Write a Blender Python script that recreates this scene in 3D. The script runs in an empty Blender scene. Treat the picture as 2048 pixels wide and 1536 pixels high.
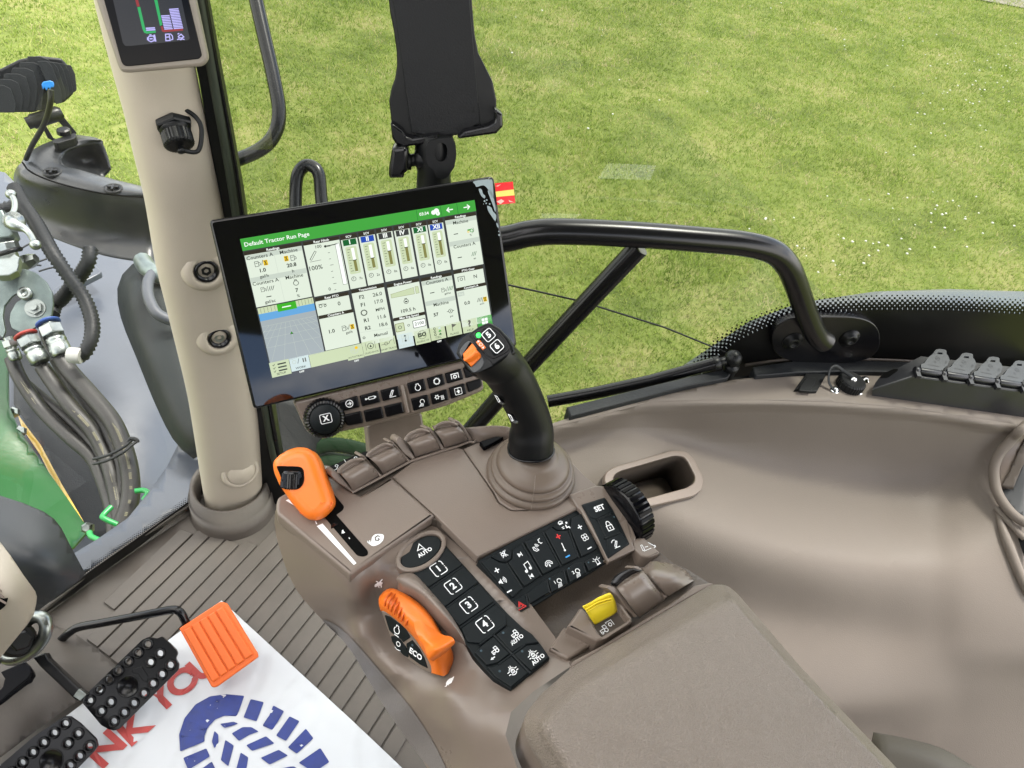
import bpy, bmesh, math, random
import numpy as np
from mathutils import Vector, Matrix
from mathutils.geometry import tessellate_polygon
random.seed(4)
sc = bpy.context.scene
# ------------------------------------------------------------------ camera
F = 1450.0                      # focal length in photograph pixels (2048 wide)
CZ = 3.0                        # camera height above the ground
Dn = Vector((-300, -1480, -1450)).normalized()
Wv = -Dn
fw = Vector((0, 0, -1))
Yv = (fw - Wv * fw.dot(Wv)).normalized()
Xv = Yv.cross(Wv)
R = Matrix((Xv, Yv, Wv))
CAM = Vector((0, 0, CZ))
cd = bpy.data.cameras.new('camera'); cam = bpy.data.objects.new('camera', cd)
sc.collection.objects.link(cam)
cam.matrix_world = Matrix.Translation(CAM) @ R.to_4x4()
cd.sensor_width = 36; cd.lens = 36 * F / 2048
cd.clip_start = 0.02; cd.clip_end = 500
sc.camera = cam
# ------------------------------------------------------------------ light
SUN_EL = math.radians(66); SUN_AZ = math.radians(48)     # azimuth from +Y, clockwise
w = bpy.data.worlds.new('World'); sc.world = w; w.use_nodes = True
nt = w.node_tree; nt.nodes.clear()
out = nt.nodes.new('ShaderNodeOutputWorld'); bg = nt.nodes.new('ShaderNodeBackground')
sky = nt.nodes.new('ShaderNodeTexSky'); sky.sky_type = 'NISHITA'; sky.sun_disc = False
sky.sun_elevation = SUN_EL; sky.sun_rotation = SUN_AZ; sky.dust_density = 2.0; sky.altitude = 200
tc = nt.nodes.new('ShaderNodeTexCoord'); ns = nt.nodes.new('ShaderNodeTexNoise')
ns.inputs['Scale'].default_value = 2.2; ns.inputs['Detail'].default_value = 6; ns.inputs['Roughness'].default_value = .55
mp = nt.nodes.new('ShaderNodeMapping'); mp.inputs['Scale'].default_value = (1, 1, 2.2)
cr = nt.nodes.new('ShaderNodeValToRGB'); cr.color_ramp.elements[0].position = .38; cr.color_ramp.elements[1].position = .58
mx = nt.nodes.new('ShaderNodeMix'); mx.data_type = 'RGBA'
mx.inputs['B'].default_value = (10.9, 10.4, 9.7, 1)
L = nt.links.new
L(tc.outputs['Generated'], mp.inputs[0]); L(mp.outputs[0], ns.inputs['Vector']); L(ns.outputs['Fac'], cr.inputs[0])
L(cr.outputs['Color'], mx.inputs['Factor']); L(sky.outputs[0], mx.inputs['A']); L(mx.outputs['Result'], bg.inputs[0])
bg.inputs[1].default_value = 0.14; L(bg.outputs[0], out.inputs[0])
sl = bpy.data.lights.new('sun', 'SUN'); sl.energy = 2.0; sl.angle = math.radians(10); sl.color = (1, .95, .87)
so = bpy.data.objects.new('sun', sl); sc.collection.objects.link(so)
sd = Vector((math.sin(SUN_AZ) * math.cos(SUN_EL), math.cos(SUN_AZ) * math.cos(SUN_EL), math.sin(SUN_EL)))
so.rotation_euler = sd.to_track_quat('Z', 'Y').to_euler(); so.location = (0, 0, 12)
sc.view_settings.view_transform = 'Standard'; sc.view_settings.look = 'None'
sc.view_settings.gamma = 1; sc.view_settings.exposure = 1.9
# ------------------------------------------------------------------ pixel geometry
ZR = {'Z': (520, 820, 2.6486), 'K1': (740, 900, 2.9257), 'M': (400, 330, 3.0727), 'LT': (0, 0, 3.84),
      'LM': (0, 380, 2.1943), 'LB': (0, 980, 2.7629), 'R': (1300, 560, 2.738), 'PH': (700, 0, 3.2),
      'K': (560, 600, 3.3032), 'BR': (980, 1000, 1.9176), 'V': (0, 380, 4.517), 'JH': (860, 630, 7.585),
      'OW': (740, 1160, 6.4), 'LV': (640, 820, 6.0235), 'CN': (1700, 660, 5.885), 'CH': (1880, 820, 4.042),
      'OL': (480, 860, 5.486), 'P': (0, 0, 1.0)}
def zz(reg, *pts):
    x0, y0, s = ZR[reg]
    r = [(x0 + p[0] / s, y0 + p[1] / s) + tuple(p[2:]) for p in pts]
    return r
def z1(reg, x, y): return zz(reg, (x, y))[0]
def ray(px, py): return R @ Vector(((px - 1024) / F, -(py - 768) / F, -1.0))
def P(px, py, d): return CAM + ray(px, py) * d                    # d = depth along the optical axis
def H(px, py, z):
    r = ray(px, py); return CAM + r * ((z - CZ) / r.z)
def proj(v):
    c = R.transposed() @ (v - CAM); d = -c.z
    return (1024 + F * c.x / d, 768 - F * c.y / d, d)
class Pl:
    def __init__(s, o, n): s.o = Vector(o); s.n = Vector(n).normalized()
    def hit(s, px, py, up=0.0):
        r = ray(px, py); o = s.o + s.n * up
        return CAM + r * ((o - CAM).dot(s.n) / r.dot(s.n))
    def up(s, d): return Pl(s.o + s.n * d, s.n)
def plane3(a, b, c):
    n = (b - a).cross(c - a).normalized()
    if n.dot(CAM - a) < 0: n = -n
    return Pl(a, n)
def hplane(z): return Pl((0, 0, z), (0, 0, 1))
# ------------------------------------------------------------------ materials
MATS = {}
def mat(name, col, rough=.5, metal=0, bump=0, bscale=600, spec=.5, emit=None, es=1, coat=0, var=0, vscale=8, kind='noise', trans=0, dist=.0006):
    m = bpy.data.materials.new(name); m.use_nodes = True; t = m.node_tree; b = t.nodes['Principled BSDF']
    b.inputs['Base Color'].default_value = (*col, 1); b.inputs['Roughness'].default_value = rough
    b.inputs['Metallic'].default_value = metal; b.inputs['Specular IOR Level'].default_value = spec
    if coat: b.inputs['Coat Weight'].default_value = coat; b.inputs['Coat Roughness'].default_value = .05
    if emit: b.inputs['Emission Color'].default_value = (*emit, 1); b.inputs['Emission Strength'].default_value = es
    c = t.nodes.new('ShaderNodeTexCoord')
    if var:
        n = t.nodes.new('ShaderNodeTexNoise'); n.inputs['Scale'].default_value = vscale; n.inputs['Detail'].default_value = 8
        n.inputs['Roughness'].default_value = .65
        t.links.new(c.outputs['Object'], n.inputs['Vector'])
        mr = t.nodes.new('ShaderNodeMapRange'); mr.inputs[1].default_value = .3; mr.inputs[2].default_value = .7
        mr.inputs[3].default_value = 1 - var; mr.inputs[4].default_value = 1 + var
        t.links.new(n.outputs['Fac'], mr.inputs[0])
        h = t.nodes.new('ShaderNodeHueSaturation'); h.inputs['Color'].default_value = (*col, 1)
        t.links.new(mr.outputs[0], h.inputs['Value']); t.links.new(h.outputs[0], b.inputs['Base Color'])
        m2 = t.nodes.new('ShaderNodeMapRange'); m2.inputs[1].default_value = .3; m2.inputs[2].default_value = .7
        m2.inputs[3].default_value = max(0, rough - .12 * min(1, rough * 3)); m2.inputs[4].default_value = min(1, rough + .08)
        t.links.new(n.outputs['Fac'], m2.inputs[0]); t.links.new(m2.outputs[0], b.inputs['Roughness'])
    if bump:
        if kind == 'leather':
            n = t.nodes.new('ShaderNodeTexVoronoi'); n.feature = 'DISTANCE_TO_EDGE'; n.inputs['Scale'].default_value = bscale
            wn = t.nodes.new('ShaderNodeTexNoise'); wn.inputs['Scale'].default_value = bscale * .6; wn.inputs['Detail'].default_value = 3
            va = t.nodes.new('ShaderNodeVectorMath'); va.operation = 'MULTIPLY_ADD'
            va.inputs[1].default_value = (.003, .003, .003)
            t.links.new(c.outputs['Object'], wn.inputs['Vector']); t.links.new(wn.outputs['Color'], va.inputs[0])
            t.links.new(c.outputs['Object'], va.inputs[2]); t.links.new(va.outputs[0], n.inputs['Vector'])
            mr = t.nodes.new('ShaderNodeMapRange'); mr.inputs[2].default_value = .16
            t.links.new(n.outputs['Distance'], mr.inputs[0]); src = mr.outputs[0]
        else:
            n = t.nodes.new('ShaderNodeTexNoise'); n.inputs['Scale'].default_value = bscale; n.inputs['Detail'].default_value = 2
            t.links.new(c.outputs['Object'], n.inputs['Vector']); src = n.outputs['Fac']
        bp = t.nodes.new('ShaderNodeBump'); bp.inputs['Strength'].default_value = bump; bp.inputs['Distance'].default_value = dist
        t.links.new(src, bp.inputs['Height']); t.links.new(bp.outputs[0], b.inputs['Normal'])
    MATS[name] = m; return m
TAN = (.168, .133, .110)
M_tan = mat('tan_plastic', TAN, .42, bump=.5, bscale=900, dist=.0004, var=.05)
M_tansm = mat('tan_smooth', (.162, .129, .107), .33, bump=.15, bscale=1200, dist=.0002, var=.04)
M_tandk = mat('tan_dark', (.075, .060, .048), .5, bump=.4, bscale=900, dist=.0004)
M_side = mat('trim_plastic', (.150, .127, .108), .6, spec=.3, bump=.6, bscale=700, dist=.0005, var=.05, vscale=5)
M_leather = mat('armrest_vinyl', (.200, .166, .138), .42, bump=.9, bscale=460, kind='leather', dist=.0006, var=.04)
M_beige = mat('pillar_beige', (.40, .355, .29), .55, bump=.35, bscale=500, dist=.0005, var=.03)
M_floor = mat('floor_rubber', (.083, .071, .061), .6, bump=.4, bscale=500, dist=.0005, var=.17, vscale=14)
M_blk = mat('black_plastic', (.004, .0045, .005), .42, bump=.3, bscale=900, dist=.0003, var=.1, spec=.25)
M_blk2 = mat('black_satin', (.003, .003, .004), .25, spec=.35)
M_gloss = mat('black_gloss', (.002, .002, .003), .06, spec=.07)
M_pad = mat('keypad_rubber', (.005, .0075, .009), .5, spec=.22, bump=.2, bscale=1500, dist=.0002)
M_dk = mat('recess_shade_black', (.003, .003, .003), .8, spec=.05)  # black that stands in for the shade inside slots, vents, gaps and seams
M_char = mat('charcoal_plastic', (.010, .0115, .013), .55, spec=.3, bump=.5, bscale=260, dist=.001, var=.12, vscale=14)
M_navy = mat('navy_black_plastic', (.010, .0105, .013), .45, bump=.3, bscale=400, dist=.0005, var=.15, vscale=20)
M_grey = mat('weathered_grey_plastic', (.026, .030, .034), .5, bump=.3, bscale=400, dist=.0005, var=.12, vscale=40)
M_or = mat('orange_plastic', (.76, .165, .014), .40, bump=.5, bscale=700, dist=.0003, var=.06)
M_orr = mat('orange_rubber', (.68, .12, .014), .5, bump=.2, bscale=700, dist=.0003)
M_yel = mat('yellow_plastic', (.80, .62, .02), .4)
M_wht = mat('white_print', (.78, .80, .82), .5)
M_blueprint = mat('blue_print', (.04, .30, .70), .5)
M_redprint = mat('red_print', (.65, .03, .03), .5)
M_led = mat('unlit_led', (.06, .09, .11), .2)
M_screen = mat('screen_gloss', (.002, .002, .003), .04, spec=.6)
M_skirt = mat('satin_sheen_cover', (.150, .135, .132), .42, bump=.5, bscale=500, dist=.0005)  # greyer tint puts the bluish sheen of the satin lower side into the colour
M_steel = mat('zinc_steel', (.24, .26, .25), .35, metal=1, bump=.2, bscale=120, var=.2, vscale=30)
M_steeld = mat('dull_zinc', (.13, .16, .155), .45, metal=.75, bump=.4, bscale=60, var=.35, vscale=18)
M_green = mat('tractor_green', (.003, .058, .008), .35, coat=.15, bump=.25, bscale=60, dist=.002)
M_greendk = mat('green_webbing', (.001, .018, .003), .5, spec=.2)
M_yelp = mat('yellow_paint', (.40, .24, .005), .35, coat=.4, var=.1)
M_hood = mat('grey_fender', (.042, .049, .063), .38, bump=.25, bscale=90, dist=.001, var=.08, vscale=6)
M_hose = mat('rubber_hose', (.012, .011, .010), .55, bump=.6, bscale=300, dist=.0008, var=.3, vscale=20)
M_hosep = mat('hose_print', (.14, .13, .08), .6)
M_paper = mat('white_paper', (.50, .515, .54), .6, bump=.35, bscale=11, dist=.012)
M_inkr = mat('red_ink', (.38, .045, .040), .6, var=.12, vscale=60)
M_inkb = mat('blue_ink', (.015, .03, .17), .6, var=.2, vscale=60)
M_blue = mat('blue_clip', (.006, .13, .38), .4)
M_chrome = mat('chrome', (.8, .8, .8), .12, metal=1)
# ------------------------------------------------------------------ object bookkeeping
ORG = {}
def link(o, parent, origin):
    sc.collection.objects.link(o); ORG[o.name] = Vector(origin)
    if parent is not None:
        o.parent = parent; o.location = Vector(origin) - ORG[parent.name]
    else: o.location = origin
def thing(name, label, cat, loc, group=None, kind=None):
    o = bpy.data.objects.new(name, None); o.empty_display_size = .02
    link(o, None, loc); tag(o, label, cat, group, kind); return o
def tag(o, label, cat, group=None, kind=None):
    o['label'] = label; o['category'] = cat
    if group: o['group'] = group
    if kind: o['kind'] = kind
    return o
class MB:
    def __init__(s): s.v = []; s.f = []; s.m = []; s.sm = []
    def add(s, vs, fs, mi=0, smooth=False):
        b = len(s.v); s.v += [Vector(v) for v in vs]
        for f in fs: s.f.append(tuple(i + b for i in f)); s.m.append(mi); s.sm.append(smooth)
        return s
    def merge(s, o, mi=0):
        b = len(s.v); s.v += o.v; s.f += [tuple(i + b for i in f) for f in o.f]; s.m += [m + mi for m in o.m]; s.sm += o.sm; return s
    def build(s, name, mats, parent=None, label=None, bevel=0, seg=2, sub=0, origin=None, solid=0, autos=None):
        me = bpy.data.meshes.new(name)
        o = bpy.data.objects.new(name, me)
        c = Vector(origin) if origin is not None else sum(s.v, Vector()) / max(1, len(s.v))
        me.from_pydata([v - c for v in s.v], [], s.f)
        if not isinstance(mats, (list, tuple)): mats = [mats]
        for m in mats: me.materials.append(m)
        me.polygons.foreach_set('material_index', s.m); me.polygons.foreach_set('use_smooth', s.sm)
        me.validate(); me.update()
        link(o, parent, c)
        if label: o['label'] = label
        if solid: md = o.modifiers.new('so', 'SOLIDIFY'); md.thickness = solid; md.offset = -1
        if bevel:
            md = o.modifiers.new('bv', 'BEVEL'); md.width = bevel; md.segments = seg; md.limit_method = 'ANGLE'; md.angle_limit = math.radians(40)
            for p in me.polygons: p.use_smooth = True
            md.harden_normals = True
        if sub: md = o.modifiers.new('ss', 'SUBSURF'); md.levels = sub; md.render_levels = sub
        return o
# ------------------------------------------------------------------ shape helpers
def rounded(pts, r, n=4):
    out = []; k = len(pts)
    for i in range(k):
        p = Vector(pts[i][:2]); a = Vector(pts[i - 1][:2]); b = Vector(pts[(i + 1) % k][:2])
        ri = pts[i][2] if len(pts[i]) > 2 else r
        la, lb = (a - p).length, (b - p).length
        if la < 1e-6 or lb < 1e-6: continue
        q = min(ri, la * .49, lb * .49)
        if q < 1e-6: out.append((p.x, p.y)); continue
        s = p + (a - p) / la * q; e = p + (b - p) / lb * q
        for j in range(n + 1):
            t = j / n; v = s * (1 - t) ** 2 + p * 2 * t * (1 - t) + e * t * t; out.append((v.x, v.y))
    return out
def cat(pts, n=6, closed=False):
    P_ = [tuple(p) for p in pts]; k = len(P_); out = []
    rng = range(k if closed else k - 1)
    for i in rng:
        if closed: a, b, c, d = P_[i - 1], P_[i], P_[(i + 1) % k], P_[(i + 2) % k]
        else: a, b, c, d = P_[max(0, i - 1)], P_[i], P_[i + 1], P_[min(k - 1, i + 2)]
        for j in range(n):
            t = j / n
            out.append(tuple(.5 * (2 * b[q] + (c[q] - a[q]) * t + (2 * a[q] - 5 * b[q] + 4 * c[q] - d[q]) * t * t + (-a[q] + 3 * b[q] - 3 * c[q] + d[q]) * t ** 3) for q in range(len(b))))
    if not closed: out.append(P_[-1])
    return out
def area(p): return sum(p[i - 1][0] * p[i][1] - p[i][0] * p[i - 1][1] for i in range(len(p))) / 2
def offset(pts, d):
    """move a closed outline inwards by d"""
    k = len(pts); sgn = 1 if area(pts) > 0 else -1; out = []
    for i in range(k):
        p = Vector(pts[i][:2]); a = Vector(pts[i - 1][:2]); b = Vector(pts[(i + 1) % k][:2])
        e1 = (p - a); e2 = (b - p)
        if e1.length < 1e-9: e1 = e2
        if e2.length < 1e-9: e2 = e1
        e1.normalize(); e2.normalize()
        n1 = Vector((-e1.y, e1.x)) * sgn; n2 = Vector((-e2.y, e2.x)) * sgn
        n = (n1 + n2)
        if n.length < .3: n = n1
        n.normalize(); c = max(.5, n.dot(n1)); q = p + n * (d / c); out.append((q.x, q.y))
    return out
def tri(pts2):
    return tessellate_polygon([[Vector((p[0], p[1], 0)) for p in pts2]])
def prism(mb, outline, pl, top=0.0, bot=-.006, mi=0, chamfer=0, ch_px=None, simi=None):
    """outline: px points lying on plane pl; top/bot offsets along the normal; chamfer in metres"""
    if area(outline) > 0: outline = outline[::-1]
    k = len(outline)
    T = [pl.hit(*p, up=0) for p in outline]
    n = pl.n
    if chamfer:
        # inset in plane coordinates
        u = (T[1] - T[0]).normalized(); v = n.cross(u)
        q = [((t - T[0]).dot(u), (t - T[0]).dot(v)) for t in T]
        rings = []
        for j in range(4):
            a = j / 3 * math.pi / 2
            ins = offset(q, chamfer * (1 - math.sin(a)) if False else chamfer * (1 - math.cos(a)))
            rings.append([T[0] + u * x + v * y + n * (top - chamfer * (1 - math.sin(a))) for x, y in ins])
        loops = [[t + n * bot for t in T]] + rings
        tq = offset(q, chamfer)
    else:
        loops = [[t + n * bot for t in T], [t + n * top for t in T]]
        u = (T[1] - T[0]).normalized(); v = n.cross(u)
        tq = [((t - T[0]).dot(u), (t - T[0]).dot(v)) for t in T]
    vs = [p for l in loops for p in l]; fs = []
    for li in range(len(loops) - 1):
        for i in range(k):
            j = (i + 1) % k; a = li * k
            fs.append((a + i, a + j, a + k + j, a + k + i))
    b = (len(loops) - 1) * k
    mb.add(vs, fs, mi if simi is None else simi, chamfer > 0)
    mb.add(loops[-1], tri(tq), mi, chamfer > 0)
    return mb
def tube(mb, pts, r, seg=10, mi=0, smooth=True, caps=True, flat=1.0, flatdir=None):
    pts = [Vector(p) for p in pts]; k = len(pts); rr = r if isinstance(r, (list, tuple)) else [r] * k
    t0 = (pts[1] - pts[0]).normalized(); up = Vector(flatdir) if flatdir is not None else (Vector((0, 0, 1)) if abs(t0.z) < .9 else Vector((1, 0, 0)))
    nrm = (up - t0 * up.dot(t0)).normalized(); vs = []
    for i in range(k):
        t = (pts[min(k - 1, i + 1)] - pts[max(0, i - 1)]).normalized()
        nrm = (nrm - t * nrm.dot(t)).normalized(); b = t.cross(nrm)
        for j in range(seg):
            a = 2 * math.pi * j / seg
            vs.append(pts[i] + nrm * (math.cos(a) * rr[i] * flat) + b * (math.sin(a) * rr[i]))
    fs = [(i * seg + j, i * seg + (j + 1) % seg, (i + 1) * seg + (j + 1) % seg, (i + 1) * seg + j) for i in range(k - 1) for j in range(seg)]
    mb.add(vs, fs, mi, smooth)
    if caps:
        mb.add(vs[:seg], [tuple(range(seg))[::-1]], mi); mb.add(vs[-seg:], [tuple(range(seg))], mi)
    return mb
def lathe(mb, o, ax, prof, seg=28, mi=0, smooth=True, xdir=None, rib=0, ribn=0, flat=1, caps=True):
    """prof: list of (radius, height along ax)"""
    ax = Vector(ax).normalized(); o = Vector(o)
    x = Vector(xdir) if xdir is not None else (Vector((0, 0, 1)) if abs(ax.z) < .9 else Vector((1, 0, 0)))
    x = (x - ax * x.dot(ax)).normalized(); y = ax.cross(x); vs = []
    for (r, h) in prof:
        for j in range(seg):
            a = 2 * math.pi * j / seg
            rj = r + (rib if (ribn and (j % 2)) else 0)
            vs.append(o + ax * h + x * math.cos(a) * rj + y * math.sin(a) * rj * flat)
    fs = [(i * seg + j, i * seg + (j + 1) % seg, (i + 1) * seg + (j + 1) % seg, (i + 1) * seg + j) for i in range(len(prof) - 1) for j in range(seg)]
    mb.add(vs, fs, mi, smooth)
    if not caps: return mb
    if prof[-1][0] > 1e-5: mb.add(vs[-seg:], [tuple(range(seg))], mi)
    if prof[0][0] > 1e-5: mb.add(vs[:seg], [tuple(range(seg))[::-1]], mi)
    return mb
def box(mb, o, x, y, z, mi=0):
    """o centre; x,y,z half-extent vectors"""
    o, x, y, z = map(Vector, (o, x, y, z))
    vs = [o + x * a + y * b + z * c for a in (-1, 1) for b in (-1, 1) for c in (-1, 1)]
    fs = [(0, 1, 3, 2), (4, 6, 7, 5), (0, 4, 5, 1), (2, 3, 7, 6), (0, 2, 6, 4), (1, 5, 7, 3)]
    if x.cross(y).dot(z) < 0: fs = [f[::-1] for f in fs]
    return mb.add(vs, fs, mi)
def ball(mb, o, r, mi=0, seg=14, sx=1, ax=(0, 0, 1)):
    prof = [(max(1e-6, r * math.sin(math.pi * i / 8)), -r * sx * math.cos(math.pi * i / 8)) for i in range(9)]
    return lathe(mb, o, ax, prof, seg, mi)
def loft(mb, curves, n=8, m=6, mi=0, smooth=True, fn=None):
    """curves: list of px curves with a third value (height z, or depth through fn); Catmull in both directions"""
    fn = fn or H
    k = max(len(c) for c in curves)
    cs = []
    for c in curves:
        d = cat(c, 12); # resample to the same count
        N = n + 1
        s = [0]
        for i in range(1, len(d)): s.append(s[-1] + math.hypot(d[i][0] - d[i - 1][0], d[i][1] - d[i - 1][1]))
        row = []
        for j in range(N):
            t = s[-1] * j / n; i = 0
            while i < len(s) - 2 and s[i + 1] < t: i += 1
            q = (t - s[i]) / max(1e-9, s[i + 1] - s[i]); q = min(1, max(0, q))
            row.append(tuple(d[i][e] * (1 - q) + d[i + 1][e] * q for e in range(3)))
        cs.append(row)
    cols = [cat([cs[i][j] for i in range(len(cs))], m) for j in range(len(cs[0]))]
    rows = len(cols[0]); vs = [fn(*cols[j][i]) for i in range(rows) for j in range(len(cols))]
    C = len(cols)
    a = vs[0]; nn = (vs[C] - a).cross(vs[1] - a)
    flip = nn.dot(CAM - a) < 0
    fs = []
    for i in range(rows - 1):
        for j in range(C - 1):
            f = (i * C + j, (i + 1) * C + j, (i + 1) * C + j + 1, i * C + j + 1)
            fs.append(f[::-1] if flip else f)
    mb.add(vs, fs, mi, smooth); return mb
def inside(p, poly):
    x, y = p; c = False
    for i in range(len(poly)):
        x1, y1 = poly[i - 1]; x2, y2 = poly[i]
        if (y1 > y) != (y2 > y) and x < (x2 - x1) * (y - y1) / (y2 - y1) + x1: c = not c
    return c
class RBF:
    """thin-plate surface through control points (px, py, value)"""
    def __init__(s, pts, lam=0.0):
        A = np.array(pts, float); s.c = A[:, :2] / 500; v = A[:, 2]; n = len(A)
        d = np.linalg.norm(s.c[:, None] - s.c[None], axis=2)
        K = np.where(d > 0, d * d * np.log(d + 1e-12), 0) + lam * np.eye(n)
        Pm = np.hstack([np.ones((n, 1)), s.c]); M = np.zeros((n + 3, n + 3)); M[:n, :n] = K; M[:n, n:] = Pm; M[n:, :n] = Pm.T
        s.w = np.linalg.solve(M, np.concatenate([v, [0, 0, 0]]))
    def __call__(s, x, y):
        q = np.array([x, y]) / 500; d = np.linalg.norm(s.c - q, axis=1)
        return float(np.sum(np.where(d > 0, d * d * np.log(d + 1e-12), 0) * s.w[:-3]) + s.w[-3] + s.w[-2] * q[0] + s.w[-1] * q[1])
def relief(mb, outline, val, fn=None, step=14, mi=0, hole=None, extra=None):
    """grid over outline in px, clipped cleanly to it; val(px,py) gives height/depth"""
    fn = fn or P
    bm = bmesh.new()
    vs = [bm.verts.new((x, y, 0)) for x, y in outline]
    xs = [p[0] for p in outline]; ys = [p[1] for p in outline]
    for t in tri(outline):
        try: bm.faces.new([vs[i] for i in t])
        except ValueError: pass
    holes = hole or []
    x = min(xs) + step
    while x < max(xs):
        bmesh.ops.bisect_plane(bm, geom=bm.verts[:] + bm.edges[:] + bm.faces[:], plane_co=(x, 0, 0), plane_no=(1, 0, 0)); x += step
    y = min(ys) + step
    while y < max(ys):
        bmesh.ops.bisect_plane(bm, geom=bm.verts[:] + bm.edges[:] + bm.faces[:], plane_co=(0, y, 0), plane_no=(0, 1, 0)); y += step
    for h in holes:
        for i in range(len(h)):
            a = Vector((*h[i - 1], 0)); b = Vector((*h[i], 0)); d = b - a
            if d.length < 1e-6: continue
            fcs = [f for f in bm.faces if (f.calc_center_median() - (a + b) / 2).length < d.length / 2 + step * 3]
            ge = set(fcs); [ge.update(f.edges) for f in fcs]; [ge.update(f.verts) for f in fcs]
            bmesh.ops.bisect_plane(bm, geom=list(ge), plane_co=a, plane_no=(-d.y, d.x, 0))
        kill = [f for f in bm.faces if inside(f.calc_center_median()[:2], h)]
        bmesh.ops.delete(bm, geom=kill, context='FACES')
    bmesh.ops.remove_doubles(bm, verts=bm.verts[:], dist=.02)
    bm.verts.ensure_lookup_table(); bm.verts.index_update()
    V_ = [fn(v.co.x, v.co.y, val(v.co.x, v.co.y)) for v in bm.verts]
    Fs = []
    for f in bm.faces:
        idx = [v.index for v in f.verts]
        a = sum((V_[i] for i in idx), Vector()) / len(idx)
        nn = Vector()
        for i in range(1, len(idx) - 1): nn += (V_[idx[i]] - V_[idx[0]]).cross(V_[idx[i + 1]] - V_[idx[0]])
        if nn.dot(CAM - a) < 0: idx = idx[::-1]
        Fs.append(tuple(idx))
    bm.free()
    mb.add(V_, Fs, mi, True); return mb
def skirt(mb, curve3, drop, mi=0, smooth=False):
    """wall hanging from a 3D polyline by vector drop"""
    n = len(curve3); vs = [Vector(p) for p in curve3] + [Vector(p) + Vector(drop) for p in curve3]
    fs = [(i, i + 1, n + i + 1, n + i) for i in range(n - 1)]
    a = vs[0]; nn = (vs[1] - a).cross(vs[n] - a)
    if nn.dot(CAM - a) < 0: fs = [f[::-1] for f in fs]
    mb.add(vs, fs, mi, smooth); return mb
# ------------------------------------------------------------------ flat graphics on real surfaces
_tc = {}
def text2d(s, bold=0.0):
    key = (s, bold)
    if key in _tc: return _tc[key]
    c = bpy.data.curves.new('t', 'FONT'); c.body = s; c.align_x = 'CENTER'; c.align_y = 'CENTER'; c.resolution_u = 6 if len(s) == 1 else 2; c.offset = bold
    o = bpy.data.objects.new('t', c); sc.collection.objects.link(o)
    dg = bpy.context.evaluated_depsgraph_get(); dg.update(); me = bpy.data.meshes.new_from_object(o.evaluated_get(dg))
    vs = [(v.co.x, v.co.y) for v in me.vertices]; fs = [tuple(p.vertices) for p in me.polygons]
    bpy.data.objects.remove(o); bpy.data.curves.remove(c); bpy.data.meshes.remove(me)
    if vs:
        x0 = min(v[0] for v in vs); x1 = max(v[0] for v in vs)
        vs = [(v[0] - (x0 + x1) / 2, v[1]) for v in vs]
    _tc[key] = (vs, fs); return _tc[key]
def homog(q, W, Hh):
    src = [(0, 0), (W, 0), (W, Hh), (0, Hh)]; A = []; b = []
    for (u, v), (x, y) in zip(src, q):
        A.append([u, v, 1, 0, 0, 0, -u * x, -v * x]); b.append(x)
        A.append([0, 0, 0, u, v, 1, -u * y, -v * y]); b.append(y)
    h = np.linalg.solve(np.array(A, float), np.array(b, float)); return np.append(h, 1).reshape(3, 3)
class Sheet:
    """a flat frame on plane pl, its axes given by four px corners TL TR BR BL -> W x Hh units (v downwards)"""
    def __init__(s, pl, quad, W, Hh): s.pl = pl; s.h = homog(quad, W, Hh); s.hi = np.linalg.inv(s.h); s.W = W; s.H = Hh
    def px(s, u, v): r = s.h @ np.array([u, v, 1.]); return r[0] / r[2], r[1] / r[2]
    def uv(s, px, py): r = s.hi @ np.array([px, py, 1.]); return r[0] / r[2], r[1] / r[2]
    def p3(s, u, v, up): return s.pl.hit(*s.px(u, v), up=up)
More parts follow.
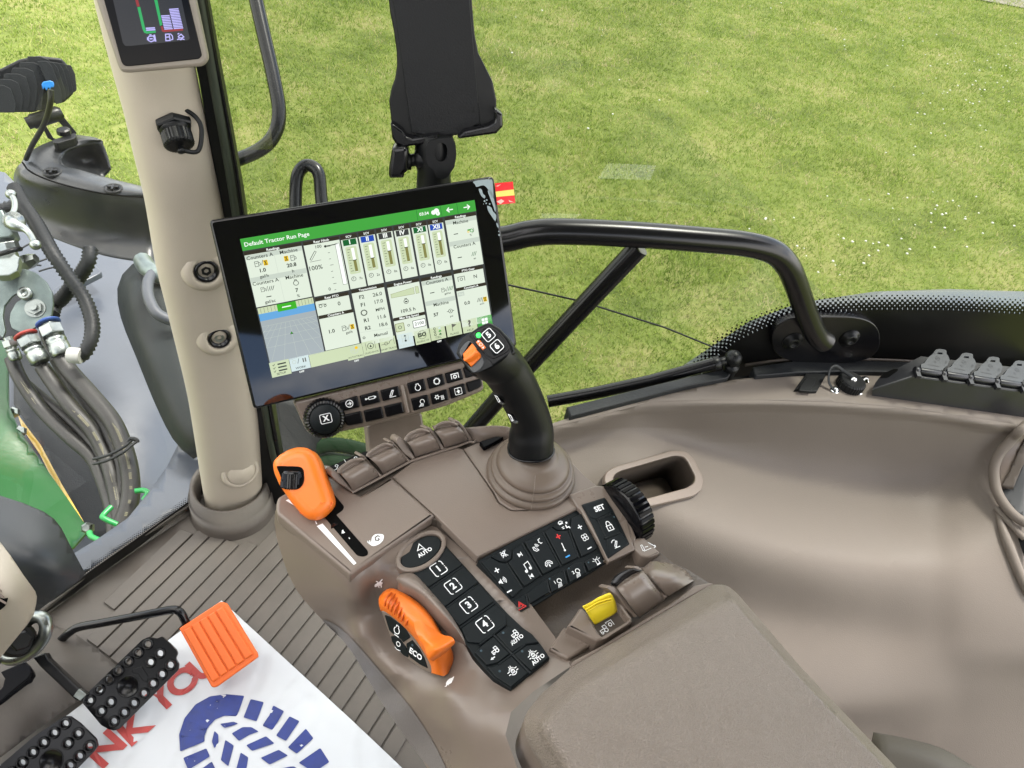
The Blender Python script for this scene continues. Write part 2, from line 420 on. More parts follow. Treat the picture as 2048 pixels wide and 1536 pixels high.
class Art:
    """2D shapes in sheet units, added onto a mesh"""
    def __init__(s, mb, sheet, up=.0003): s.mb = mb; s.s = sheet; s.up = up; s.n = 0
    def poly(s, pts, mi, up=None):
        if area(pts) > 0: pts = pts[::-1]
        u = s.up if up is None else up
        s.mb.add([s.s.p3(x, y, u) for x, y in pts], tri(pts), mi); s.fix(len(pts))
    def fix(s, n):
        # make the newest faces look at the camera side of the plane
        k = len(s.mb.f)
        i = k - 1
        base = len(s.mb.v) - n
        while i >= 0 and min(s.mb.f[i]) >= base:
            f = s.mb.f[i]; a, b, c = (s.mb.v[f[0]], s.mb.v[f[1]], s.mb.v[f[2]])
            if (b - a).cross(c - a).dot(s.s.pl.n) < 0: s.mb.f[i] = f[::-1]
            i -= 1
    def rect(s, x0, y0, x1, y1, mi, r=0, up=None):
        p = [(x0, y0), (x1, y0), (x1, y1), (x0, y1)]
        s.poly(rounded(p, r) if r else p, mi, up)
    def circ(s, x, y, r, mi, up=None, n=18, ry=None): s.poly([(x + r * math.cos(6.2832 * i / n), y + (ry or r) * math.sin(6.2832 * i / n)) for i in range(n)], mi, up)
    def line(s, pts, w, mi, closed=False, up=None):
        u = s.up if up is None else up
        P_ = [Vector(p[:2]) for p in pts]; k = len(P_); vs = []
        for i in range(k):
            a = P_[i - 1] if (i or closed) else P_[0]; b = P_[(i + 1) % k] if (i < k - 1 or closed) else P_[-1]; p = P_[i]
            e1 = (p - a) if (p - a).length > 1e-9 else (b - p); e2 = (b - p) if (b - p).length > 1e-9 else (p - a)
            if e1.length < 1e-9: e1 = e2 = Vector((1, 0))
            e1.normalize(); e2.normalize(); t = e1 + e2
            if t.length < .2: t = e1
            t.normalize(); n = Vector((-t.y, t.x)); c = max(.45, abs(n.dot(Vector((-e1.y, e1.x)))))
            vs += [p + n * (w / 2 / c), p - n * (w / 2 / c)]
        m = k if closed else k - 1
        fs = [(2 * i, 2 * i + 1, (2 * i + 3) % (2 * k), (2 * i + 2) % (2 * k)) for i in range(m)]
        s.mb.add([s.s.p3(v.x, v.y, u) for v in vs], fs, mi); s.fix(len(vs))
    def ring(s, x, y, r, w, mi, n=20, a0=0, a1=360, up=None, ry=None):
        full = abs(a1 - a0) >= 360
        pts = [(x + r * math.cos(math.radians(a0 + (a1 - a0) * i / n)), y + (ry or r) * math.sin(math.radians(a0 + (a1 - a0) * i / n))) for i in range(n if full else n + 1)]
        s.line(pts, w, mi, full, up)
    def text(s, x, y, h, st, mi, bold=.02, ang=0, up=None, anchor='c', sx=1):
        u = s.up if up is None else up
        vs, fs = text2d(st, bold)
        if not vs: return
        k = h / .72 ; wd = (max(v[0] for v in vs) - min(v[0] for v in vs)) * k * sx
        dx = {'c': 0, 'l': wd / 2, 'r': -wd / 2}[anchor]
        ca, sa = math.cos(math.radians(ang)), math.sin(math.radians(ang)); q = []
        for a, b in vs:
            a = a * k * sx + dx; b = -b * k
            q.append(s.s.p3(x + a * ca - b * sa, y + a * sa + b * ca, u))
        s.mb.add(q, fs, mi); s.fix(len(q))
# ================================================================== OUTSIDE: meadow
def ground_mat():
    m = bpy.data.materials.new('meadow_soil'); m.use_nodes = True; t = m.node_tree; b = t.nodes['Principled BSDF']
    c = t.nodes.new('ShaderNodeTexCoord'); n = t.nodes.new('ShaderNodeTexNoise'); n.inputs['Scale'].default_value = 1.1; n.inputs['Detail'].default_value = 12; n.inputs['Roughness'].default_value = .75
    r = t.nodes.new('ShaderNodeValToRGB'); e = r.color_ramp.elements
    e[0].position = .35; e[0].color = (0.0514, 0.0701, 0.0164, 1); e[1].position = .68; e[1].color = (0.1946, 0.1779, 0.0761, 1)
    x = e.new(.5); x.color = (0.1088, 0.1348, 0.0328, 1)
    t.links.new(c.outputs['Object'], n.inputs['Vector']); t.links.new(n.outputs['Fac'], r.inputs[0]); t.links.new(r.outputs[0], b.inputs['Base Color'])
    b.inputs['Roughness'].default_value = .9; b.inputs['Specular IOR Level'].default_value = .1
    return m
def grass_mat():
    m = bpy.data.materials.new('grass_blades'); m.use_nodes = True; t = m.node_tree; b = t.nodes['Principled BSDF']; o = t.nodes['Material Output']
    g = t.nodes.new('ShaderNodeNewGeometry'); r = t.nodes.new('ShaderNodeValToRGB'); e = r.color_ramp.elements
    e[0].position = 0; e[0].color = (0.0974, 0.1510, 0.0190, 1); e[1].position = 1; e[1].color = (0.4579, 0.3991, 0.2284, 1)
    for p, cc in ((.35, (0.1717, 0.2428, 0.0381, 1)), (.7, (0.2633, 0.3183, 0.0707, 1)), (.88, (0.3550, 0.3560, 0.1250, 1))):
        x = e.new(p); x.color = cc
    c = t.nodes.new('ShaderNodeTexCoord'); n = t.nodes.new('ShaderNodeTexNoise'); n.inputs['Scale'].default_value = 1.6; n.inputs['Detail'].default_value = 7; n.inputs['Roughness'].default_value = .7
    ma = t.nodes.new('ShaderNodeMath'); ma.operation = 'MULTIPLY_ADD'; ma.inputs[1].default_value = 2.3; ma.inputs[2].default_value = -1.03
    ad = t.nodes.new('ShaderNodeMath'); ad.operation = 'ADD'; sc_ = t.nodes.new('ShaderNodeMath'); sc_.operation = 'MULTIPLY'; sc_.inputs[1].default_value = .75
    t.links.new(c.outputs['Object'], n.inputs['Vector']); t.links.new(n.outputs['Fac'], ma.inputs[0]); t.links.new(g.outputs['Random Per Island'], sc_.inputs[0])
    t.links.new(ma.outputs[0], ad.inputs[0]); t.links.new(sc_.outputs[0], ad.inputs[1]); t.links.new(ad.outputs[0], r.inputs[0]); t.links.new(r.outputs[0], b.inputs['Base Color'])
    b.inputs['Roughness'].default_value = .55; b.inputs['Specular IOR Level'].default_value = .25
    tl = t.nodes.new('ShaderNodeBsdfTranslucent'); mx = t.nodes.new('ShaderNodeMixShader'); mx.inputs[0].default_value = .5
    t.links.new(r.outputs[0], tl.inputs[0]); t.links.new(b.outputs[0], mx.inputs[1]); t.links.new(tl.outputs[0], mx.inputs[2]); t.links.new(mx.outputs[0], o.inputs[0])
    return m
mb = MB(); mb.add([(-60, -60, 0), (60, -60, 0), (60, 90, 0), (-60, 90, 0)], [(0, 1, 2, 3)])
o = mb.build('ground', ground_mat()); o['kind'] = 'structure'
def blades():
    rng = np.random.default_rng(7); N = 600000
    d = 2.0 + 20.5 * rng.random(N) ** 1.05; a = np.radians(-50 + 108 * rng.random(N))
    x = d * np.sin(a); y = d * np.cos(a)
    cl = np.sin(x * 2.1 + 1.3 * np.sin(y * 1.7)) * np.sin(y * 2.3 + 1.1 * np.sin(x * 1.3)) + .6 * np.sin(x * 6.3 + 2 * np.sin(y * 4.1)) * np.sin(y * 5.7)
    h = (.012 + .022 * rng.random(N)) * (1 + .18 * cl) * (1 + d / 40); wd = (.0009 + .0013 * rng.random(N)) * (1 + d / 4.5)
    # a few taller tufts
    for tx, ty, tr in ((.75, 4.6, .55), (1.35, 5.0, .5), (3.2, 7.2, .7), (.2, 6.3, .6), (-.9, 8.0, .7), (5.6, 8.0, .8)):
        q = np.exp(-((x - tx) ** 2 + (y - ty) ** 2) / tr ** 2 * 2.5); h *= 1 + .9 * q
    lg = rng.random(N) < .035; h = np.where(lg, h * 2.4, h)
    th = rng.random(N) * 2 * np.pi; ln = h * (.5 + .9 * rng.random(N)); lt = rng.random(N) * 2 * np.pi
    b = np.stack([x, y, np.zeros(N)], 1); s = np.stack([np.cos(th), np.sin(th), np.zeros(N)], 1) * wd[:, None]
    mid = b + np.stack([np.cos(lt) * ln * .35, np.sin(lt) * ln * .35, h * .6], 1)
    tip = b + np.stack([np.cos(lt) * ln, np.sin(lt) * ln, h], 1)
    V_ = np.stack([b - s, b + s, mid + s * .7, mid - s * .7, tip], 1).reshape(-1, 3).astype(np.float32)
    i = np.arange(N)[:, None] * 5
    me = bpy.data.meshes.new('meadow_grass'); me.vertices.add(N * 5); me.vertices.foreach_set('co', V_.ravel())
    li = np.concatenate([i + np.array([[0, 1, 2, 3]]), i + np.array([[3, 2, 4]])], 1).ravel().astype(np.int32)
    me.loops.add(len(li)); me.loops.foreach_set('vertex_index', li)
    ls = (np.arange(N)[:, None] * 7 + np.array([[0, 4]])).ravel().astype(np.int32)
    me.polygons.add(N * 2); me.polygons.foreach_set('loop_start', ls)
    me.update(calc_edges=True); me.materials.append(grass_mat())
    o = bpy.data.objects.new('meadow_grass', me); sc.collection.objects.link(o); ORG[o.name] = Vector()
    tag(o, 'short green and straw coloured meadow grass filling the view outside the cab', 'grass', kind='stuff')
blades()
mb = MB(); rng = random.Random(3)
for i in range(170):
    c = rng.choice([(1990, 120, 60, 40), (1880, 240, 70, 40), (1940, 150, 70, 50), (1700, 480, 90, 40), (1900, 450, 80, 50), (1130, 110, 160, 90), (1820, 60, 140, 40)])
    p = H(rng.gauss(c[0], c[2]), rng.gauss(c[1], c[3]), .075)
    if p.y > 0: ball(mb, p, .006 + .008 * rng.random(), 0, 6, .6)
o = mb.build('clover_blossom', mat('clover_white', (.40, .40, .36), .7)); tag(o, 'white clover heads scattered in the meadow grass on the right', 'clover', kind='stuff')
mb = MB(); a = [H(1900, -8, 0), H(1960, 2, 0), H(2080, 24, 0), H(2200, 40, 0), H(2300, -40, 0), H(1950, -60, 0)]
mb.add([v + Vector((0, 0, .02)) for v in a], [tuple(range(6))[::-1]])
o = mb.build('path', mat('gravel_path', (.15, .13, .11), .9, var=.3, vscale=5)); o['kind'] = 'structure'

# ================================================================== GLASS
def glass(name, tint, refl):
    m = bpy.data.materials.new(name); m.use_nodes = True; t = m.node_tree; t.nodes.clear()
    o = t.nodes.new('ShaderNodeOutputMaterial'); tr = t.nodes.new('ShaderNodeBsdfTransparent'); tr.inputs[0].default_value = (*tint, 1)
    g = t.nodes.new('ShaderNodeBsdfGlossy'); g.inputs['Roughness'].default_value = .0; f = t.nodes.new('ShaderNodeFresnel'); f.inputs[0].default_value = 1.8
    ge = t.nodes.new('ShaderNodeNewGeometry'); fr_ = t.nodes.new('ShaderNodeMath'); fr_.operation = 'SUBTRACT'; fr_.inputs[0].default_value = 1; t.links.new(ge.outputs['Backfacing'], fr_.inputs[1]); m3 = t.nodes.new('ShaderNodeMath'); m3.operation = 'MULTIPLY'
    mu = t.nodes.new('ShaderNodeMath'); mu.operation = 'MULTIPLY'; mu.inputs[1].default_value = refl
    mx = t.nodes.new('ShaderNodeMixShader'); t.links.new(f.outputs[0], mu.inputs[0]); t.links.new(mu.outputs[0], m3.inputs[0]); t.links.new(fr_.outputs[0], m3.inputs[1]); t.links.new(m3.outputs[0], mx.inputs[0])
    t.links.new(tr.outputs[0], mx.inputs[1]); t.links.new(g.outputs[0], mx.inputs[2]); 
    c = t.nodes.new('ShaderNodeTexCoord'); n = t.nodes.new('ShaderNodeTexNoise'); n.inputs['Scale'].default_value = 5; n.inputs['Detail'].default_value = 9; n.inputs['Roughness'].default_value = .7
    mp_ = t.nodes.new('ShaderNodeMapping'); mp_.inputs['Scale'].default_value = (1, 1, .35); t.links.new(c.outputs['Object'], mp_.inputs[0]); t.links.new(mp_.outputs[0], n.inputs['Vector'])
    mr = t.nodes.new('ShaderNodeMapRange'); mr.inputs[1].default_value = .45; mr.inputs[2].default_value = .85; mr.inputs[3].default_value = .001; mr.inputs[4].default_value = .03
    df = t.nodes.new('ShaderNodeBsdfDiffuse'); df.inputs[0].default_value = (.6, .6, .56, 1); m4 = t.nodes.new('ShaderNodeMixShader'); m5 = t.nodes.new('ShaderNodeMath'); m5.operation = 'MULTIPLY'
    t.links.new(n.outputs['Fac'], mr.inputs[0]); t.links.new(mr.outputs[0], m5.inputs[0]); t.links.new(fr_.outputs[0], m5.inputs[1]); t.links.new(m5.outputs[0], m4.inputs[0])
    t.links.new(mx.outputs[0], m4.inputs[1]); t.links.new(df.outputs[0], m4.inputs[2]); t.links.new(m4.outputs[0], o.inputs[0]); return m
M_glassR = glass('side_glass', (.80, .82, .80), 1.0); M_glassL = glass('front_glass', (.985, .995, .985), .3)
M_frit = mat('ceramic_frit', (.004, .004, .004), .3, spec=.2)
SW = Pl((0, .97, 1.8), (.2667, -1, 0))
A_ = H(410, 985, 1.76); B_ = H(80, 1220, 1.76)
WS = plane3(A_, B_, A_ + Vector((0, 0, 1)))
def pane(mb, pl, xy, z0, z1, th=.004):
    """upright slab over a plan line"""
    a, b = [Vector((*q, 0)) for q in xy]; n = Vector((pl.n.x, pl.n.y, 0)) * (th / 2); m = (a + b) / 2
    box(mb, m + Vector((0, 0, (z0 + z1) / 2)), (b - a) / 2, n, Vector((0, 0, (z1 - z0) / 2)))
mb = MB(); pane(mb, SW, ((-.455, .97 - .2667 * .455), (1.7, .97 + .2667 * 1.7)), 1.70, 3.6)
side = mb.build('side_window', M_glassR); tag(side, 'tinted side window pane reaching from the corner pillar across the right of the cab', 'window')
mb = MB()
edge = [(1395, 760), (1425, 722), (1470, 684), (1540, 650), (1620, 628), (1750, 619), (1900, 620), (2120, 632)]
sh = SW.up(.005)
low = [(2120, 760), (1900, 748), (1700, 746), (1500, 762), (1400, 778)]
prism(mb, [(x, y) for x, y in edge] + low, sh, top=.0005, bot=-.0005)
ec = cat(edge, 8)
def along(c, step):
    out = []; acc = 0
    for i in range(1, len(c)):
        a = Vector(c[i - 1][:2]); b = Vector(c[i][:2]); L_ = (b - a).length
        while acc < L_:
            p = a.lerp(b, acc / L_); t = (b - a).normalized(); out.append((p, t, Vector((t.y, -t.x)))); acc += step
        acc -= L_
    return out
for row, s in enumerate((4.3, 3.9, 3.4, 2.8, 2.1, 1.5)):
    for k, (p, t, n) in enumerate(along(ec, 10.2)):
        c = p + n * (1.5 + row * 5.1) + t * (5.1 if row % 2 else 0)
        q = [c + t * s + n * s, c + t * s - n * s, c - t * s - n * s, c - t * s + n * s]
        mb.add([sh.hit(v.x, v.y) for v in q], [(0, 1, 2, 3)]); 
mb.build('frit_band', M_frit, side)
# windshield
dv = Vector((A_.x - B_.x, A_.y - B_.y, 0)).normalized()
a2 = A_ + dv * .02; b2 = A_ - dv * 1.3
mb = MB(); pane(mb, WS, ((a2.x, a2.y), (b2.x, b2.y)), 1.70, 3.6)
wind = mb.build('windshield', M_glassL); tag(wind, 'clear front windshield pane to the left of the corner pillar', 'window')
mb = MB(); sh = WS.up(-.006)
gl = [(182, -20), (200, 60), (236, 170), (282, 330), (330, 520), (372, 720), (402, 900), (408, 975)]
gc = cat(gl, 10)
o1 = gc; o2 = [(x + 50, y) for x, y in gc][::-1]
prism(mb, [(x + 16, y) for x, y in gc] + o2, sh, top=.0005, bot=-.0005)
for row, s in enumerate((2.2, 2.1, 1.9, 1.6, 1.3, 1.0)):
    for k, (p, t, n) in enumerate(along(gc, 5.6)):
        c = p - n * (-15 + row * 3.6) * 1.0
        c = p + Vector((16 - row * 3.4, 0)) + t * (2.8 if row % 2 else 0)
        q = [c + t * s, c + Vector((s, 0)), c - t * s, c - Vector((s, 0))]
        mb.add([sh.hit(v.x, v.y) for v in q], [(0, 1, 2, 3)])
sl_ = [(72, 1232), (180, 1148), (300, 1064), (412, 984)]
prism(mb, [(x, y - 6) for x, y in sl_] + [(x, y + 14) for x, y in sl_[::-1]], sh, top=.0005, bot=-.0005)
for row, s in enumerate((1.9, 1.5, 1.1)):
    for p, t, n in along(cat(sl_, 8), 5.0):
        c = p + n * (7 + row * 3.2) + t * (2.5 if row % 2 else 0); q = [c + t * s, c + n * s, c - t * s, c - n * s]
        mb.add([sh.hit(v.x, v.y) for v in q], [(0, 1, 2, 3)])
mb.build('frit_band', M_frit, wind)

# ================================================================== OUTSIDE: tractor front
Z = zz
# big grey fender / side sheet
mb = MB()
val = RBF([(-400, 330, 1.30), (-60, 330, 1.30), (120, 400, 1.32), (300, 450, 1.28), (430, 520, 1.2), (-60, 700, 1.34), (150, 700, 1.36), (330, 760, 1.30), (120, 900, 1.33), (300, 980, 1.25), (60, 1100, 1.3), (240, 1110, 1.18), (420, 980, 1.12), (430, 760, 1.2)])
relief(mb, [(-520, 300), (-60, 330), (10, 345), (60, 395), (180, 400), (430, 420), (450, 700), (450, 990), (180, 1160), (-60, 1160), (-520, 1160)], val, H, 22)
o = mb.build('front_fender', M_hood, solid=.006); tag(o, 'broad smooth grey blue fender seen through the windshield behind the hoses', 'fender')
mb = MB()
prism(mb, Z('V', (470, 900), (790, 690), (850, 660), (915, 735), (905, 750), (490, 960)), hplane(1.42), top=0, bot=-.02, chamfer=.004)
o = mb.build('bracket_plate', M_hood); tag(o, 'flat grey bracket plate lying on the fender under the crossing conduits', 'bracket')
# lower sill sheet outside the windshield
mb = MB()
relief(mb, Z('LM', (780, 1120), (735, 1210), (650, 1330), (560, 1440), (430, 1530), (250, 1640), (180, 1740), (400, 1660), (640, 1500), (920, 1330), (900, 1180)), lambda x, y: 1.70, H, 25)
o = mb.build('cowl_sill', M_hood, solid=.012); tag(o, 'narrow grey sill sheet just outside the bottom edge of the windshield', 'sill')
# dark tank
mb = MB()
loft(mb, [Z('LM', (640, 300, 1.86), (560, 340, 1.84), (515, 430, 1.83), (530, 560, 1.80), (600, 740, 1.78), (690, 960, 1.76), (770, 1110, 1.745), (850, 1180, 1.73)),
          Z('LM', (680, 330, 1.90), (610, 380, 1.91), (580, 460, 1.90), (600, 580, 1.87), (670, 760, 1.85), (750, 960, 1.82), (820, 1100, 1.79), (870, 1170, 1.75)),
          Z('LM', (760, 330, 1.89), (740, 400, 1.90), (760, 500, 1.90), (790, 600, 1.88), (830, 780, 1.86), (870, 960, 1.83), (910, 1100, 1.80), (915, 1165, 1.76)),
          Z('LM', (860, 330, 1.84), (860, 420, 1.84), (870, 500, 1.84), (890, 620, 1.83), (900, 800, 1.81), (930, 960, 1.79), (950, 1100, 1.77), (950, 1160, 1.73))], n=16, m=5)
o = mb.build('side_tank', mat('tank_charcoal', (.006, .009, .010), .6, spec=.25, bump=.3, bscale=300, dist=.0006, var=.06), solid=.006); tag(o, 'dark charcoal rounded tank standing close beside the corner pillar outside', 'tank')
mb = MB(); tube(mb, [H(*p) for p in cat(Z('LM', (700, 335, 1.93), (655, 390, 1.94), (650, 460, 1.94), (680, 530, 1.93), (720, 560, 1.92), (780, 580, 1.91)), 6)], .012, 10)
mb.build('vent_hose', mat('grey_hose', (.035, .04, .05), .55), o)
mb = MB(); tube(mb, [H(*p) for p in cat(Z('LM', (625, 310, 1.92), (650, 345, 1.93), (700, 375, 1.93), (740, 370, 1.92)), 5)], .02, 10)
mb.build('wrapped_pipe', M_steeld, o)
# green frame member
mb = MB()
relief(mb, Z('LM', (-60, 640), (0, 650), (30, 680), (38, 940), (84, 1050), (180, 1190), (280, 1330), (390, 1490), (330, 1560), (200, 1640), (-60, 1500)), RBF([(-60, 700, 1.55), (20, 700, 1.56), (20, 850, 1.52), (60, 950, 1.48), (150, 1060, 1.46), (0, 1050, 1.52)]), H, 20)
gr = mb.build('green_side_frame', M_green, solid=.01); tag(gr, 'glossy green painted front frame of the tractor at the left edge', 'frame')
for x, y in ((60, 975), (88, 1058), (385, 1483)):
    mb = MB(); c = H(*z1('LM', x, y), 1.5); lathe(mb, c, (.2, -.5, .8), [(.013, -.01), (.013, .008), (.008, .014)], 6, 0, False); mb.build('bolt', M_steel, gr)
mb = MB()
c1 = Z('LM', (78, 985), (180, 1120), (265, 1280), (365, 1450)); c2 = Z('LM', (95, 1040), (170, 1150), (250, 1310), (352, 1478))
relief(mb, c1 + c2[::-1], lambda x, y: 1.44, H, 20)
o = mb.build('yellow_frame_edge', M_yelp, solid=.01); tag(o, 'thin yellow painted edge running along the green front frame', 'frame edge')
mb = MB()
relief(mb, Z('LM', (60, 700), (180, 760), (330, 900), (450, 1100), (520, 1250), (530, 1430), (430, 1540), (360, 1500), (240, 1240), (110, 1010), (60, 940)), lambda x, y: 1.40, H, 20)
o = mb.build('rubber_mud_flap', M_char, solid=.01); tag(o, 'dark rubber flap behind the bundle of hydraulic hoses', 'flap')
# hydraulic hoses
hoses = [((52, 740, 1.66), (90, 830, 1.64), (180, 960, 1.60), (300, 1080, 1.58), (400, 1170, 1.56), (450, 1270, 1.54), (490, 1400, 1.52), (505, 1560, 1.50)),
         ((185, 775, 1.68), (235, 850, 1.66), (310, 950, 1.64), (400, 1050, 1.61), (455, 1150, 1.58), (490, 1250, 1.56), (520, 1400, 1.53), (530, 1560, 1.5)),
         ((262, 735, 1.70), (310, 800, 1.68), (400, 900, 1.66), (490, 1010, 1.64), (540, 1120, 1.61), (570, 1240, 1.58), (570, 1360, 1.55), (530, 1490, 1.52)),
         ((200, 620, 1.66), (240, 730, 1.65), (310, 850, 1.62), (390, 960, 1.61), (470, 1060, 1.60), (520, 1180, 1.57), (540, 1300, 1.55), (545, 1480, 1.5)),
         ((110, 850, 1.62), (170, 900, 1.60), (290, 1000, 1.585), (400, 1110, 1.57), (470, 1210, 1.56), (500, 1330, 1.53), (515, 1500, 1.5))]
hl = ['black hydraulic hose nearest the green frame, running down from the leftmost fitting', 'hydraulic hose with printed text hanging from the red ringed fitting', 'thick hydraulic hose coming from the blue ringed fitting on the right of the bundle', 'worn braided hose running behind the blue ringed fitting', 'thin lower hose lying inside the bundle above the flap']
for i, h in enumerate(hoses):
    pts = [H(*p) for p in cat(Z('LM', *h), 8)]; r = (.016, .017, .020, .015, .013)[i]
    mb = MB(); tube(mb, pts, r, 12)
    ho = mb.build('hydraulic_hose', M_hose); tag(ho, hl[i], 'hose', 'hydraulic hoses outside the windshield')
    mb = MB(); rng = random.Random(i)
    for k in range(6, len(pts) - 4):
        p = pts[k]; t = (pts[k + 1] - p); n = (CAM - p).normalized(); s = t.cross(n).normalized()
        if rng.random() < .75:
            for q in range(3):
                c = p + t * (q / 3 + .1) + n * (r + .0006); mb.add([c + t * .1 + s * .003, c - t * .1 + s * .003, c - t * .1 - s * .003, c + t * .1 - s * .003], [(3, 2, 1, 0)])
    mb.build('print', M_hosep, ho)
def fitting(name, label, a, b, r, ring=None):
    A, B = H(*a), H(*b); ax = B - A; L_ = ax.length; mb = MB()
    lathe(mb, A, ax, [(r * .8, 0), (r * .8, L_ * .2)], 12, 0, True); lathe(mb, A, ax, [(r * 1.2, L_ * .15), (r * 1.25, L_ * .17), (r * 1.25, L_ * .40), (r * 1.2, L_ * .42)], 6, 0, False)
    lathe(mb, A, ax, [(r * .85, L_ * .42), (r * .85, L_ * .5), (r * 1.1, L_ * .52), (r * 1.1, L_ * .6), (r * .95, L_ * .63), (r * 1.12, L_ * .68), (r * 1.12, L_ * .95), (r * .9, L_)], 14)
    o = mb.build(name, M_steel); tag(o, label, 'hose fitting', 'steel hose fittings')
    if ring:
        mb = MB(); lathe(mb, A, ax, [(r * 1.15, 0), (r * 1.3, .002), (r * 1.3, .005), (r * 1.15, .007)], 18); mb.build('ring', mat(name + ring[0], ring[1], .5), o)
fitting('hose_fitting', 'zinc hose fitting with a red ring below the round plate', Z('V', (225, 1300, 1.74))[0], Z('V', (375, 1560, 1.70))[0], .020, ('red', (.22, .02, .015)))
fitting('hose_fitting', 'zinc hose fitting with a blue ring at the right below the round plate', Z('V', (430, 1190, 1.75))[0], Z('V', (570, 1500, 1.71))[0], .021, ('blue', (.015, .05, .2)))
fitting('hose_fitting', 'leftmost zinc hose fitting beside the green frame', Z('V', (70, 1330, 1.72))[0], Z('V', (150, 1540, 1.68))[0], .013)
# round plate
pc = H(*z1('V', 235, 1005), 1.78); npl = Pl(pc, (.25, -.55, .8))
mb = MB(); sh_ = []
for i in range(40):
    a = math.radians(200 + 325 * i / 39); sh_.append(z1('V', 235 + 250 * math.cos(a), 1000 + 285 * math.sin(a)))
sh_ = [z1('V', *p) for p in ((-60, 820), (40, 750), (130, 722), (230, 716), (330, 750), (420, 830), (475, 930), (485, 1040), (470, 1140), (400, 1200), (300, 1260), (215, 1300), (110, 1250), (90, 1180), (100, 1110), (150, 1020), (230, 970), (215, 905), (120, 960), (45, 1050), (30, 1150), (55, 1280), (30, 1340), (-60, 1260))]
prism(mb, rounded(sh_, 3), npl, top=.004, bot=-.004, chamfer=.0015)
pl_ = mb.build('round_steel_plate', M_steeld); tag(pl_, 'round dull steel plate with a curved slot clamping the hose fittings', 'steel plate')
mb = MB(); lathe(mb, npl.hit(*z1('V', 320, 1070), up=.004), npl.n, [(.022, 0), (.022, .003)], 20)
lathe(mb, npl.hit(*z1('V', 320, 1070), up=.004), npl.n, [(.017, .003), (.017, .013)], 6, 0, False); lathe(mb, npl.hit(*z1('V', 320, 1070), up=.004), npl.n, [(.009, .013), (.009, .022)], 12)
mb.build('hex_nut', M_steel, pl_)
mb = MB(); lathe(mb, npl.hit(*z1('V', 240, 945), up=.004), npl.n, [(.015, 0), (.015, .016), (.008, .016), (.007, .010), (.0001, .010)], 16); mb.build('socket_bolt', M_steel, pl_)
mb = MB(); relief(mb, Z('V', (-60, 900), (60, 880), (230, 900), (260, 1290), (110, 1340), (-60, 1340)), lambda x, y: 1.70, H, 20)
mb.build('back_plate', M_char, pl_, solid=.006)
# valve with lever
mb = MB()
prism(mb, Z('V', (-80, 190), (20, 175), (70, 280), (115, 395), (85, 430), (-80, 430)), Pl(H(*z1('V', 20, 300), 1.9), (.3, -.6, .7)), top=0, bot=-.06, chamfer=.004)
vl = mb.build('ball_valve', M_steeld); tag(vl, 'square zinc ball valve block at the left edge outside', 'valve')
mb = MB(); pts = [H(*p) for p in cat(Z('V', (100, 40, 1.97), (135, 110, 1.965), (130, 190, 1.96), (90, 250, 1.96), (120, 310, 1.96), (220, 350, 1.955), (280, 410, 1.95), (320, 495, 1.95)), 6)]
rr = [.007 + .008 * math.exp(-((i / len(pts) - .55) / .12) ** 2) for i in range(len(pts))]
tube(mb, pts, rr, 10); ball(mb, pts[0], .012); ball(mb, pts[-1], .012); lathe(mb, H(*z1('V', 130, 285), 1.95), (.4, -.6, .6), [(.022, -.01), (.022, .01), (.01, .012), (.01, .02)], 12)
mb.build('valve_lever', M_steel, vl)
mb = MB()
for (y0, y1, r) in ((430, 470, .022), (470, 560, .026), (560, 640, .024), (640, 700, .030), (700, 760, .028)):
    A, B = H(*z1('V', 50, y0), 1.86), H(*z1('V', 80, y1), 1.84); lathe(mb, A, B - A, [(r * .95, 0), (r, .002), (r, (B - A).length * .9), (r * .9, (B - A).length)], 8, 0, False)
lathe(mb, H(*z1('V', 230, 655), 1.80), (.6, .2, .3), [(.012, -.03), (.02, -.02), (.02, .01), (.012, .03)], 6, 0, False)
mb.build('hex_coupler', M_steel, vl)
mb = MB(); tube(mb, [H(*p) for p in cat(Z('V', (-40, 590, 1.90), (60, 560, 1.91), (130, 540, 1.91), (185, 532, 1.90)), 4)], .006, 8); mb.build('cable_tie', M_blk, vl)
# conduits
def conduit(pts, r, label, ribs=True):
    c = [H(*p) for p in cat(pts, 10)]; # arc-length resample
    s = [0]
    for i in range(1, len(c)): s.append(s[-1] + (c[i] - c[i - 1]).length)
    n = int(s[-1] / .0048); q = []; j = 0
    for i in range(n):
        d = s[-1] * i / (n - 1)
        while j < len(s) - 2 and s[j + 1] < d: j += 1
        q.append(c[j].lerp(c[j + 1], (d - s[j]) / max(1e-9, s[j + 1] - s[j])))
    mb = MB(); tube(mb, q, [r * (1.04 if (i // 1) % 2 else .80) for i in range(n)], 10); o = mb.build('corrugated_conduit', M_char); tag(o, label, 'conduit', 'corrugated conduits'); return o
conduit(Z('V', (130, -20, 1.93), (200, 120, 1.93), (330, 310, 1.92), (470, 560, 1.90), (620, 780, 1.86), (760, 980, 1.82), (830, 1180, 1.79), (825, 1340, 1.77), (770, 1460, 1.75), (720, 1500, 1.74)), .017, 'long black corrugated conduit crossing over the other and curling down to a white tape')
conduit(Z('V', (815, 520, 1.85), (800, 640, 1.83), (740, 750, 1.80), (640, 880, 1.76), (560, 980, 1.73), (500, 1030, 1.71), (470, 1120, 1.70)), .018, 'shorter black corrugated conduit passing under the crossing and behind the round plate')
conduit(Z('V', (-60, 230, 1.86), (40, 170, 1.87), (190, 135, 1.88)), .017, 'short stub of corrugated conduit behind the valve lever')
mb = MB(); a, b = H(*z1('V', 620, 1490), 1.75), H(*z1('V', 735, 1500), 1.75); lathe(mb, a, b - a, [(.017, 0), (.019, .004), (.019, (b - a).length - .004), (.017, (b - a).length)], 12)
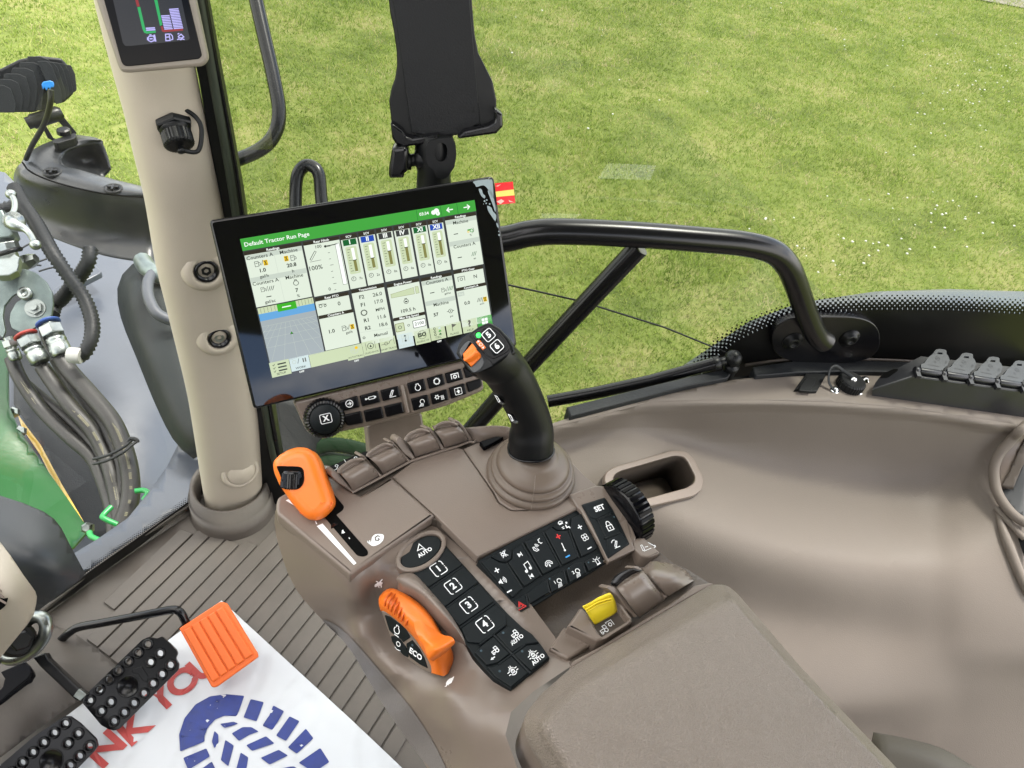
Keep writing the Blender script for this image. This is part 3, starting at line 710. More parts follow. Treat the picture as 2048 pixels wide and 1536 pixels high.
o = mb.build('tape_wrap', mat('white_tape', (.28, .28, .27), .6)); tag(o, 'white tape wrapped round the end of the long conduit', 'tape')
mb = MB()
for dy in (0, 22): tube(mb, [H(*p) for p in cat(Z('LM', (410, 1180 + dy, 1.62), (470, 1165 + dy, 1.64), (540, 1130 + dy, 1.66), (575, 1100 + dy, 1.665), (600, 1098 + dy * .3, 1.665)), 5)], .0035, 6)
tube(mb, [H(*p) for p in cat(Z('LM', (560, 1105, 1.665), (575, 1090, 1.67), (600, 1095, 1.67), (606, 1108, 1.665)), 5)], .004, 6)
o = mb.build('hose_clip', M_char); tag(o, 'dark wire clip holding the hydraulic hoses together', 'clip')
for pts, lb in ((((490, 1390, 1.60), (455, 1425, 1.60), (455, 1440, 1.60), (515, 1468, 1.59)), 'bent green wire guide left of the hose bundle'), (((592, 1322, 1.60), (630, 1318, 1.60), (648, 1330, 1.60), (630, 1360, 1.59)), 'small green wire hook right of the hose bundle'), (((392, 1500, 1.60), (400, 1520, 1.60), (435, 1536, 1.60)), 'short green rod at the foot of the frame beside the bolt')):
    mb = MB(); tube(mb, [H(*p) for p in cat(Z('LM', *pts), 5)], .006, 8); o = mb.build('green_wire_guide', mat('green_wire', (.008, .20, .045), .35)); tag(o, lb, 'wire guide')
# thin wires on the fender
for i, pts in enumerate((((190, 530), (260, 490), (330, 470), (400, 465)), ((300, 655), (370, 640), (440, 615), (470, 615)), ((290, 682), (330, 678), (370, 682)), ((350, 735), (430, 710), (500, 690), (590, 620)))):
    mb = MB(); tube(mb, [H(*z1('V', *p), 1.47) for p in cat(pts, 4)], .003, 6); o = mb.build('loose_wire', M_char); tag(o, ['topmost thin loose wire reaching right from the valve', 'second thin loose wire with a kink near the zinc coupler', 'shortest thin wire stub beside the zinc coupler', 'lowest thin loose wire above the round plate'][i], 'wire', 'thin wires by the valve')
# curved housing with the lamp
mb = MB()
Zt, Zb = 1.93, 1.78
loft(mb, [Z('LT', (1180, 1450, Zt), (850, 1370, Zt), (620, 1305, Zt), (490, 1270, Zt), (450, 1225, Zt), (500, 1160, Zt), (620, 1115, Zt), (780, 1085, Zt)),
          Z('LT', (1180, 1490, Zt + .01), (800, 1430, Zt + .01), (520, 1350, Zt + .01), (330, 1290, Zt + .01), (300, 1210, Zt + .01), (380, 1130, Zt + .01), (560, 1075, Zt + .01), (760, 1070, Zt + .01)),
          Z('LT', (1180, 1520, Zt), (800, 1485, Zt), (450, 1405, Zt), (240, 1320, Zt), (165, 1240, Zt), (230, 1160, Zt), (400, 1080, Zt), (600, 1035, Zt))], n=22, m=5)
lo = Z('LT', (1180, 1520, Zt), (800, 1485, Zt), (450, 1405, Zt), (240, 1320, Zt), (170, 1245, Zt))
loft(mb, [lo, Z('LT', (1180, 1610, Zt - .03), (800, 1570, Zt - .03), (440, 1490, Zt - .03), (180, 1400, Zt - .03), (120, 1300, Zt - .02)),
          Z('LT', (1180, 1850, Zb + .03), (800, 1810, Zb + .03), (440, 1710, Zb + .03), (180, 1560, Zb + .03), (105, 1400, Zb + .04)),
          Z('LT', (1180, 2020, Zb), (800, 1960, Zb), (440, 1840, Zb), (260, 1740, Zb), (150, 1560, Zb))], n=18, m=5)
loft(mb, [Z('LT', (490, 1275, Zt), (450, 1225, Zt), (500, 1160, Zt), (620, 1115, Zt), (780, 1085, Zt)),
          Z('LT', (620, 1330, Zt - .05), (600, 1280, Zt - .06), (640, 1230, Zt - .06), (740, 1200, Zt - .05), (815, 1190, Zt - .03)),
          Z('LT', (790, 1382, Zt - .08), (790, 1370, Zt - .08), (800, 1350, Zt - .08), (825, 1320, Zt - .07), (845, 1300, Zt - .06))], n=12, m=4)
loft(mb, [Z('LT', (600, 1035, Zt), (740, 1058, Zt), (780, 1085, Zt)), Z('LT', (620, 1040, Zt + .001), (750, 1070, Zt), (785, 1110, Zt - .01))], n=4, m=2)
hs = mb.build('curved_lamp_housing', mat('housing_black', (.010, .0115, .013), .38, bump=.25, bscale=300, dist=.0005, var=.12, vscale=25), solid=.004); tag(hs, 'curved black plastic housing carrying the lamp beside the pillar', 'housing')
for (cx, cy) in ((400, 1322), (870, 1447)):
    mb = MB(); c = H(*z1('LT', cx, cy), Zt + .010)
    lathe(mb, c, (0, 0, 1), [(.022, -.003), (.022, .002), (.018, .003), (.016, .001), (.0001, .001)], 18)
    box(mb, c + Vector((0, 0, .004)), (.012, .004, 0), (-.0008, .0025, 0), (0, 0, .003)); box(mb, c + Vector((0, 0, .004)), (-.004, .012, 0), (.0025, .0008, 0), (0, 0, .0028))
    mb.build('screw', M_blk, hs)
mb = MB(); tube(mb, [H(*p) for p in cat(Z('LT', (1180, 1524, Zt), (800, 1489, Zt), (450, 1409, Zt), (240, 1324, Zt), (168, 1245, Zt)), 5)], .0015, 5); mb.build('seam', M_dk, hs)
# lamp
lp = thing('work_lamp', 'black finned work lamp with a blue clip seen from behind', 'lamp', H(*z1('LT', 450, 1060), Zt))
LD = 1.98; M_fin = mat('fin_grey', (.012, .0135, .0145), .5, spec=.2)
def lpl(d): return Pl(P(75, 170, d), -ray(75, 170))
mb = MB(); prism(mb, rounded(Z('LT', (-120, 560), (0, 530), (150, 455), (290, 428), (470, 448), (530, 510), (565, 600), (578, 680), (560, 725), (490, 788), (400, 792), (270, 862), (-120, 862)), 4), lpl(LD + .06), top=0, bot=-.03, chamfer=.006)
mb.build('lamp_body', M_blk, lp)
for i in range(6):
    x = 60 * i; mb = MB(); t = 655 - 44 * i
    o_ = [(-90 + x, t + 10), (-60 + x * .9, t - 3), (30 + x * .95, t), (80 + x, t + 25), (125 + x * .92, t + 150), (112 + x * .85, 865 - 4 * i), (-90 + x, 865 - 4 * i)]
    prism(mb, rounded(Z('LT', *o_), 2), lpl(LD - .060 + .014 * i), top=0, bot=-.004, chamfer=.001); mb.build('cooling_fin', M_fin, lp)
for i in range(5):
    mb = MB(); o_ = [(285 + 48 * i, 470 - 2 * i + 2 * i * i), (360 + 46 * i, 468 + 8 * i), (400 + 44 * i, 510 + 14 * i), (470 + 30 * i, 700 - 4 * i), (478 + 26 * i, 790 - 22 * i), (430 + 26 * i, 800 - 20 * i)]
    prism(mb, rounded(Z('LT', *o_), 2), lpl(LD - .010 + .012 * i), top=0, bot=-.004, chamfer=.001); mb.build('cooling_fin', M_fin, lp)
mb = MB(); prism(mb, rounded(Z('LT', (318, 650), (330, 628), (385, 618), (412, 630), (418, 655), (410, 675), (395, 668), (385, 690), (372, 672), (360, 694), (350, 690), (345, 672), (330, 690)), 2), lpl(LD - .04), top=0, bot=-.015, chamfer=.002); mb.build('blue_clip', M_blue, lp)
mb = MB(); a = [H(*p) for p in cat(Z('LT', (390, 690, Zt + .26), (385, 800, Zt + .23), (340, 950, Zt + .17), (250, 1110, Zt + .08), (200, 1220, Zt + .01)), 6)]; tube(mb, a, .0062, 10); mb.build('cable', M_blk, lp)
for q in (((275, 870), (300, 880), (410, 1060), (455, 1080), (440, 1100), (365, 1060)), ((420, 840), (450, 850), (590, 1020), (575, 1050), (545, 1040), (410, 890))):
    mb = MB(); prism(mb, rounded(Z('LT', *q), 1.5), lpl(LD + .01), top=0, bot=-.012, chamfer=.001); mb.build('bracket_arm', M_blk, lp)
mb = MB(); a, b = lpl(LD).hit(*z1('LT', 265, 930)), lpl(LD).hit(*z1('LT', 450, 870)); lathe(mb, a, b - a, [(.01, -.02), (.016, -.02), (.016, -.008), (.02, -.006), (.02, (b - a).length), (.012, (b - a).length + .01)], 12); mb.build('hinge_bolt', M_blk, lp)
mb = MB(); prism(mb, rounded(Z('LT', (400, 1075), (570, 1020), (590, 1035), (575, 1060), (440, 1100), (410, 1095)), 3), hplane(Zt + .03), top=0, bot=-.02, chamfer=.001); lathe(mb, H(*z1('LT', 495, 1028), Zt + .03), (0, 0, 1), [(.017, 0), (.017, .012), (.012, .015)], 8, 0, False); mb.build('foot_plate', M_blk, lp)
# handles outside the side window
def pipe(name, label, cat_, pts, r, m=None, fn=P, seg=14, grp=None):
    mb = MB(); tube(mb, [fn(*p) for p in cat(pts, 8)], r, seg); o = mb.build(name, m or M_blk2); tag(o, label, cat_, grp); return o
pipe('grab_handle', 'tall bent black tube handle beside the corner pillar outside', 'handle', [(500, -60, 1.9), (512, 0, 1.9), (530, 80, 1.9), (548, 160, 1.9), (558, 225, 1.9), (548, 270, 1.9), (515, 302, 1.9), (440, 332, 1.95), (400, 345, 2.0)], .0185)
pipe('grab_handle', 'small upright black loop handle above the touchscreen outside', 'handle', [(592, 470, 2.0), (591, 410, 2.0), (594, 355, 2.0), (608, 333, 2.0), (625, 333, 2.0), (638, 350, 2.0), (643, 400, 2.0), (652, 470, 2.0)], .0175)
# green straps under the side window
for k, (pts, r) in enumerate(((((608, 945, 1.75), (622, 905, 1.75), (660, 890, 1.75), (710, 896, 1.75), (770, 915, 1.75)), .018), (((600, 990, 1.7), (640, 925, 1.75), (680, 922, 1.75), (760, 935, 1.75)), .02))):
    mb = MB(); tube(mb, [P(*p) for p in cat(pts, 14)], [r * (1 + .06 * (i % 2)) for i in range((len(pts) - 1) * 14 + 1)], 10, flat=.35, flatdir=(0, 0, 1)); o = mb.build('green_strap', M_greendk); tag(o, ['upper notched dark green strap seen low through the side window', 'lower dark green strap just over the rocker levers'][k], 'strap', 'green straps outside')
mb = MB(); loft(mb, [[(500, 770, 1.72), (600, 800, 1.74), (660, 830, 1.76)], [(500, 900, 1.68), (590, 900, 1.72), (630, 920, 1.74)], [(500, 1010, 1.65), (580, 1000, 1.68), (600, 1010, 1.7)]], 6, 4, fn=P)
o = mb.build('fender_flare', M_char, solid=.01); tag(o, 'dark fender panel low outside behind the window frame', 'panel')
# rear fender edge seen over the frit
mb = MB(); relief(mb, [(1300, 800), (1345, 745), (1420, 695), (1500, 642), (1600, 605), (1750, 583), (1900, 578), (2120, 585), (2120, 760), (1700, 770)], RBF([(1300, 800, 1.70), (1450, 680, 1.78), (1600, 610, 1.82), (1900, 580, 1.86), (2120, 585, 1.84), (1700, 760, 1.88), (2100, 760, 1.92), (1450, 780, 1.86)]), H, 25)
o = mb.build('rear_fender', M_hood, solid=.006); tag(o, 'grey rear fender rounding away under the dotted window edge at right', 'fender')
class WSheet:
    """metric frame on a plane: origin and x axis given by two px points, y runs 'down' the page"""
    def __init__(s, pl, o, x, reg='P', flip=False):
        s.pl = pl; s.o = pl.hit(*z1(reg, *o)); s.reg = reg
        s.u = (pl.hit(*z1(reg, *x)) - s.o).normalized(); s.v = s.u.cross(pl.n).normalized()
        if flip: s.v = -s.v
    def p3(s, u, v, up): return s.o + s.u * u + s.v * v + s.pl.n * up
    def uv(s, x, y, reg=None):
        q = s.pl.hit(*z1(reg or s.reg, x, y)) - s.o; return q.dot(s.u), q.dot(s.v)
def plate(mb, outer, holes, pl, top, bot, mi=0):
    """flat plate with real holes; px outlines on pl"""
    if area(outer) > 0: outer = outer[::-1]
    hs_ = [h[::-1] if area(h) < 0 else h for h in holes]
    loops = [outer] + hs_
    n = pl.n; L3 = [[pl.hit(*p) for p in l] for l in loops]
    u = (L3[0][1] - L3[0][0]).normalized(); v = n.cross(u); o = L3[0][0]
    L2 = [[Vector(((q - o).dot(u), (q - o).dot(v), 0)) for q in l] for l in L3]
    fl = [q for l in L3 for q in l]; k = len(fl)
    bm = bmesh.new(); bv_ = [bm.verts.new(q) for l in L2 for q in l]; s = 0
    for l in loops:
        m = len(l)
        for i in range(m): bm.edges.new((bv_[s + i], bv_[s + (i + 1) % m]))
        s += m
    bmesh.ops.triangle_fill(bm, edges=bm.edges[:], use_beauty=True, normal=(0, 0, 1)); bm.verts.index_update()
    t = [tuple(v.index for v in f.verts) for f in bm.faces]; bm.free()
    tv = [q + n * top for q in fl]; bv = [q + n * bot for q in fl]; fs = []
    for f in t:
        a, b, c = (tv[i] for i in f)
        if (b - a).cross(c - a).dot(n) < 0: f = f[::-1]
        fs.append(tuple(f)); fs.append(tuple(i + k for i in f[::-1]))
    s = 0
    for l in loops:
        m = len(l)
        for i in range(m):
            j = (i + 1) % m; fs.append((s + i, s + j, k + s + j, k + s + i)[::-1])
        s += m
    mb.add(tv + bv, fs, mi); return mb
# ================================================================== CORNER PILLAR
PB = H(463, 1010, 1.735); hn = Vector((-PB.x, -PB.y, 0)).normalized(); PP = Pl(PB, hn)
rows = [(-900, 20, 230), (-500, 98, 292), (-120, 172, 350), (0, 196, 366), (130, 229, 386), (226, 255, 405), (300, 272, 420), (390, 294, 439), (517, 316, 462), (608, 338, 478), (758, 374, 502), (836, 388, 514), (927, 402, 520), (990, 412, 524), (1040, 420, 530)]
mb = MB(); rc = cat([(float(a), float(b), float(c)) for a, b, c in rows], 5); ring = []
ux = Vector((0, 0, 1)).cross(hn).normalized()
SEG = 28; vs = []; PD = []
for (y, l, r) in rc:
    c = PP.hit((l + r) / 2, y); d = proj(c)[2]; rad = (r - l) / 2 * d / F * .985; PD.append((y, c, rad))
    for j in range(SEG):
        a = 2 * math.pi * j / SEG; cx, sx_ = math.cos(a), math.sin(a)
        q = abs(cx) ** .8 * (1 if cx > 0 else -1), abs(sx_) ** .8 * (1 if sx_ > 0 else -1)
        vs.append(c + ux * (q[0] * rad) + hn * (q[1] * rad * .9))
k = len(rc); fs = [(i * SEG + j, (i + 1) * SEG + j, (i + 1) * SEG + (j + 1) % SEG, i * SEG + (j + 1) % SEG)[::-1] for i in range(k - 1) for j in range(SEG)]
pil = thing('corner_pillar', 'beige moulded corner pillar cover standing between the windshield and the side window', 'pillar', PB)
mb.add(vs, fs, 0, True); mb.build('pillar_cover', M_beige, pil)
def pil_at(py):
    return min(PD, key=lambda q: abs(q[0] - py))
def surf(px, py, out=0.0):
    """point on the pillar cover seen at a pixel"""
    y, c, rad = pil_at(py); r = ray(px, py); o = CAM - c
    # intersect with vertical elliptic cylinder
    ox, oy = o.dot(ux), o.dot(hn) / .9; dx, dy = r.dot(ux), r.dot(hn) / .9
    A = dx * dx + dy * dy; B = 2 * (ox * dx + oy * dy); C = ox * ox + oy * oy - (rad + out) ** 2; D = B * B - 4 * A * C
    t = (-B - math.sqrt(max(0, D))) / (2 * A); p = CAM + r * t; q = p - c
    n = (ux * q.dot(ux) + hn * (q.dot(hn) / .81)); n.z = 0; return p, n.normalized()
for i, (x, y) in enumerate(((905, 355), (962, 648))):
    p, n = surf(*z1('LM', x, y)); n = (n + (CAM - p).normalized() * .6).normalized(); mb = MB()
    lathe(mb, p - n * .012, n, [(.036, -.01), (.033, .006), (.028, .013), (.0195, .0155), (.0175, .014), (.0165, .010)], 26, 0)
    ss = mb.build('screw_boss', M_beige, pil); mb = MB()
    lathe(mb, p - n * .012, n, [(.0168, .005), (.0165, .015), (.0145, .0165), (.012, .0155), (.010, .008), (.0001, .008)], 22, 0)
    mb.build('screw_cap', M_blk2, ss)
    mb = MB(); lathe(mb, p - n * .012, n, [(.0075, .008), (.007, .0135), (.0035, .0135), (.0032, .009), (.0001, .009)], 6 if i == 0 else 8, 0, False); mb.build('screw_head', M_steel if i else M_blk, ss)
p, n = surf(*z1('LM', 1058, 1240)); n = (n + (CAM - p).normalized() * .5).normalized(); mb = MB()
lathe(mb, p - n * .008, n, [(.036, -.006), (.034, .006), (.030, .0085), (.0265, .008), (.026, .0065), (.0255, .0085), (.022, .0115), (.0001, .0125)], 28, 0); mb.build('cover_cap', M_beige, pil)
# rubber collar at the foot
mb = MB(); c0 = PP.hit(467, 1010); c0.z = 1.73
lathe(mb, c0 + hn * .0, (0, 0, 1), [(.086, -.012), (.080, .012), (.078, .05), (.076, .043), (.071, .078), (.064, .074), (.060, .02)], 36, 0)
mb.build('foot_collar', M_floor, pil)
# connector socket
st = thing('round_socket', 'black twelve pin round socket with hex nut and looped cap strap on the pillar', 'socket', surf(*z1('LT', 1350, 1010))[0])
p, n = surf(*z1('LT', 1345, 1000)); ax = (n * .62 + Vector((0, 0, -1)) * .62 + (CAM - p).normalized() * .25).normalized(); p -= ax * .010
mb = MB(); lathe(mb, p, ax, [(.0215, 0), (.0225, .002), (.0225, .007), (.021, .009)], 6, 0, False); lathe(mb, p, ax, [(.018, .007), (.018, .012), (.0155, .013), (.0155, .016)], 26, 0)
mb.build('hex_nut', M_blk, st)
mb = MB(); lathe(mb, p, ax, [(.0148, .014), (.0172, .015), (.0172, .029), (.0155, .031), (.012, .032), (.0001, .032)], 56, 0, False, rib=.0007, ribn=1)
lathe(mb, p, ax, [(.0035, .031), (.0035, .036), (.0048, .037), (.0048, .040), (.002, .041)], 12, 0); mb.build('cap', M_blk, st)
mb = MB(); q0 = p + ax * .037; q1 = p + ux * .028 + ax * .006 ; 
tube(mb, [Vector(v) for v in cat([tuple(q0), tuple(q0 + ux * .018 + ax * .003), tuple(q0 + ux * .028 - ax * .014 + Vector((0, 0, .008))), tuple(p + ux * .027 + ax * .010 + Vector((0, 0, .013))), tuple(p + ux * .014 + ax * .003 + Vector((0, 0, .019))), tuple(p - ux * .008 + ax * .002 + Vector((0, 0, .018)))], 7)], .0028, 8)
mb.build('cap_strap', M_blk, st)
# corner display
dsp = thing('corner_display', 'portrait gauge display in a beige bezel at the top of the corner pillar', 'display', surf(300, 100)[0])
cpt = surf(310, 60)[0]; dd = proj(cpt)[2] - .03
c_ = P(320, 60, dd); fc = (CAM - c_).normalized(); nn = (fc + ux * -.10 + Vector((0, 0, -.05))).normalized(); DP = Pl(c_, nn)
mb = MB(); prism(mb, rounded(Z('LT', (650, -330), (735, 0), (905, 515, 40), (930, 556, 30), (985, 563, 12), (1560, 512, 14), (1600, 472, 20), (1597, 430, 20), (1505, 0), (1430, -330)), 3), DP, top=0, bot=-.022, chamfer=.004)
mb.build('bezel', mat('bezel_taupe', (.20, .175, .145), .45, bump=.3, bscale=800, dist=.0002), dsp)
mb = MB(); prism(mb, rounded(Z('LT', (715, -300), (800, 0), (935, 482, 12), (958, 506, 8), (1000, 508, 4), (1530, 452, 6), (1552, 425, 8), (1450, 0), (1380, -300)), 3), DP, top=.0012, bot=-.004, chamfer=.0008)
gl_ = mb.build('display_glass', M_gloss, dsp)
ds = WSheet(DP, (945, 340), (1455, 300), 'LT'); mb = MB(); art = Art(mb, ds, .0014)
def dpoly(pts, mi, up=.0016): art.poly([ds.uv(*p) for p in pts], mi, up)
dpoly(rounded([(795, -330), (870, 0), (945, 330, 12), (965, 352, 8), (1000, 352, 6), (1445, 308, 6), (1458, 295, 6), (1395, 0), (1320, -330)], 2), 0, .0014)
dpoly([(1040, 0), (1020, -120), (1040, -120), (1062, 0), (1075, 48), (1054, 52)], 2)
dpoly([(1056, 55), (1078, 52), (1118, 225), (1130, 240), (1198, 235), (1198, 250), (1130, 258), (1108, 250), (1095, 222)], 1)
dpoly([(1186, 0), (1170, -100), (1190, -100), (1210, 0), (1248, 190), (1230, 198)], 1)
dpoly([(1236, 203), (1250, 200), (1258, 228), (1330, 224), (1405, 218), (1408, 234), (1262, 246), (1245, 240)], 2)
for i in range(2): y = 212 + i * 14; dpoly([(1120 + i * 3, y), (1190 + i * 3, y - 4), (1193 + i * 3, y + 6), (1122 + i * 3, y + 10)], 3)
for i in range(9): y = 218 - i * 12.5; x = 1262 - i * 3; dpoly([(x, y), (x + 65, y - 3), (x + 66, y + 5), (x + 1, y + 9)], 3)
for i in range(13): y = 214 - i * 12.2; x = 1335 - i * 3; dpoly([(x, y), (x + 72, y - 5), (x + 73, y + 3), (x + 1, y + 9)], 3)
def dl(pts, w=5, cl=False): art.line([ds.uv(*p) for p in pts], w * .0002, 3, cl, .0016)
dl([(1148, 268), (1165, 266)]); dl([(1145, 278), (1178, 275), (1186, 290), (1183, 312), (1160, 320), (1142, 310), (1140, 290)], 5, True); dl([(1134, 285), (1134, 308)]); dl([(1150, 298), (1174, 296)], 6); dl([(1186, 265), (1196, 318)], 8)
dl([(1275, 312), (1272, 262), (1300, 260), (1308, 310)], 5, True); dl([(1276, 285), (1304, 283)]); dl([(1308, 258), (1325, 275), (1328, 300), (1316, 306)]); 
dl([(1370, 280), (1392, 262), (1412, 282), (1395, 292), (1375, 288)], 5, True); dl([(1365, 262), (1378, 255)]); dl([(1362, 304), (1375, 298), (1388, 304), (1402, 298), (1418, 303)])
def em(name, c, s=.30): return mat(name, (.003, .003, .003), .12, emit=c, es=s, spec=.15)
mb.build('display_graphics', [em('disp_bg', (.016, .018, .024)), em('disp_green', (.01, .38, .10)), em('disp_red', (.28, .015, .02)), em('disp_lilac', (.50, .47, .95))], gl_)
# ================================================================== SIDE WINDOW FRAME
SWi = SW.up(.012)
mb = MB()
fr = [(200, -760), (262, -760), (404, -40), (466, 290), (484, 390), (520, 640), (556, 870), (566, 925), (590, 975), (560, 1000), (520, 1000), (500, 700), (430, 330), (400, 150)]
prism(mb, rounded(fr, 4), SWi, top=.012, bot=-.02, chamfer=.003)
wf = mb.build('window_frame', M_blk); tag(wf, 'black upright window frame along the right side of the corner pillar', 'window frame')
mb = MB(); tube(mb, [SWi.hit(x, y, up=.016) for x, y in cat([(392, -40), (420, 120), (450, 290), (468, 400), (508, 680), (540, 880), (552, 930)], 8)], .006, 8); mb.build('seal', mat('olive_seal', (.022, .03, .018), .5), wf)
mb = MB(); tube(mb, [SWi.hit(x, y, up=.014) for x, y in cat([(402, -40), (430, 120), (462, 290), (480, 400), (518, 680), (552, 880)], 8)], .004, 8); mb.build('seal', M_blk2, wf)
# ================================================================== RAIL, STRUT
SR = SW.up(.045)
def swp(o): return lambda x, y, d=0: SW.hit(x, y, up=o + d)
rail = thing('side_rail', 'bent black tube rail with a slanting brace across the side window', 'rail', SW.hit(1650, 680))
mb = MB(); tube(mb, [SR.hit(x, y) for x, y in cat([(930, 486), (1010, 478), (1060, 467), (1120, 463), (1250, 468), (1400, 479), (1490, 488), (1545, 503), (1574, 530), (1592, 568), (1612, 625), (1632, 668), (1650, 684)], 8)], .0195, 18); mb.build('rail_tube', M_blk2, rail)
mb = MB(); tube(mb, [SR.hit(x, y) for x, y in ((1278, 494), (1180, 598), (1040, 748), (940, 862), (900, 905))], .0165, 16); mb.build('brace', M_blk2, rail)
mb = MB(); br = [z1('R', 955 + 295 * math.copysign(abs(math.cos(t)) ** .55, math.cos(t)), 312 + 128 * math.copysign(abs(math.sin(t)) ** .8, math.sin(t)) + .06 * 0) for t in [2 * math.pi * i / 40 for i in range(40)]]
prism(mb, br, SW.up(.012), top=.008, bot=-.006, chamfer=.002); bp = mb.build('mount_plate', M_blk2, rail)
for x, y in ((780, 335), (1092, 318)):
    mb = MB(); p = SW.hit(*z1('R', x, y), up=.020); lathe(mb, p, SW.n, [(.019, 0), (.019, .002), (.013, .003), (.012, .008), (.006, .010), (.006, .007), (.0001, .007)], 20, 0); mb.build('screw', M_blk, bp)
sp = thing('gas_strut', 'black gas strut with ball joint in front of the lower right window', 'strut', SW.hit(1480, 730))
mb = MB(); tube(mb, [SR.hit(*z1('R', x, y)) for x, y in ((-560, 665), (-300, 618), (0, 553), (200, 498), (358, 455))], .0115, 14); mb.build('strut_body', M_blk2, sp)
mb = MB(); tube(mb, [SR.hit(*z1('R', x, y)) for x, y in ((350, 458), (380, 450), (385, 448), (425, 438))], [.013, .013, .008, .008], 12); ball(mb, SR.hit(*z1('R', 455, 430)), .016); p = SR.hit(*z1('R', 462, 440)); lathe(mb, p, (0, 0, -1), [(.006, 0), (.006, .01), (.014, .012), (.014, .02), (.012, .022), (.012, .06)], 14); mb.build('ball_joint', M_blk, sp)
mb = MB(); tube(mb, [SW.hit(x, y, up=.02) for x, y in ((1000, 566), (1160, 602), (1330, 655), (1450, 704))], .0017, 6); o = mb.build('thin_cable', M_blk); tag(o, 'thin dark line running down the side window to the strut joint', 'cable')
# ================================================================== RIGHT TRIM PANEL
def w_of(p): return p.y - .3 * p.x
def Wf(x, y, wv):
    r = ray(x, y); return CAM + r * (wv / (r.y - .3 * r.x))
LZ = 2.15
mb = MB(); relief(mb, zz('R', (-560, 792), (-300, 712), (0, 640), (250, 590), (440, 548), (560, 535), (900, 518), (1300, 512), (1700, 540), (2200, 575), (2200, 838), (2000, 790), (1700, 742), (1400, 700), (1200, 682), (1000, 668), (600, 655), (300, 657), (0, 668), (-200, 720), (-560, 812)), lambda x, y: LZ, H, 20)
led = mb.build('ledge', M_side, solid=.004); tag(led, 'narrow tan ledge between the dark window trims and the scooped side trim', 'ledge')
def pchip(xs, ys, x):
    n = len(xs)
    if x <= xs[0]: return ys[0] + (ys[1] - ys[0]) / (xs[1] - xs[0]) * (x - xs[0])
    if x >= xs[-1]: return ys[-1] + (ys[-1] - ys[-2]) / (xs[-1] - xs[-2]) * (x - xs[-1])
    d = [(ys[i + 1] - ys[i]) / (xs[i + 1] - xs[i]) for i in range(n - 1)]
    m = [d[0]] + [0 if d[i - 1] * d[i] <= 0 else 2 * d[i - 1] * d[i] / (d[i - 1] + d[i]) for i in range(1, n - 1)] + [d[-1]]
    i = max(k for k in range(n - 1) if xs[k] <= x); h = xs[i + 1] - xs[i]; t = (x - xs[i]) / h
    return ys[i] * (2 * t ** 3 - 3 * t * t + 1) + h * m[i] * (t ** 3 - 2 * t * t + t) + ys[i + 1] * (3 * t * t - 2 * t ** 3) + h * m[i + 1] * (t ** 3 - t * t)
lipl = zz('R', (-560, 806), (-300, 742), (0, 668), (300, 657), (600, 655), (1000, 668), (1400, 700), (1700, 742), (2100, 816))
KX = [1100, 1250, 1350, 1450, 1600, 1750, 1860, 1930, 2040]
KEYS = [([880, 868, 882, 920, 972, 1000, 1008, 1000, 960], [2.095, 2.090, 2.056, 2.018, 1.978, 1.964, 1.978, 2.004, 2.066]),
        ([960, 990, 1022, 1052, 1092, 1112, 1114, 1110, 1095], [2.058, 2.052, 2.034, 2.008, 1.974, 1.960, 1.968, 1.984, 2.008]),
        ([1150, 1180, 1205, 1230, 1252, 1272, 1286, 1292, 1300], [1.925, 1.905, 1.880, 1.864, 1.856, 1.856, 1.864, 1.876, 1.892]),
        ([1380, 1380, 1385, 1408, 1415, 1400, 1380, 1370, 1370], [1.785, 1.782, 1.776, 1.772, 1.772, 1.780, 1.798, 1.812, 1.830]),
        ([1450, 1450, 1455, 1470, 1474, 1466, 1455, 1450, 1450], [1.715, 1.712, 1.706, 1.700, 1.700, 1.706, 1.728, 1.742, 1.76]),
        ([1650] * 9, [1.53, 1.53, 1.53, 1.53, 1.53, 1.53, 1.56, 1.58, 1.60])]
_cc = {}
def rb(x, y):
    k = round(x, 1)
    if k not in _cc:
        y0 = pchip([q[0] for q in lipl], [q[1] for q in lipl], x); ys = [y0, y0 + 8, y0 + 24]; zs_ = [LZ - .0005, LZ - .004, LZ - .030]
        for a, b in KEYS:
            ya, za = pchip(KX, a, x), pchip(KX, b, x); ys.append(max(ya, ys[-1] + 12)); zs_.append(min(za, zs_[-1] - .002))
        _cc[k] = (ys, zs_)
    return pchip(*_cc[k], y)
outl = zz('R', (-560, 806), (-300, 742), (0, 668), (300, 657), (600, 655), (1000, 668), (1200, 682), (1400, 700), (1700, 742), (2000, 790), (2200, 838)) + [(2120, 1600), (1200, 1600), (1180, 1300), (1100, 1100), (1060, 900)]
hol = rounded(Z('K1', (1405, 175), (1440, 130), (1770, 32), (1820, 32), (1850, 60), (1900, 165), (1895, 205), (1850, 240), (1600, 300), (1520, 300)), 6, 4)
mb = MB(); relief(mb, outl, rb, H, 14, hole=[hol])
tp = mb.build('side_trim_panel', M_side); tag(tp, 'large tan moulded side trim with a scooped pocket under the side window', 'trim panel')
hc = H(1300, 950, rb(1300, 950)); hpn = plane3(H(1235, 950, rb(1235, 950)), H(1380, 930, rb(1380, 930)), H(1320, 1000, rb(1320, 1000)))
hpn = Pl(hc, hpn.n)
mb = MB(); ou = rounded(Z('K1', (1362, 180), (1372, 135), (1420, 105), (1760, 8), (1840, 12), (1890, 60), (1945, 170), (1940, 235), (1890, 275), (1640, 335), (1500, 340), (1400, 260)), 8, 5)
inn = rounded(Z('K1', (1415, 185), (1425, 150), (1460, 130), (1770, 40), (1820, 42), (1848, 68), (1895, 160), (1890, 195), (1850, 225), (1610, 290), (1520, 300)), 8, 5)
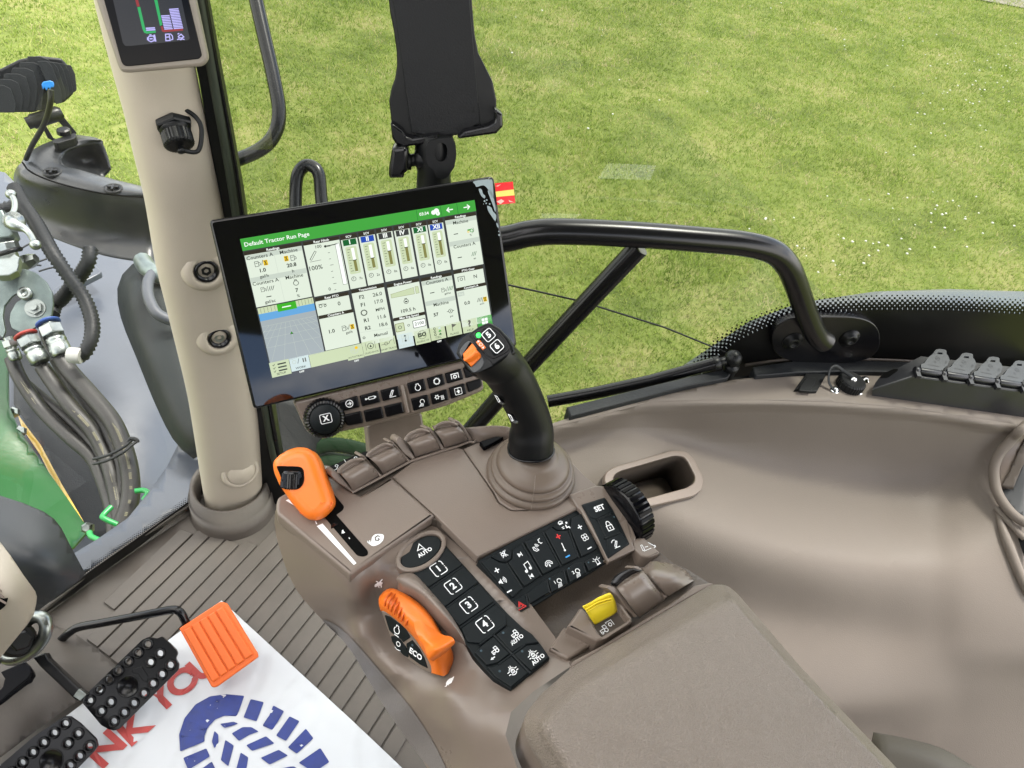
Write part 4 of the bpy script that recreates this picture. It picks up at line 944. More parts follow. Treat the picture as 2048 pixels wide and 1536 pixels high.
plate(mb, ou, [inn], hpn, .005, -.006); hb = mb.build('pull_handle_rim', M_tan, tp, bevel=.0025)
mb = MB()
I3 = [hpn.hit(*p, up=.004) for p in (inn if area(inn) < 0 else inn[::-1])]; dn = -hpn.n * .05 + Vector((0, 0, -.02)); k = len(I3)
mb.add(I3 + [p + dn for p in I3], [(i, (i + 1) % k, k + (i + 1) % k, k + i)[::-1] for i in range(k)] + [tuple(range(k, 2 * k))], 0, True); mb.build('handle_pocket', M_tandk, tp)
# dark window trims along the ledge
mb = MB(); prism(mb, rounded(Z('R', (-460, 708), (0, 592), (300, 520), (443, 498), (450, 510), (418, 548), (200, 592), (0, 645), (-440, 760)), 1.5), hplane(LZ + .004), top=.006, bot=-.02, chamfer=.002)
o = mb.build('sill_trim', M_char); tag(o, 'dark window sill trim left of the strut joint', 'trim', 'dark window sill trims')
mb = MB(); prism(mb, rounded(Z('R', (556, 488), (800, 452), (1100, 440), (1500, 452), (2150, 500), (2150, 580), (1500, 520), (1100, 512), (800, 518), (575, 536), (565, 520)), 2), hplane(LZ + .004), top=.006, bot=-.02, chamfer=.002)
o = mb.build('sill_trim', M_char); tag(o, 'dark window sill trim right of the strut joint behind the round cap', 'trim', 'dark window sill trims')
mb = MB(); tube(mb, [SW.hit(*z1('R', x, y), up=.01) for x, y in cat([(520, 466), (700, 440), (900, 430), (1200, 434), (1500, 448), (2150, 495)], 6)], .003, 6); o = mb.build('window_gasket', M_tandk); tag(o, 'thin brown gasket line along the bottom of the dotted window edge', 'gasket')
mb = MB(); prism(mb, Z('R', (-460, 730), (0, 640), (440, 535), (560, 520), (1100, 470), (1100, 520), (560, 550), (440, 570), (0, 660)), hplane(LZ - .012), top=0, bot=-.02)
o = mb.build('sill_gap', M_blk); tag(o, 'black channel between the dark trims and the tan ledge', 'channel')
# plate cover, round cap
sq = thing('port_cover', 'small square black clip-on cover on the ledge left of the round cap', 'cover', H(*z1('R', 875, 580), LZ))
mb = MB(); prism(mb, rounded(Z('R', (785, 612), (848, 524), (962, 525), (908, 620), (860, 622), (858, 614)), 1), hplane(LZ), top=.006, bot=-.002, chamfer=.0012); mb.build('plate', M_blk, sq)
mb = MB(); prism(mb, rounded(Z('R', (818, 585), (855, 535), (912, 545), (878, 600), (880, 618), (810, 612)), 2), hplane(LZ + .006), top=.004, bot=-.001, chamfer=.001); mb.build('latch', M_blk, sq)
rcx = thing('socket_cap', 'round ribbed black screw cap with a loop strap on the tan ledge', 'cap', H(*z1('R', 1090, 580), LZ)); c = H(*z1('R', 1090, 580), LZ)
mb = MB(); lathe(mb, c, (0, 0, 1), [(.0245, -.002), (.0245, .014), (.021, .017), (.012, .0165), (.0001, .0165)], 64, 0, False, rib=.0009, ribn=1); mb.build('cap', M_blk, rcx)
mb = MB(); lathe(mb, c + Vector((0, 0, .016)), (0, 0, 1), [(.0065, 0), (.0065, .004), (.004, .006), (.0001, .0062)], 16); mb.build('rivet', M_chrome, rcx)
mb = MB(); b0 = H(*z1('R', 1010, 603), LZ + .004)
tube(mb, [Vector(v) for v in cat([tuple(b0), tuple(H(*z1('R', 980, 560), LZ + .012)), tuple(H(*z1('R', 985, 495), LZ + .03)), tuple(H(*z1('R', 1018, 472), LZ + .034)), tuple(H(*z1('R', 1055, 495), LZ + .027)), tuple(c + Vector((0, 0, .02)))], 6)], .0035, 8, flat=.35, flatdir=(0, 0, 1)); mb.build('strap', M_char, rcx)
for x, y in ((1011, 603), (1177, 547), (1140, 611)):
    mb = MB(); q = H(*z1('R', x, y), LZ); lathe(mb, q, (0, 0, 1), [(.0085, -.001), (.0085, .001), (.006, .0015), (.0055, .005), (.003, .0065), (.0001, .0065)], 14); o = mb.build('screw', M_chrome, rcx)
# connector strip with four flap covers
cs_ = thing('connector_strip', 'long dark plastic connector housing with flap covers at the right end of the ledge', 'connector', H(*z1('CN', 1200, 800), LZ))
C_ = lambda x, y, z: H(*z1('CN', x, y), z)
mb = MB()
FL, FLu, FR = C_(262, 772, LZ + .0), C_(262, 700, LZ + .018), C_(2300, 1062, LZ)
TL, TR = C_(742, 545, LZ + .055), C_(2300, 762, LZ + .055); BL, BR = C_(835, 310, LZ + .062), C_(2300, 480, LZ + .062)
ML = C_(345, 560, LZ + .022); MU = C_(345, 640, LZ + .03)
mb.add([FL, FR, TR, TL, FLu, BL, BR, ML, C_(300, 620, LZ + .024)], [(0, 1, 2, 3, 4), (4, 3, 5, 7, 8), (3, 2, 6, 5)], 0)
mb.build('housing', M_navy, cs_, bevel=.0025)
RP = plane3(C_(345, 560, LZ + .022), C_(742, 545, LZ + .055), C_(835, 310, LZ + .062))
mb = MB(); prism(mb, rounded(Z('CN', (345, 570), (400, 510), (520, 462), (572, 465), (545, 495), (400, 590), (360, 580)), 2), RP, top=.001, bot=-.001); mb.build('slot', M_dk, cs_)
TPn = plane3(TL, TR, BL)
for i in range(5):
    ox, oy = 311 * i, 45 * i; f = MB()
    T = lambda *p: [z1('CN', x + ox, y + oy) for x, y in p]
    tpz = TPn.up(.004)
    plate(f, rounded(T((822, 418), (862, 405), (905, 340), (965, 292), (978, 270), (1000, 245), (1040, 238), (1105, 248), (1120, 258), (1122, 300), (1140, 318), (1158, 365), (1135, 430), (1085, 470), (1075, 505), (822, 466)), 1), [T((1020, 278), (1074, 282), (1072, 304), (1012, 298))], tpz, .004, -.001)
    fl = f.build('flap_cover', M_grey, cs_, bevel=.0008)
    a = tpz.hit(*T((820, 478))[0]); b = tpz.hit(*T((1062, 515))[0]); m = MB(); lathe(m, a, b - a, [(.0058, 0), (.0062, .001), (.0062, (b - a).length - .001), (.0058, (b - a).length)], 14); m.build('hinge', M_navy, fl)
    m = MB(); sh_ = WSheet(tpz, (822 + ox, 418 + oy), (1075 + ox, 470 + oy), 'CN'); ar = Art(m, sh_, .0044); cu = sh_.uv(1015 + ox, 352 + oy)
    ar.ring(*cu, .0042, .0007, 0); ar.line([(cu[0] - .003, cu[1]), (cu[0] + .003, cu[1])], .0006, 0)
    cu = sh_.uv(985 + ox, 392 + oy); ar.text(*cu, .004, 'GI', 0, .0, 70); cu = sh_.uv(1115 + ox, 395 + oy); ar.text(*cu, .0034, 'OBY', 0, .0, -60)
    ar.rect(*sh_.uv(905 + ox, 418 + oy), *sh_.uv(1030 + ox, 450 + oy), 0, .001); m.build('moulded_mark', M_navy, fl)
    m = MB(); c1, c2 = (tpz.hit(*T((800, 480))[0]), tpz.hit(*T((818, 520))[0])); lathe(m, c1 + (a - b).normalized() * .001, b - a, [(.006, -.006), (.0075, -.005), (.0075, .001), (.006, .002)], 12, 0)
    p = tpz.hit(*T((795, 530))[0]); box(m, p, (b - a).normalized() * .004, TPn.n * .004, TPn.n.cross((b - a).normalized()) * .006); m.build('hinge_lug', M_navy, cs_)
# cup holder
ch = thing('cup_holder', 'tan moulded cup holder ring cut by the right edge of the picture', 'cup holder', P(2040, 980, 1.22))
def PW(o): return lambda x, y, d=0: H(x, y, rb(min(x, 2050), y) + o + d)
pw = PW(.010)
mb = MB(); tube(mb, [pw(*z1('CH', x, y)) for x, y in cat([(700, 120), (640, 175), (540, 280), (470, 370), (438, 470), (445, 590), (475, 690), (540, 790), (620, 870), (720, 925)], 6)], .009, 12); mb.build('ring_rim', M_side, ch)
mb = MB(); relief(mb, Z('CH', (690, 130), (600, 220), (500, 340), (450, 450), (450, 600), (490, 620), (560, 500), (640, 330), (760, 110)), lambda x, y: 0, lambda x, y, v: PW(.004)(x, y), 12); mb.build('inner_wall', M_tan, ch, solid=.003)
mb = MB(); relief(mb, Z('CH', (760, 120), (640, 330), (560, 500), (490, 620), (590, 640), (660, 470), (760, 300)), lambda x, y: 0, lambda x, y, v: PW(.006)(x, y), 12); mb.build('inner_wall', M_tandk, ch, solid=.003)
mb = MB(); relief(mb, Z('CH', (760, 280), (660, 470), (590, 640), (480, 640), (520, 740), (620, 850), (760, 900)), lambda x, y: 0, lambda x, y, v: PW(.002)(x, y), 12); mb.build('cup_floor', mat('cup_dark', (.05, .052, .055), .5), ch, solid=.002)
mb = MB(); tube(mb, [PW(.004)(*z1('CH', x, y)) for x, y in cat([(455, 795), (520, 870), (600, 955), (680, 1040)], 5)], .006, 10); mb.build('lower_rim', M_side, ch)
mb = MB(); tube(mb, [PW(.002)(*z1('CH', x, y)) for x, y in cat([(458, 800), (490, 920), (560, 1120), (640, 1320), (720, 1490)], 5)], [.002 + .007 * min(1, i / 8) for i in range(21)], 10); mb.build('lower_rim', M_side, ch)
mb = MB(); relief(mb, Z('CH', (630, 1040), (700, 1000), (700, 1240)), lambda x, y: 0, lambda x, y, v: PW(.004)(x, y), 12); mb.build('dark_gap', M_dk, ch)
# seat corner
mb = MB(); loft(mb, [Z('BR', (1470, 890, 2.05), (1600, 915, 2.05), (1740, 955, 2.05), (1880, 1040, 2.05)), Z('BR', (1500, 950, 2.07), (1600, 965, 2.075), (1720, 1010, 2.075), (1800, 1080, 2.07)), Z('BR', (1500, 1090, 2.06), (1600, 1100, 2.06), (1700, 1120, 2.06), (1760, 1150, 2.05))], 10, 5)
o = mb.build('seat_base', mat('seat_olive', (.085, .073, .055), .7, bump=.4, bscale=300), solid=.02); tag(o, 'rounded dark olive seat edge below the armrest in the bottom right', 'seat')
# ================================================================== REST OF THE CAB (out of frame, behind the camera)
mb = MB(); q = [(-.60, .73), (-.70, .53), (-1.08, -.20), (-1.08, -1.04), (1.66, -1.04), (1.66, 1.38), (-.42, .83)]
mb.add([(x, y, 1.50) for x, y in q] + [(x, y, 1.46) for x, y in q], [tuple(range(7)), tuple(range(7, 14))[::-1]] + [(i, i + 7, (i + 1) % 7 + 7, (i + 1) % 7) for i in range(7)])
o = mb.build('cab_floor_plate', M_floor); o['kind'] = 'structure'; o.name = 'floor_plate'
mb = MB(); box(mb, (.3, -1.08, 2.28), (1.38, 0, 0), (0, .03, 0), (0, 0, .58)); o = mb.build('rear_cab_wall', M_tandk, bevel=.02); tag(o, 'tan rear wall of the cab behind the driver', 'wall')
ds3 = thing('driver_seat', 'dark driver seat behind and below the camera', 'seat', (0, -.5, 1.75))
mb = MB(); box(mb, (-.05, -.42, 2.08), (.26, 0, 0), (0, .24, 0), (0, 0, .07)); mb.build('seat_cushion', M_char, ds3, bevel=.03)
mb = MB(); box(mb, (-.05, -.72, 2.50), (.25, 0, 0), (0, .06, 0), (0, 0, .36)); mb.build('backrest', M_char, ds3, bevel=.03)
mb = MB(); box(mb, (-.05, -.45, 1.76), (.16, 0, 0), (0, .16, 0), (0, 0, .26)); mb.build('pedestal', M_char, ds3, bevel=.02)
mb = MB(); box(mb, (.91, -.30, 1.65), (.49, 0, 0), (0, .45, 0), (0, 0, .145)); o = mb.build('passenger_seat', M_char, bevel=.03); tag(o, 'dark fabric passenger seat cushion out of sight to the right of the camera', 'seat')
for l_, q in (('white leaflet on the passenger seat, the one nearer the rear', ((1195, 355), (1215, 325), (1312, 330), (1300, 358))), ('white leaflet on the passenger seat, the one nearer the side window', ((1060, 470), (1095, 405), (1215, 398), (1135, 442)))):
    mb = MB(); vs = []
    for px_, py_ in q:
        h_ = SW.hit(px_, py_); r_ = h_ - CAM; r_ = r_ - SW.n * (2 * r_.dot(SW.n)); vs.append(h_ + r_ * ((1.80 - h_.z) / r_.z))
    mb.add(vs + [v + Vector((0, 0, -.002)) for v in vs], [(0, 1, 2, 3), (7, 6, 5, 4)] + [(i, i + 4, (i + 1) % 4 + 4, (i + 1) % 4) for i in range(4)]); o = mb.build('leaflet', mat('leaflet_white', (.9, .9, .88), .6)); tag(o, l_, 'leaflet', 'leaflets on the passenger seat')
mb = MB(); [box(mb, c_, (x_, 0, 0), (0, y_, 0), (0, 0, .03)) for c_, x_, y_ in (((.25, .83, 3.46), 1.42, .23), ((.25, -.83, 3.46), 1.42, .43), ((-1.06, .10, 3.46), .11, .498), ((.86, .10, 3.46), .81, .498))]; o = mb.build('cab_roof', mat('headliner', (.16, .15, .14), .8), bevel=.02); tag(o, 'dark headliner roof of the cab above the camera, unseen, with an open hatch placed to light the console', 'roof')  # hatch set to the front left so that sky light reaches the console
mb = MB(); box(mb, (-1.10, -.45, 2.15), (.03, 0, 0), (0, .62, 0), (0, 0, .50)); o = mb.build('door_panel', M_tandk, bevel=.015); tag(o, 'tan lower door panel on the far left of the cab', 'door')
# ================================================================== FLOOR
mb = MB(); relief(mb, [(-120, 1380), (66, 1238), (412, 996), (540, 930), (640, 930), (1100, 980), (1300, 1300), (1300, 1720), (-300, 1720)], lambda x, y: 1.73, H, 60)
fo = mb.build('floor', M_floor, solid=.02); fo['kind'] = 'structure'
mb = MB(); loft(mb, [[(50, 1262, 1.731), (230, 1130, 1.731), (412, 1008, 1.731), (470, 960, 1.731)], [(62, 1246, 1.738), (232, 1118, 1.738), (412, 998, 1.738), (470, 950, 1.738)], [(64, 1238, 1.752), (232, 1110, 1.752), (412, 990, 1.752), (470, 942, 1.752)], [(60, 1230, 1.753), (228, 1104, 1.753), (408, 984, 1.753), (466, 938, 1.753)]], 10, 4)
o = mb.build('floor_edge_lip', M_floor, solid=.004); tag(o, 'raised rubber lip of the cab floor under the bottom of the windshield', 'floor edge')
fz = 1.7305
a = H(*z1('LB', 475, 825), fz); b = H(*z1('LB', 1105, 215), fz); fu = (b - a).normalized(); fv = Vector((fu.y, -fu.x, 0)); oo = a
def off(x, y, r='LB'): return (H(*z1(r, x, y), fz) - oo).dot(fv)
def alo(x, y, r='LB'): return (H(*z1(r, x, y), fz) - oo).dot(fu)
s1 = off(900, 540 + 30); 
offs = [off(1105, 215), off(1170, 248), off(1248, 278), off(1352, 282), off(1515, 230), off(1530, 312)]
sp_ = (off(1750, 665) - off(1105, 215)) / 10.0
mats_ = []
mb = MB(); starts = [0, alo(545, 880), alo(605, 935)]; ends = [alo(1105, 215), alo(1170, 248), alo(1248, 278), alo(1352, 282)]
ds_ = starts[1] - starts[0]
for i in range(-1, 19):
    g = .0017
    v0 = i * sp_ + g; v1 = (i + 1) * sp_ - g
    if i == -1: v0 = v1 - sp_ * .9
    u0 = (starts[0] + ds_ * i); u1 = ends[min(3, max(0, i))] if i < 4 else ends[3] + .12
    if i == -1: u0 += .06; u1 -= .02
    u0b = u0 + ds_ * .6
    pts = [oo + fu * u0 + fv * v0, oo + fu * u1 + fv * v0, oo + fu * (u1 + .004) + fv * v1, oo + fu * u0b + fv * v1]
    pp = [proj(p)[:2] for p in pts]
    prism(mb, rounded(pp, 2, 3), hplane(fz), top=.0042, bot=-.001, chamfer=.0012)
o = mb.build('floor_mat_rib', M_floor); o.name = 'floor_mat_ribs'; tag(o, 'ribbed taupe rubber floor mat with long parallel grooves', 'floor mat')
# ================================================================== PAPER BAG
PZ = 1.7435
mb = MB(); from mathutils import noise as mnoise
rbp0 = RBF([(443, 1200, PZ), (0, 1530, PZ + .001), (900, 1620, PZ), (600, 1400, PZ + .004), (420, 1420, PZ + .006), (560, 1290, PZ + .001), (250, 1370, PZ + .003)])
def rbp(x, y):
    n1 = mnoise.noise(Vector((x / 95, y / 150, 1))); n2 = abs(mnoise.noise(Vector((x / 60 + y / 110, y / 200, 4))))
    return rbp0(x, y) + .0022 * n1 - .0035 * max(0, .12 - n2) / .12 + .002
relief(mb, [(443, 1201), (700, 1437), (790, 1522), (870, 1600), (860, 1640), (-120, 1640), (-60, 1575)], rbp, H, 10)
bag = mb.build('paper_sheet', M_paper, solid=.0012); tag(bag, 'large white paper floor cover printed with a red THANK YOU and a blue boot sole', 'paper mat')
lug = [[(995, 1445), (990, 1350), (1020, 1260), (1080, 1185), (1160, 1140), (1250, 1128), (1350, 1137), (1330, 1195), (1308, 1250), (1240, 1247), (1190, 1268), (1148, 1312), (1130, 1360), (1130, 1390)],
       [(1385, 1155), (1458, 1172), (1418, 1278), (1345, 1257)], [(1510, 1190), (1570, 1222), (1535, 1280), (1505, 1327), (1450, 1302), (1490, 1240)],
       [(1600, 1250), (1655, 1277), (1580, 1387), (1525, 1357)], [(1690, 1318), (1732, 1372), (1640, 1457), (1590, 1422)], [(1770, 1425), (1820, 1503), (1735, 1560), (1650, 1507)],
       [(1012, 1480), (1140, 1427), (1160, 1472), (1040, 1547)], [(1215, 1292), (1290, 1280), (1317, 1290), (1285, 1302), (1240, 1315)],
       [(1185, 1330), (1207, 1352), (1207, 1400), (1185, 1427), (1170, 1390)], [(1280, 1345), (1340, 1310), (1390, 1310), (1430, 1335), (1380, 1352), (1320, 1387)],
       [(1360, 1410), (1470, 1360), (1517, 1400), (1392, 1442)], [(1245, 1380), (1292, 1412), (1262, 1527), (1220, 1492)], [(1440, 1480), (1540, 1435), (1592, 1467), (1490, 1517)],
       [(1330, 1450), (1372, 1477), (1352, 1600), (1305, 1542)], [(1520, 1545), (1620, 1525), (1680, 1560), (1600, 1600), (1540, 1600)], [(1060, 1580), (1170, 1500), (1200, 1560), (1150, 1640), (1080, 1640)]]
mb = MB()
def paperpt(x, y, up): return H(x, y, rbp(x, y) + up)
for l in lug:
    q = rounded(Z('LB', *l), 2.5, 2)
    if area(q) > 0: q = q[::-1]
    # subdivide through a relief so that the print follows the sheet
    relief(mb, q, lambda x, y: rbp(x, y) + .0011, H, 14)
for f in range(0): pass
mb.build('sole_print', M_inkb, bag)
ps = WSheet(hplane(PZ + .003), (600, 1500), (1130, 1030), 'LB'); mb = MB()
class _PA(Art): pass
pa = Art(mb, ps, 0)
for chh, x, y, h in (('T', 100, 1880, .043), ('H', 260, 1760, .043), ('A', 420, 1600, .043), ('N', 590, 1432, .043), ('K', 752, 1312, .043), ('Y', 893, 1155, .043), ('O', 1015, 1060, .043), ('U', 1128, 975, .043)):
    u, v = ps.uv(x, y, 'LB'); pa.text(u, v, h, chh, 0, .035, {'N': -4, 'A': -6}.get(chh, 0))
for i, v in enumerate(mb.v):
    pxx = proj(v); mb.v[i] = H(pxx[0], pxx[1], rbp(pxx[0], pxx[1]) + .0012)
mb.build('red_lettering', M_inkr, bag)
# ================================================================== PEDALS
def pedal(label, outl_, holes, pl, big, logo):
    r = thing('brake_pedal', label, 'pedal', pl.hit(*z1('LB', *big))); mb = MB()
    hh = []; pt = []
    for (x, y) in holes:
        c = z1('LB', x, y); hh.append([(c[0] + 6.4 * math.cos(t), c[1] + 6.4 * math.sin(t)) for t in [2 * math.pi * i / 14 for i in range(14)]])
    plate(mb, rounded(Z('LB', *outl_), 3, 4), hh, pl, 0, -.005); mb.build('pedal_plate', M_blk2, r)
    for (x, y) in holes:
        m = MB(); c = pl.hit(*z1('LB', x, y)); lathe(m, c, pl.n, [(.0088, 0), (.0078, .0035), (.0066, .005), (.0055, .0035), (.0053, -.005)], 18, caps=False); m.build('grip_stud', M_blk2, r)
    m = MB(); lathe(m, pl.hit(*z1('LB', *big)), pl.n, [(.0165, 0), (.0162, .0012), (.015, .0014), (.0145, .0004), (.0001, .0004)], 28); m.build('centre_disc', M_blk2, r)
    if logo:
        m = MB(); a = rounded(Z('LB', (735, 985), (785, 975), (820, 1030), (815, 1060), (790, 1055), (765, 1015), (730, 1010)), 1); prism(m, a, pl, top=.0014, bot=-.001, chamfer=.0008); m.build('rib', M_blk2, r)
    return r
pn = (.12, -.52, .82)
c = P(*z1('LB', 720, 1070), 1.13)
p1_ = pedal('black brake pedal with hollow grip studs, the one joined to the upper arm', [(600, 1322), (560, 1300), (458, 1180), (462, 1150), (490, 1115), (785, 828), (820, 812), (865, 822), (895, 810), (945, 855), (975, 885), (982, 905), (970, 932), (988, 962), (985, 995), (660, 1320), (630, 1330)],
      [(818, 852), (765, 900), (710, 948), (655, 998), (603, 1048), (550, 1104), (498, 1163), (885, 903), (832, 952), (942, 967), (895, 1018), (845, 1070), (795, 1124), (740, 1178), (686, 1230), (612, 1172), (560, 1222), (630, 1278)], Pl(c, pn), (708, 1085), True)
c = P(*z1('LB', 290, 1480), 1.06)
p2_ = pedal('black brake pedal with hollow grip studs in the bottom left corner', [(350, 1254), (385, 1252), (440, 1290), (530, 1378), (540, 1415), (520, 1445), (370, 1600), (250, 1720), (100, 1640), (-30, 1560), (-10, 1530), (190, 1360)],
      [(362, 1290), (300, 1342), (242, 1396), (182, 1450), (124, 1506), (432, 1346), (376, 1400), (495, 1415), (440, 1470), (388, 1522), (335, 1575), (66, 1560)], Pl(c, pn), (285, 1495), False)
mb = MB(); c = Pl(P(*z1('LB', 330, 1020), 1.05), (.15, -.4, .85)); prism(mb, rounded(Z('LB', (180, 925), (245, 900), (265, 935), (440, 1100), (475, 1130), (460, 1175), (415, 1160), (220, 975)), 2), c, top=0, bot=-.02, chamfer=.002); mb.build('pedal_arm', M_blk2, p1_)
mb = MB(); prism(mb, Z('LB', (437, 1098), (478, 1128), (445, 1165), (405, 1140)), c.up(.001), top=.001, bot=-.01, chamfer=.0008); mb.build('bare_metal_patch', M_steel, p1_)
# accelerator
ac = thing('accelerator_pedal', 'orange ribbed accelerator pedal on a bent black rod', 'pedal', P(*z1('LB', 1200, 860), 1.18)); apl = Pl(P(*z1('LB', 1200, 860), 1.18), (.0, -.45, .85))
mb = MB(); prism(mb, rounded(Z('LB', (988, 765), (1215, 617), (1248, 624), (1420, 905), (1422, 925), (1190, 1092), (1168, 1090)), 3.5, 5), apl, top=0, bot=-.008, chamfer=.002); ap = mb.build('pedal_pad', M_orr, ac)
TLp, TRp, BRp, BLp = (1005, 768), (1232, 628), (1412, 915), (1178, 1078)
def bil(u, v): return (TLp[0] * (1 - u) * (1 - v) + TRp[0] * u * (1 - v) + BRp[0] * u * v + BLp[0] * (1 - u) * v, TLp[1] * (1 - u) * (1 - v) + TRp[1] * u * (1 - v) + BRp[1] * u * v + BLp[1] * (1 - u) * v)
for i in range(5):
    u0 = .02 + i * .196; u1 = u0 + .17; mb = MB(); prism(mb, rounded(Z('LB', bil(u0, .04), bil(u1, .04), bil(u1, .96), bil(u0, .96)), 2.2), apl, top=.0035, bot=-.001, chamfer=.0018); mb.build('pad_rib', M_orr, ap)
mb = MB(); tube(mb, [P(*z1('LB', x, y), d) for x, y, d in cat([(230, 925, 1.22), (300, 865, 1.21), (380, 790, 1.20), (440, 757, 1.20), (560, 735, 1.195), (800, 690, 1.19), (950, 662, 1.19), (995, 675, 1.19), (1020, 715, 1.195), (1045, 770, 1.20)], 6)], .0068, 12); mb.build('pedal_rod', M_blk2, ac)
# floor hump with pocket under the column
mb = MB(); relief(mb, Z('LB', (-160, 900), (0, 840), (190, 690), (330, 760), (420, 800), (560, 900), (660, 985), (560, 1090), (380, 1200), (200, 1330), (0, 1480), (-160, 1600)), RBF([(0, 1290, 1.82), (70, 1230, 1.74), (160, 1270, 1.735), (235, 1335, 1.733), (130, 1330, 1.79), (60, 1360, 1.83), (0, 1420, 1.83), (90, 1430, 1.78), (150, 1410, 1.75), (0, 1500, 1.80), (60, 1470, 1.77)]), H, 16)
o = mb.build('floor_hump', M_floor, solid=.006); tag(o, 'tan rubber covered floor hump at the left behind the brake pedals', 'floor cover')
mb = MB(); prism(mb, rounded(Z('LB', (-60, 1030), (140, 945), (172, 975), (178, 1000), (160, 1040), (0, 1170), (-60, 1210)), 3), hplane(1.842), top=.0, bot=-.02, chamfer=.002); o = mb.build('floor_pocket', M_gloss); tag(o, 'glossy black pocket insert in the floor hump at the left edge', 'pocket')
# dashboard shroud and steering column
mb = MB(); relief(mb, Z('LB', (-260, 10), (0, 30), (130, 72), (240, 118), (300, 160), (340, 210), (385, 300), (472, 462), (440, 500), (200, 674), (100, 640), (-260, 500)), RBF([(0, 990, 1.08), (60, 1010, 1.08), (115, 1060, 1.08), (170, 1145, 1.10), (72, 1222, 1.10), (0, 1100, 1.02), (60, 1120, 1.02), (120, 1150, 1.05)]), P, 14)
o = mb.build('dashboard_shroud', mat('shroud_black', (.022, .026, .03), .45, bump=.3, bscale=600, dist=.0003, var=.05), solid=.006); tag(o, 'rounded black instrument shroud in front of the windshield at the left edge', 'dashboard')
colm = thing('steering_column', 'beige steering column cover with an air vent at the left edge', 'steering column', P(20, 1200, .85))
mb = MB(); relief(mb, Z('LB', (-200, 100), (0, 286), (60, 365), (130, 470), (195, 560), (204, 590), (200, 630), (186, 690), (150, 745), (60, 855), (0, 930), (-200, 1150)), RBF([(0, 1085, .86), (30, 1120, .85), (65, 1175, .86), (72, 1200, .88), (40, 1200, .835), (0, 1150, .82), (0, 1260, .85), (50, 1255, .88), (-60, 1200, .82), (20, 1300, .90)]), P, 10); cc = mb.build('column_cover', M_beige, colm, solid=.006)
mb = MB(); prism(mb, rounded(Z('LB', (-60, 440), (0, 500), (38, 570), (45, 600), (30, 640), (0, 665), (-60, 640)), 2), Pl(P(0, 1195, .815), -ray(60, 1200)), top=0, bot=-.01); mb.build('air_vent', M_dk, cc)
for i in range(4):
    mb = MB(); y = 520 + 34 * i; prism(mb, Z('LB', (-60, y - 60), (-5 + 14 * i, y), (0 + 12 * i, y + 14), (-60, y - 40)), Pl(P(0, 1195, .812), -ray(60, 1200)), top=.001, bot=-.004, chamfer=.0006); mb.build('vent_slat', M_tan, cc)
rg = thing('shackle_ring', 'worn steel shackle ring under the steering column', 'shackle', P(*z1('LB', 160, 830), .98))
mb = MB(); tube(mb, [P(*z1('LB', x, y), .98 + .0003 * (300 - x) * .1) for x, y in cat([(120, 775), (150, 725), (200, 700), (240, 712), (256, 760), (235, 825), (190, 880), (120, 925), (60, 935), (25, 920)], 6)], .0085, 12); mb.build('ring', M_steel, rg)
mb = MB(); c = P(*z1('LB', 100, 830), .97); lathe(mb, c, (CAM - c) + Vector((.3, 0, 0)), [(.022, -.03), (.022, .0), (.018, .004)], 20); lathe(mb, c, (CAM - c) + Vector((.3, 0, 0)), [(.013, .004), (.013, .018), (.011, .020)], 6, 0, False); mb.build('bolt', M_blk, rg)
mb = MB(); p = Pl(P(*z1('LB', 60, 880), .99), -ray(20, 1300)); prism(mb, rounded(Z('LB', (-80, 860), (40, 790), (140, 850), (150, 880), (60, 905), (20, 950), (-80, 1010)), 3), p, top=0, bot=-.02, chamfer=.003); mb.build('mount_block', M_char, rg)
# ================================================================== PHONE HOLDER
ph = thing('phone_holder', 'large black plastic phone cradle standing above the touchscreen', 'phone holder', P(860, 370, .9)); 
hv = (CAM - P(870, 150, .9)).normalized(); hp = Pl(P(870, 150, .9), (hv + Vector((0, 0, -.12))).normalized())
mb = MB(); ol = [(232, -260), (245, -20), (256, 80), (280, 200), (298, 330), (300, 420), (288, 500), (262, 575), (250, 650), (262, 760), (275, 860), (300, 900), (350, 918), (565, 882), (690, 865), (925, 836), (962, 800), (968, 722), (936, 700), (938, 640), (912, 520), (872, 440), (822, 340), (798, 220), (778, -20), (770, -260)]
prism(mb, rounded(Z('PH', *ol), 3, 3), hp, top=0, bot=-.006, chamfer=.002); mb.build('back_plate', M_blk, ph)
mb = MB(); prism(mb, rounded(Z('PH', (262, -260), (276, 0), (330, 400), (394, 848), (560, 872), (690, 860), (833, 785), (800, 420), (765, 0), (750, -260)), 2), hp, top=.0022, bot=-.001, chamfer=.001)
mid = mb.build('centre_panel', mat('holder_black', (.0055, .006, .007), .5, spec=.25, bump=.6, bscale=500, dist=.0005, var=.3, vscale=18), ph)
mb = MB(); sh_ = WSheet(hp, (455, 760), (795, 705), 'PH'); ar = Art(mb, sh_, .0025); u, v = sh_.uv(602, 728); L_ = sh_.uv(745, 705)[0] - sh_.uv(455, 750)[0]
ar.text(u, v, .0125, 'QUICK-GRIP', 0, .0, 0); u, v = sh_.uv(772, 712); ar.text(u, v, .005, 'TM', 0); mb.build('embossed_lettering', M_blk, mid)
mb = MB(); prism(mb, rounded(Z('PH', (265, 768), (290, 778), (345, 820), (362, 852), (400, 864), (566, 842), (566, 888), (350, 920), (300, 902), (275, 862)), 2), hp, top=.022, bot=-.006, chamfer=.003); mb.build('clamp_jaw', M_blk2, ph)
mb = MB(); prism(mb, rounded(Z('PH', (918, 678), (935, 690), (968, 712), (972, 790), (930, 835), (700, 868), (685, 858), (730, 818), (880, 785), (915, 765), (922, 740)), 2), hp, top=.022, bot=-.006, chamfer=.003); mb.build('clamp_jaw', M_blk2, ph)
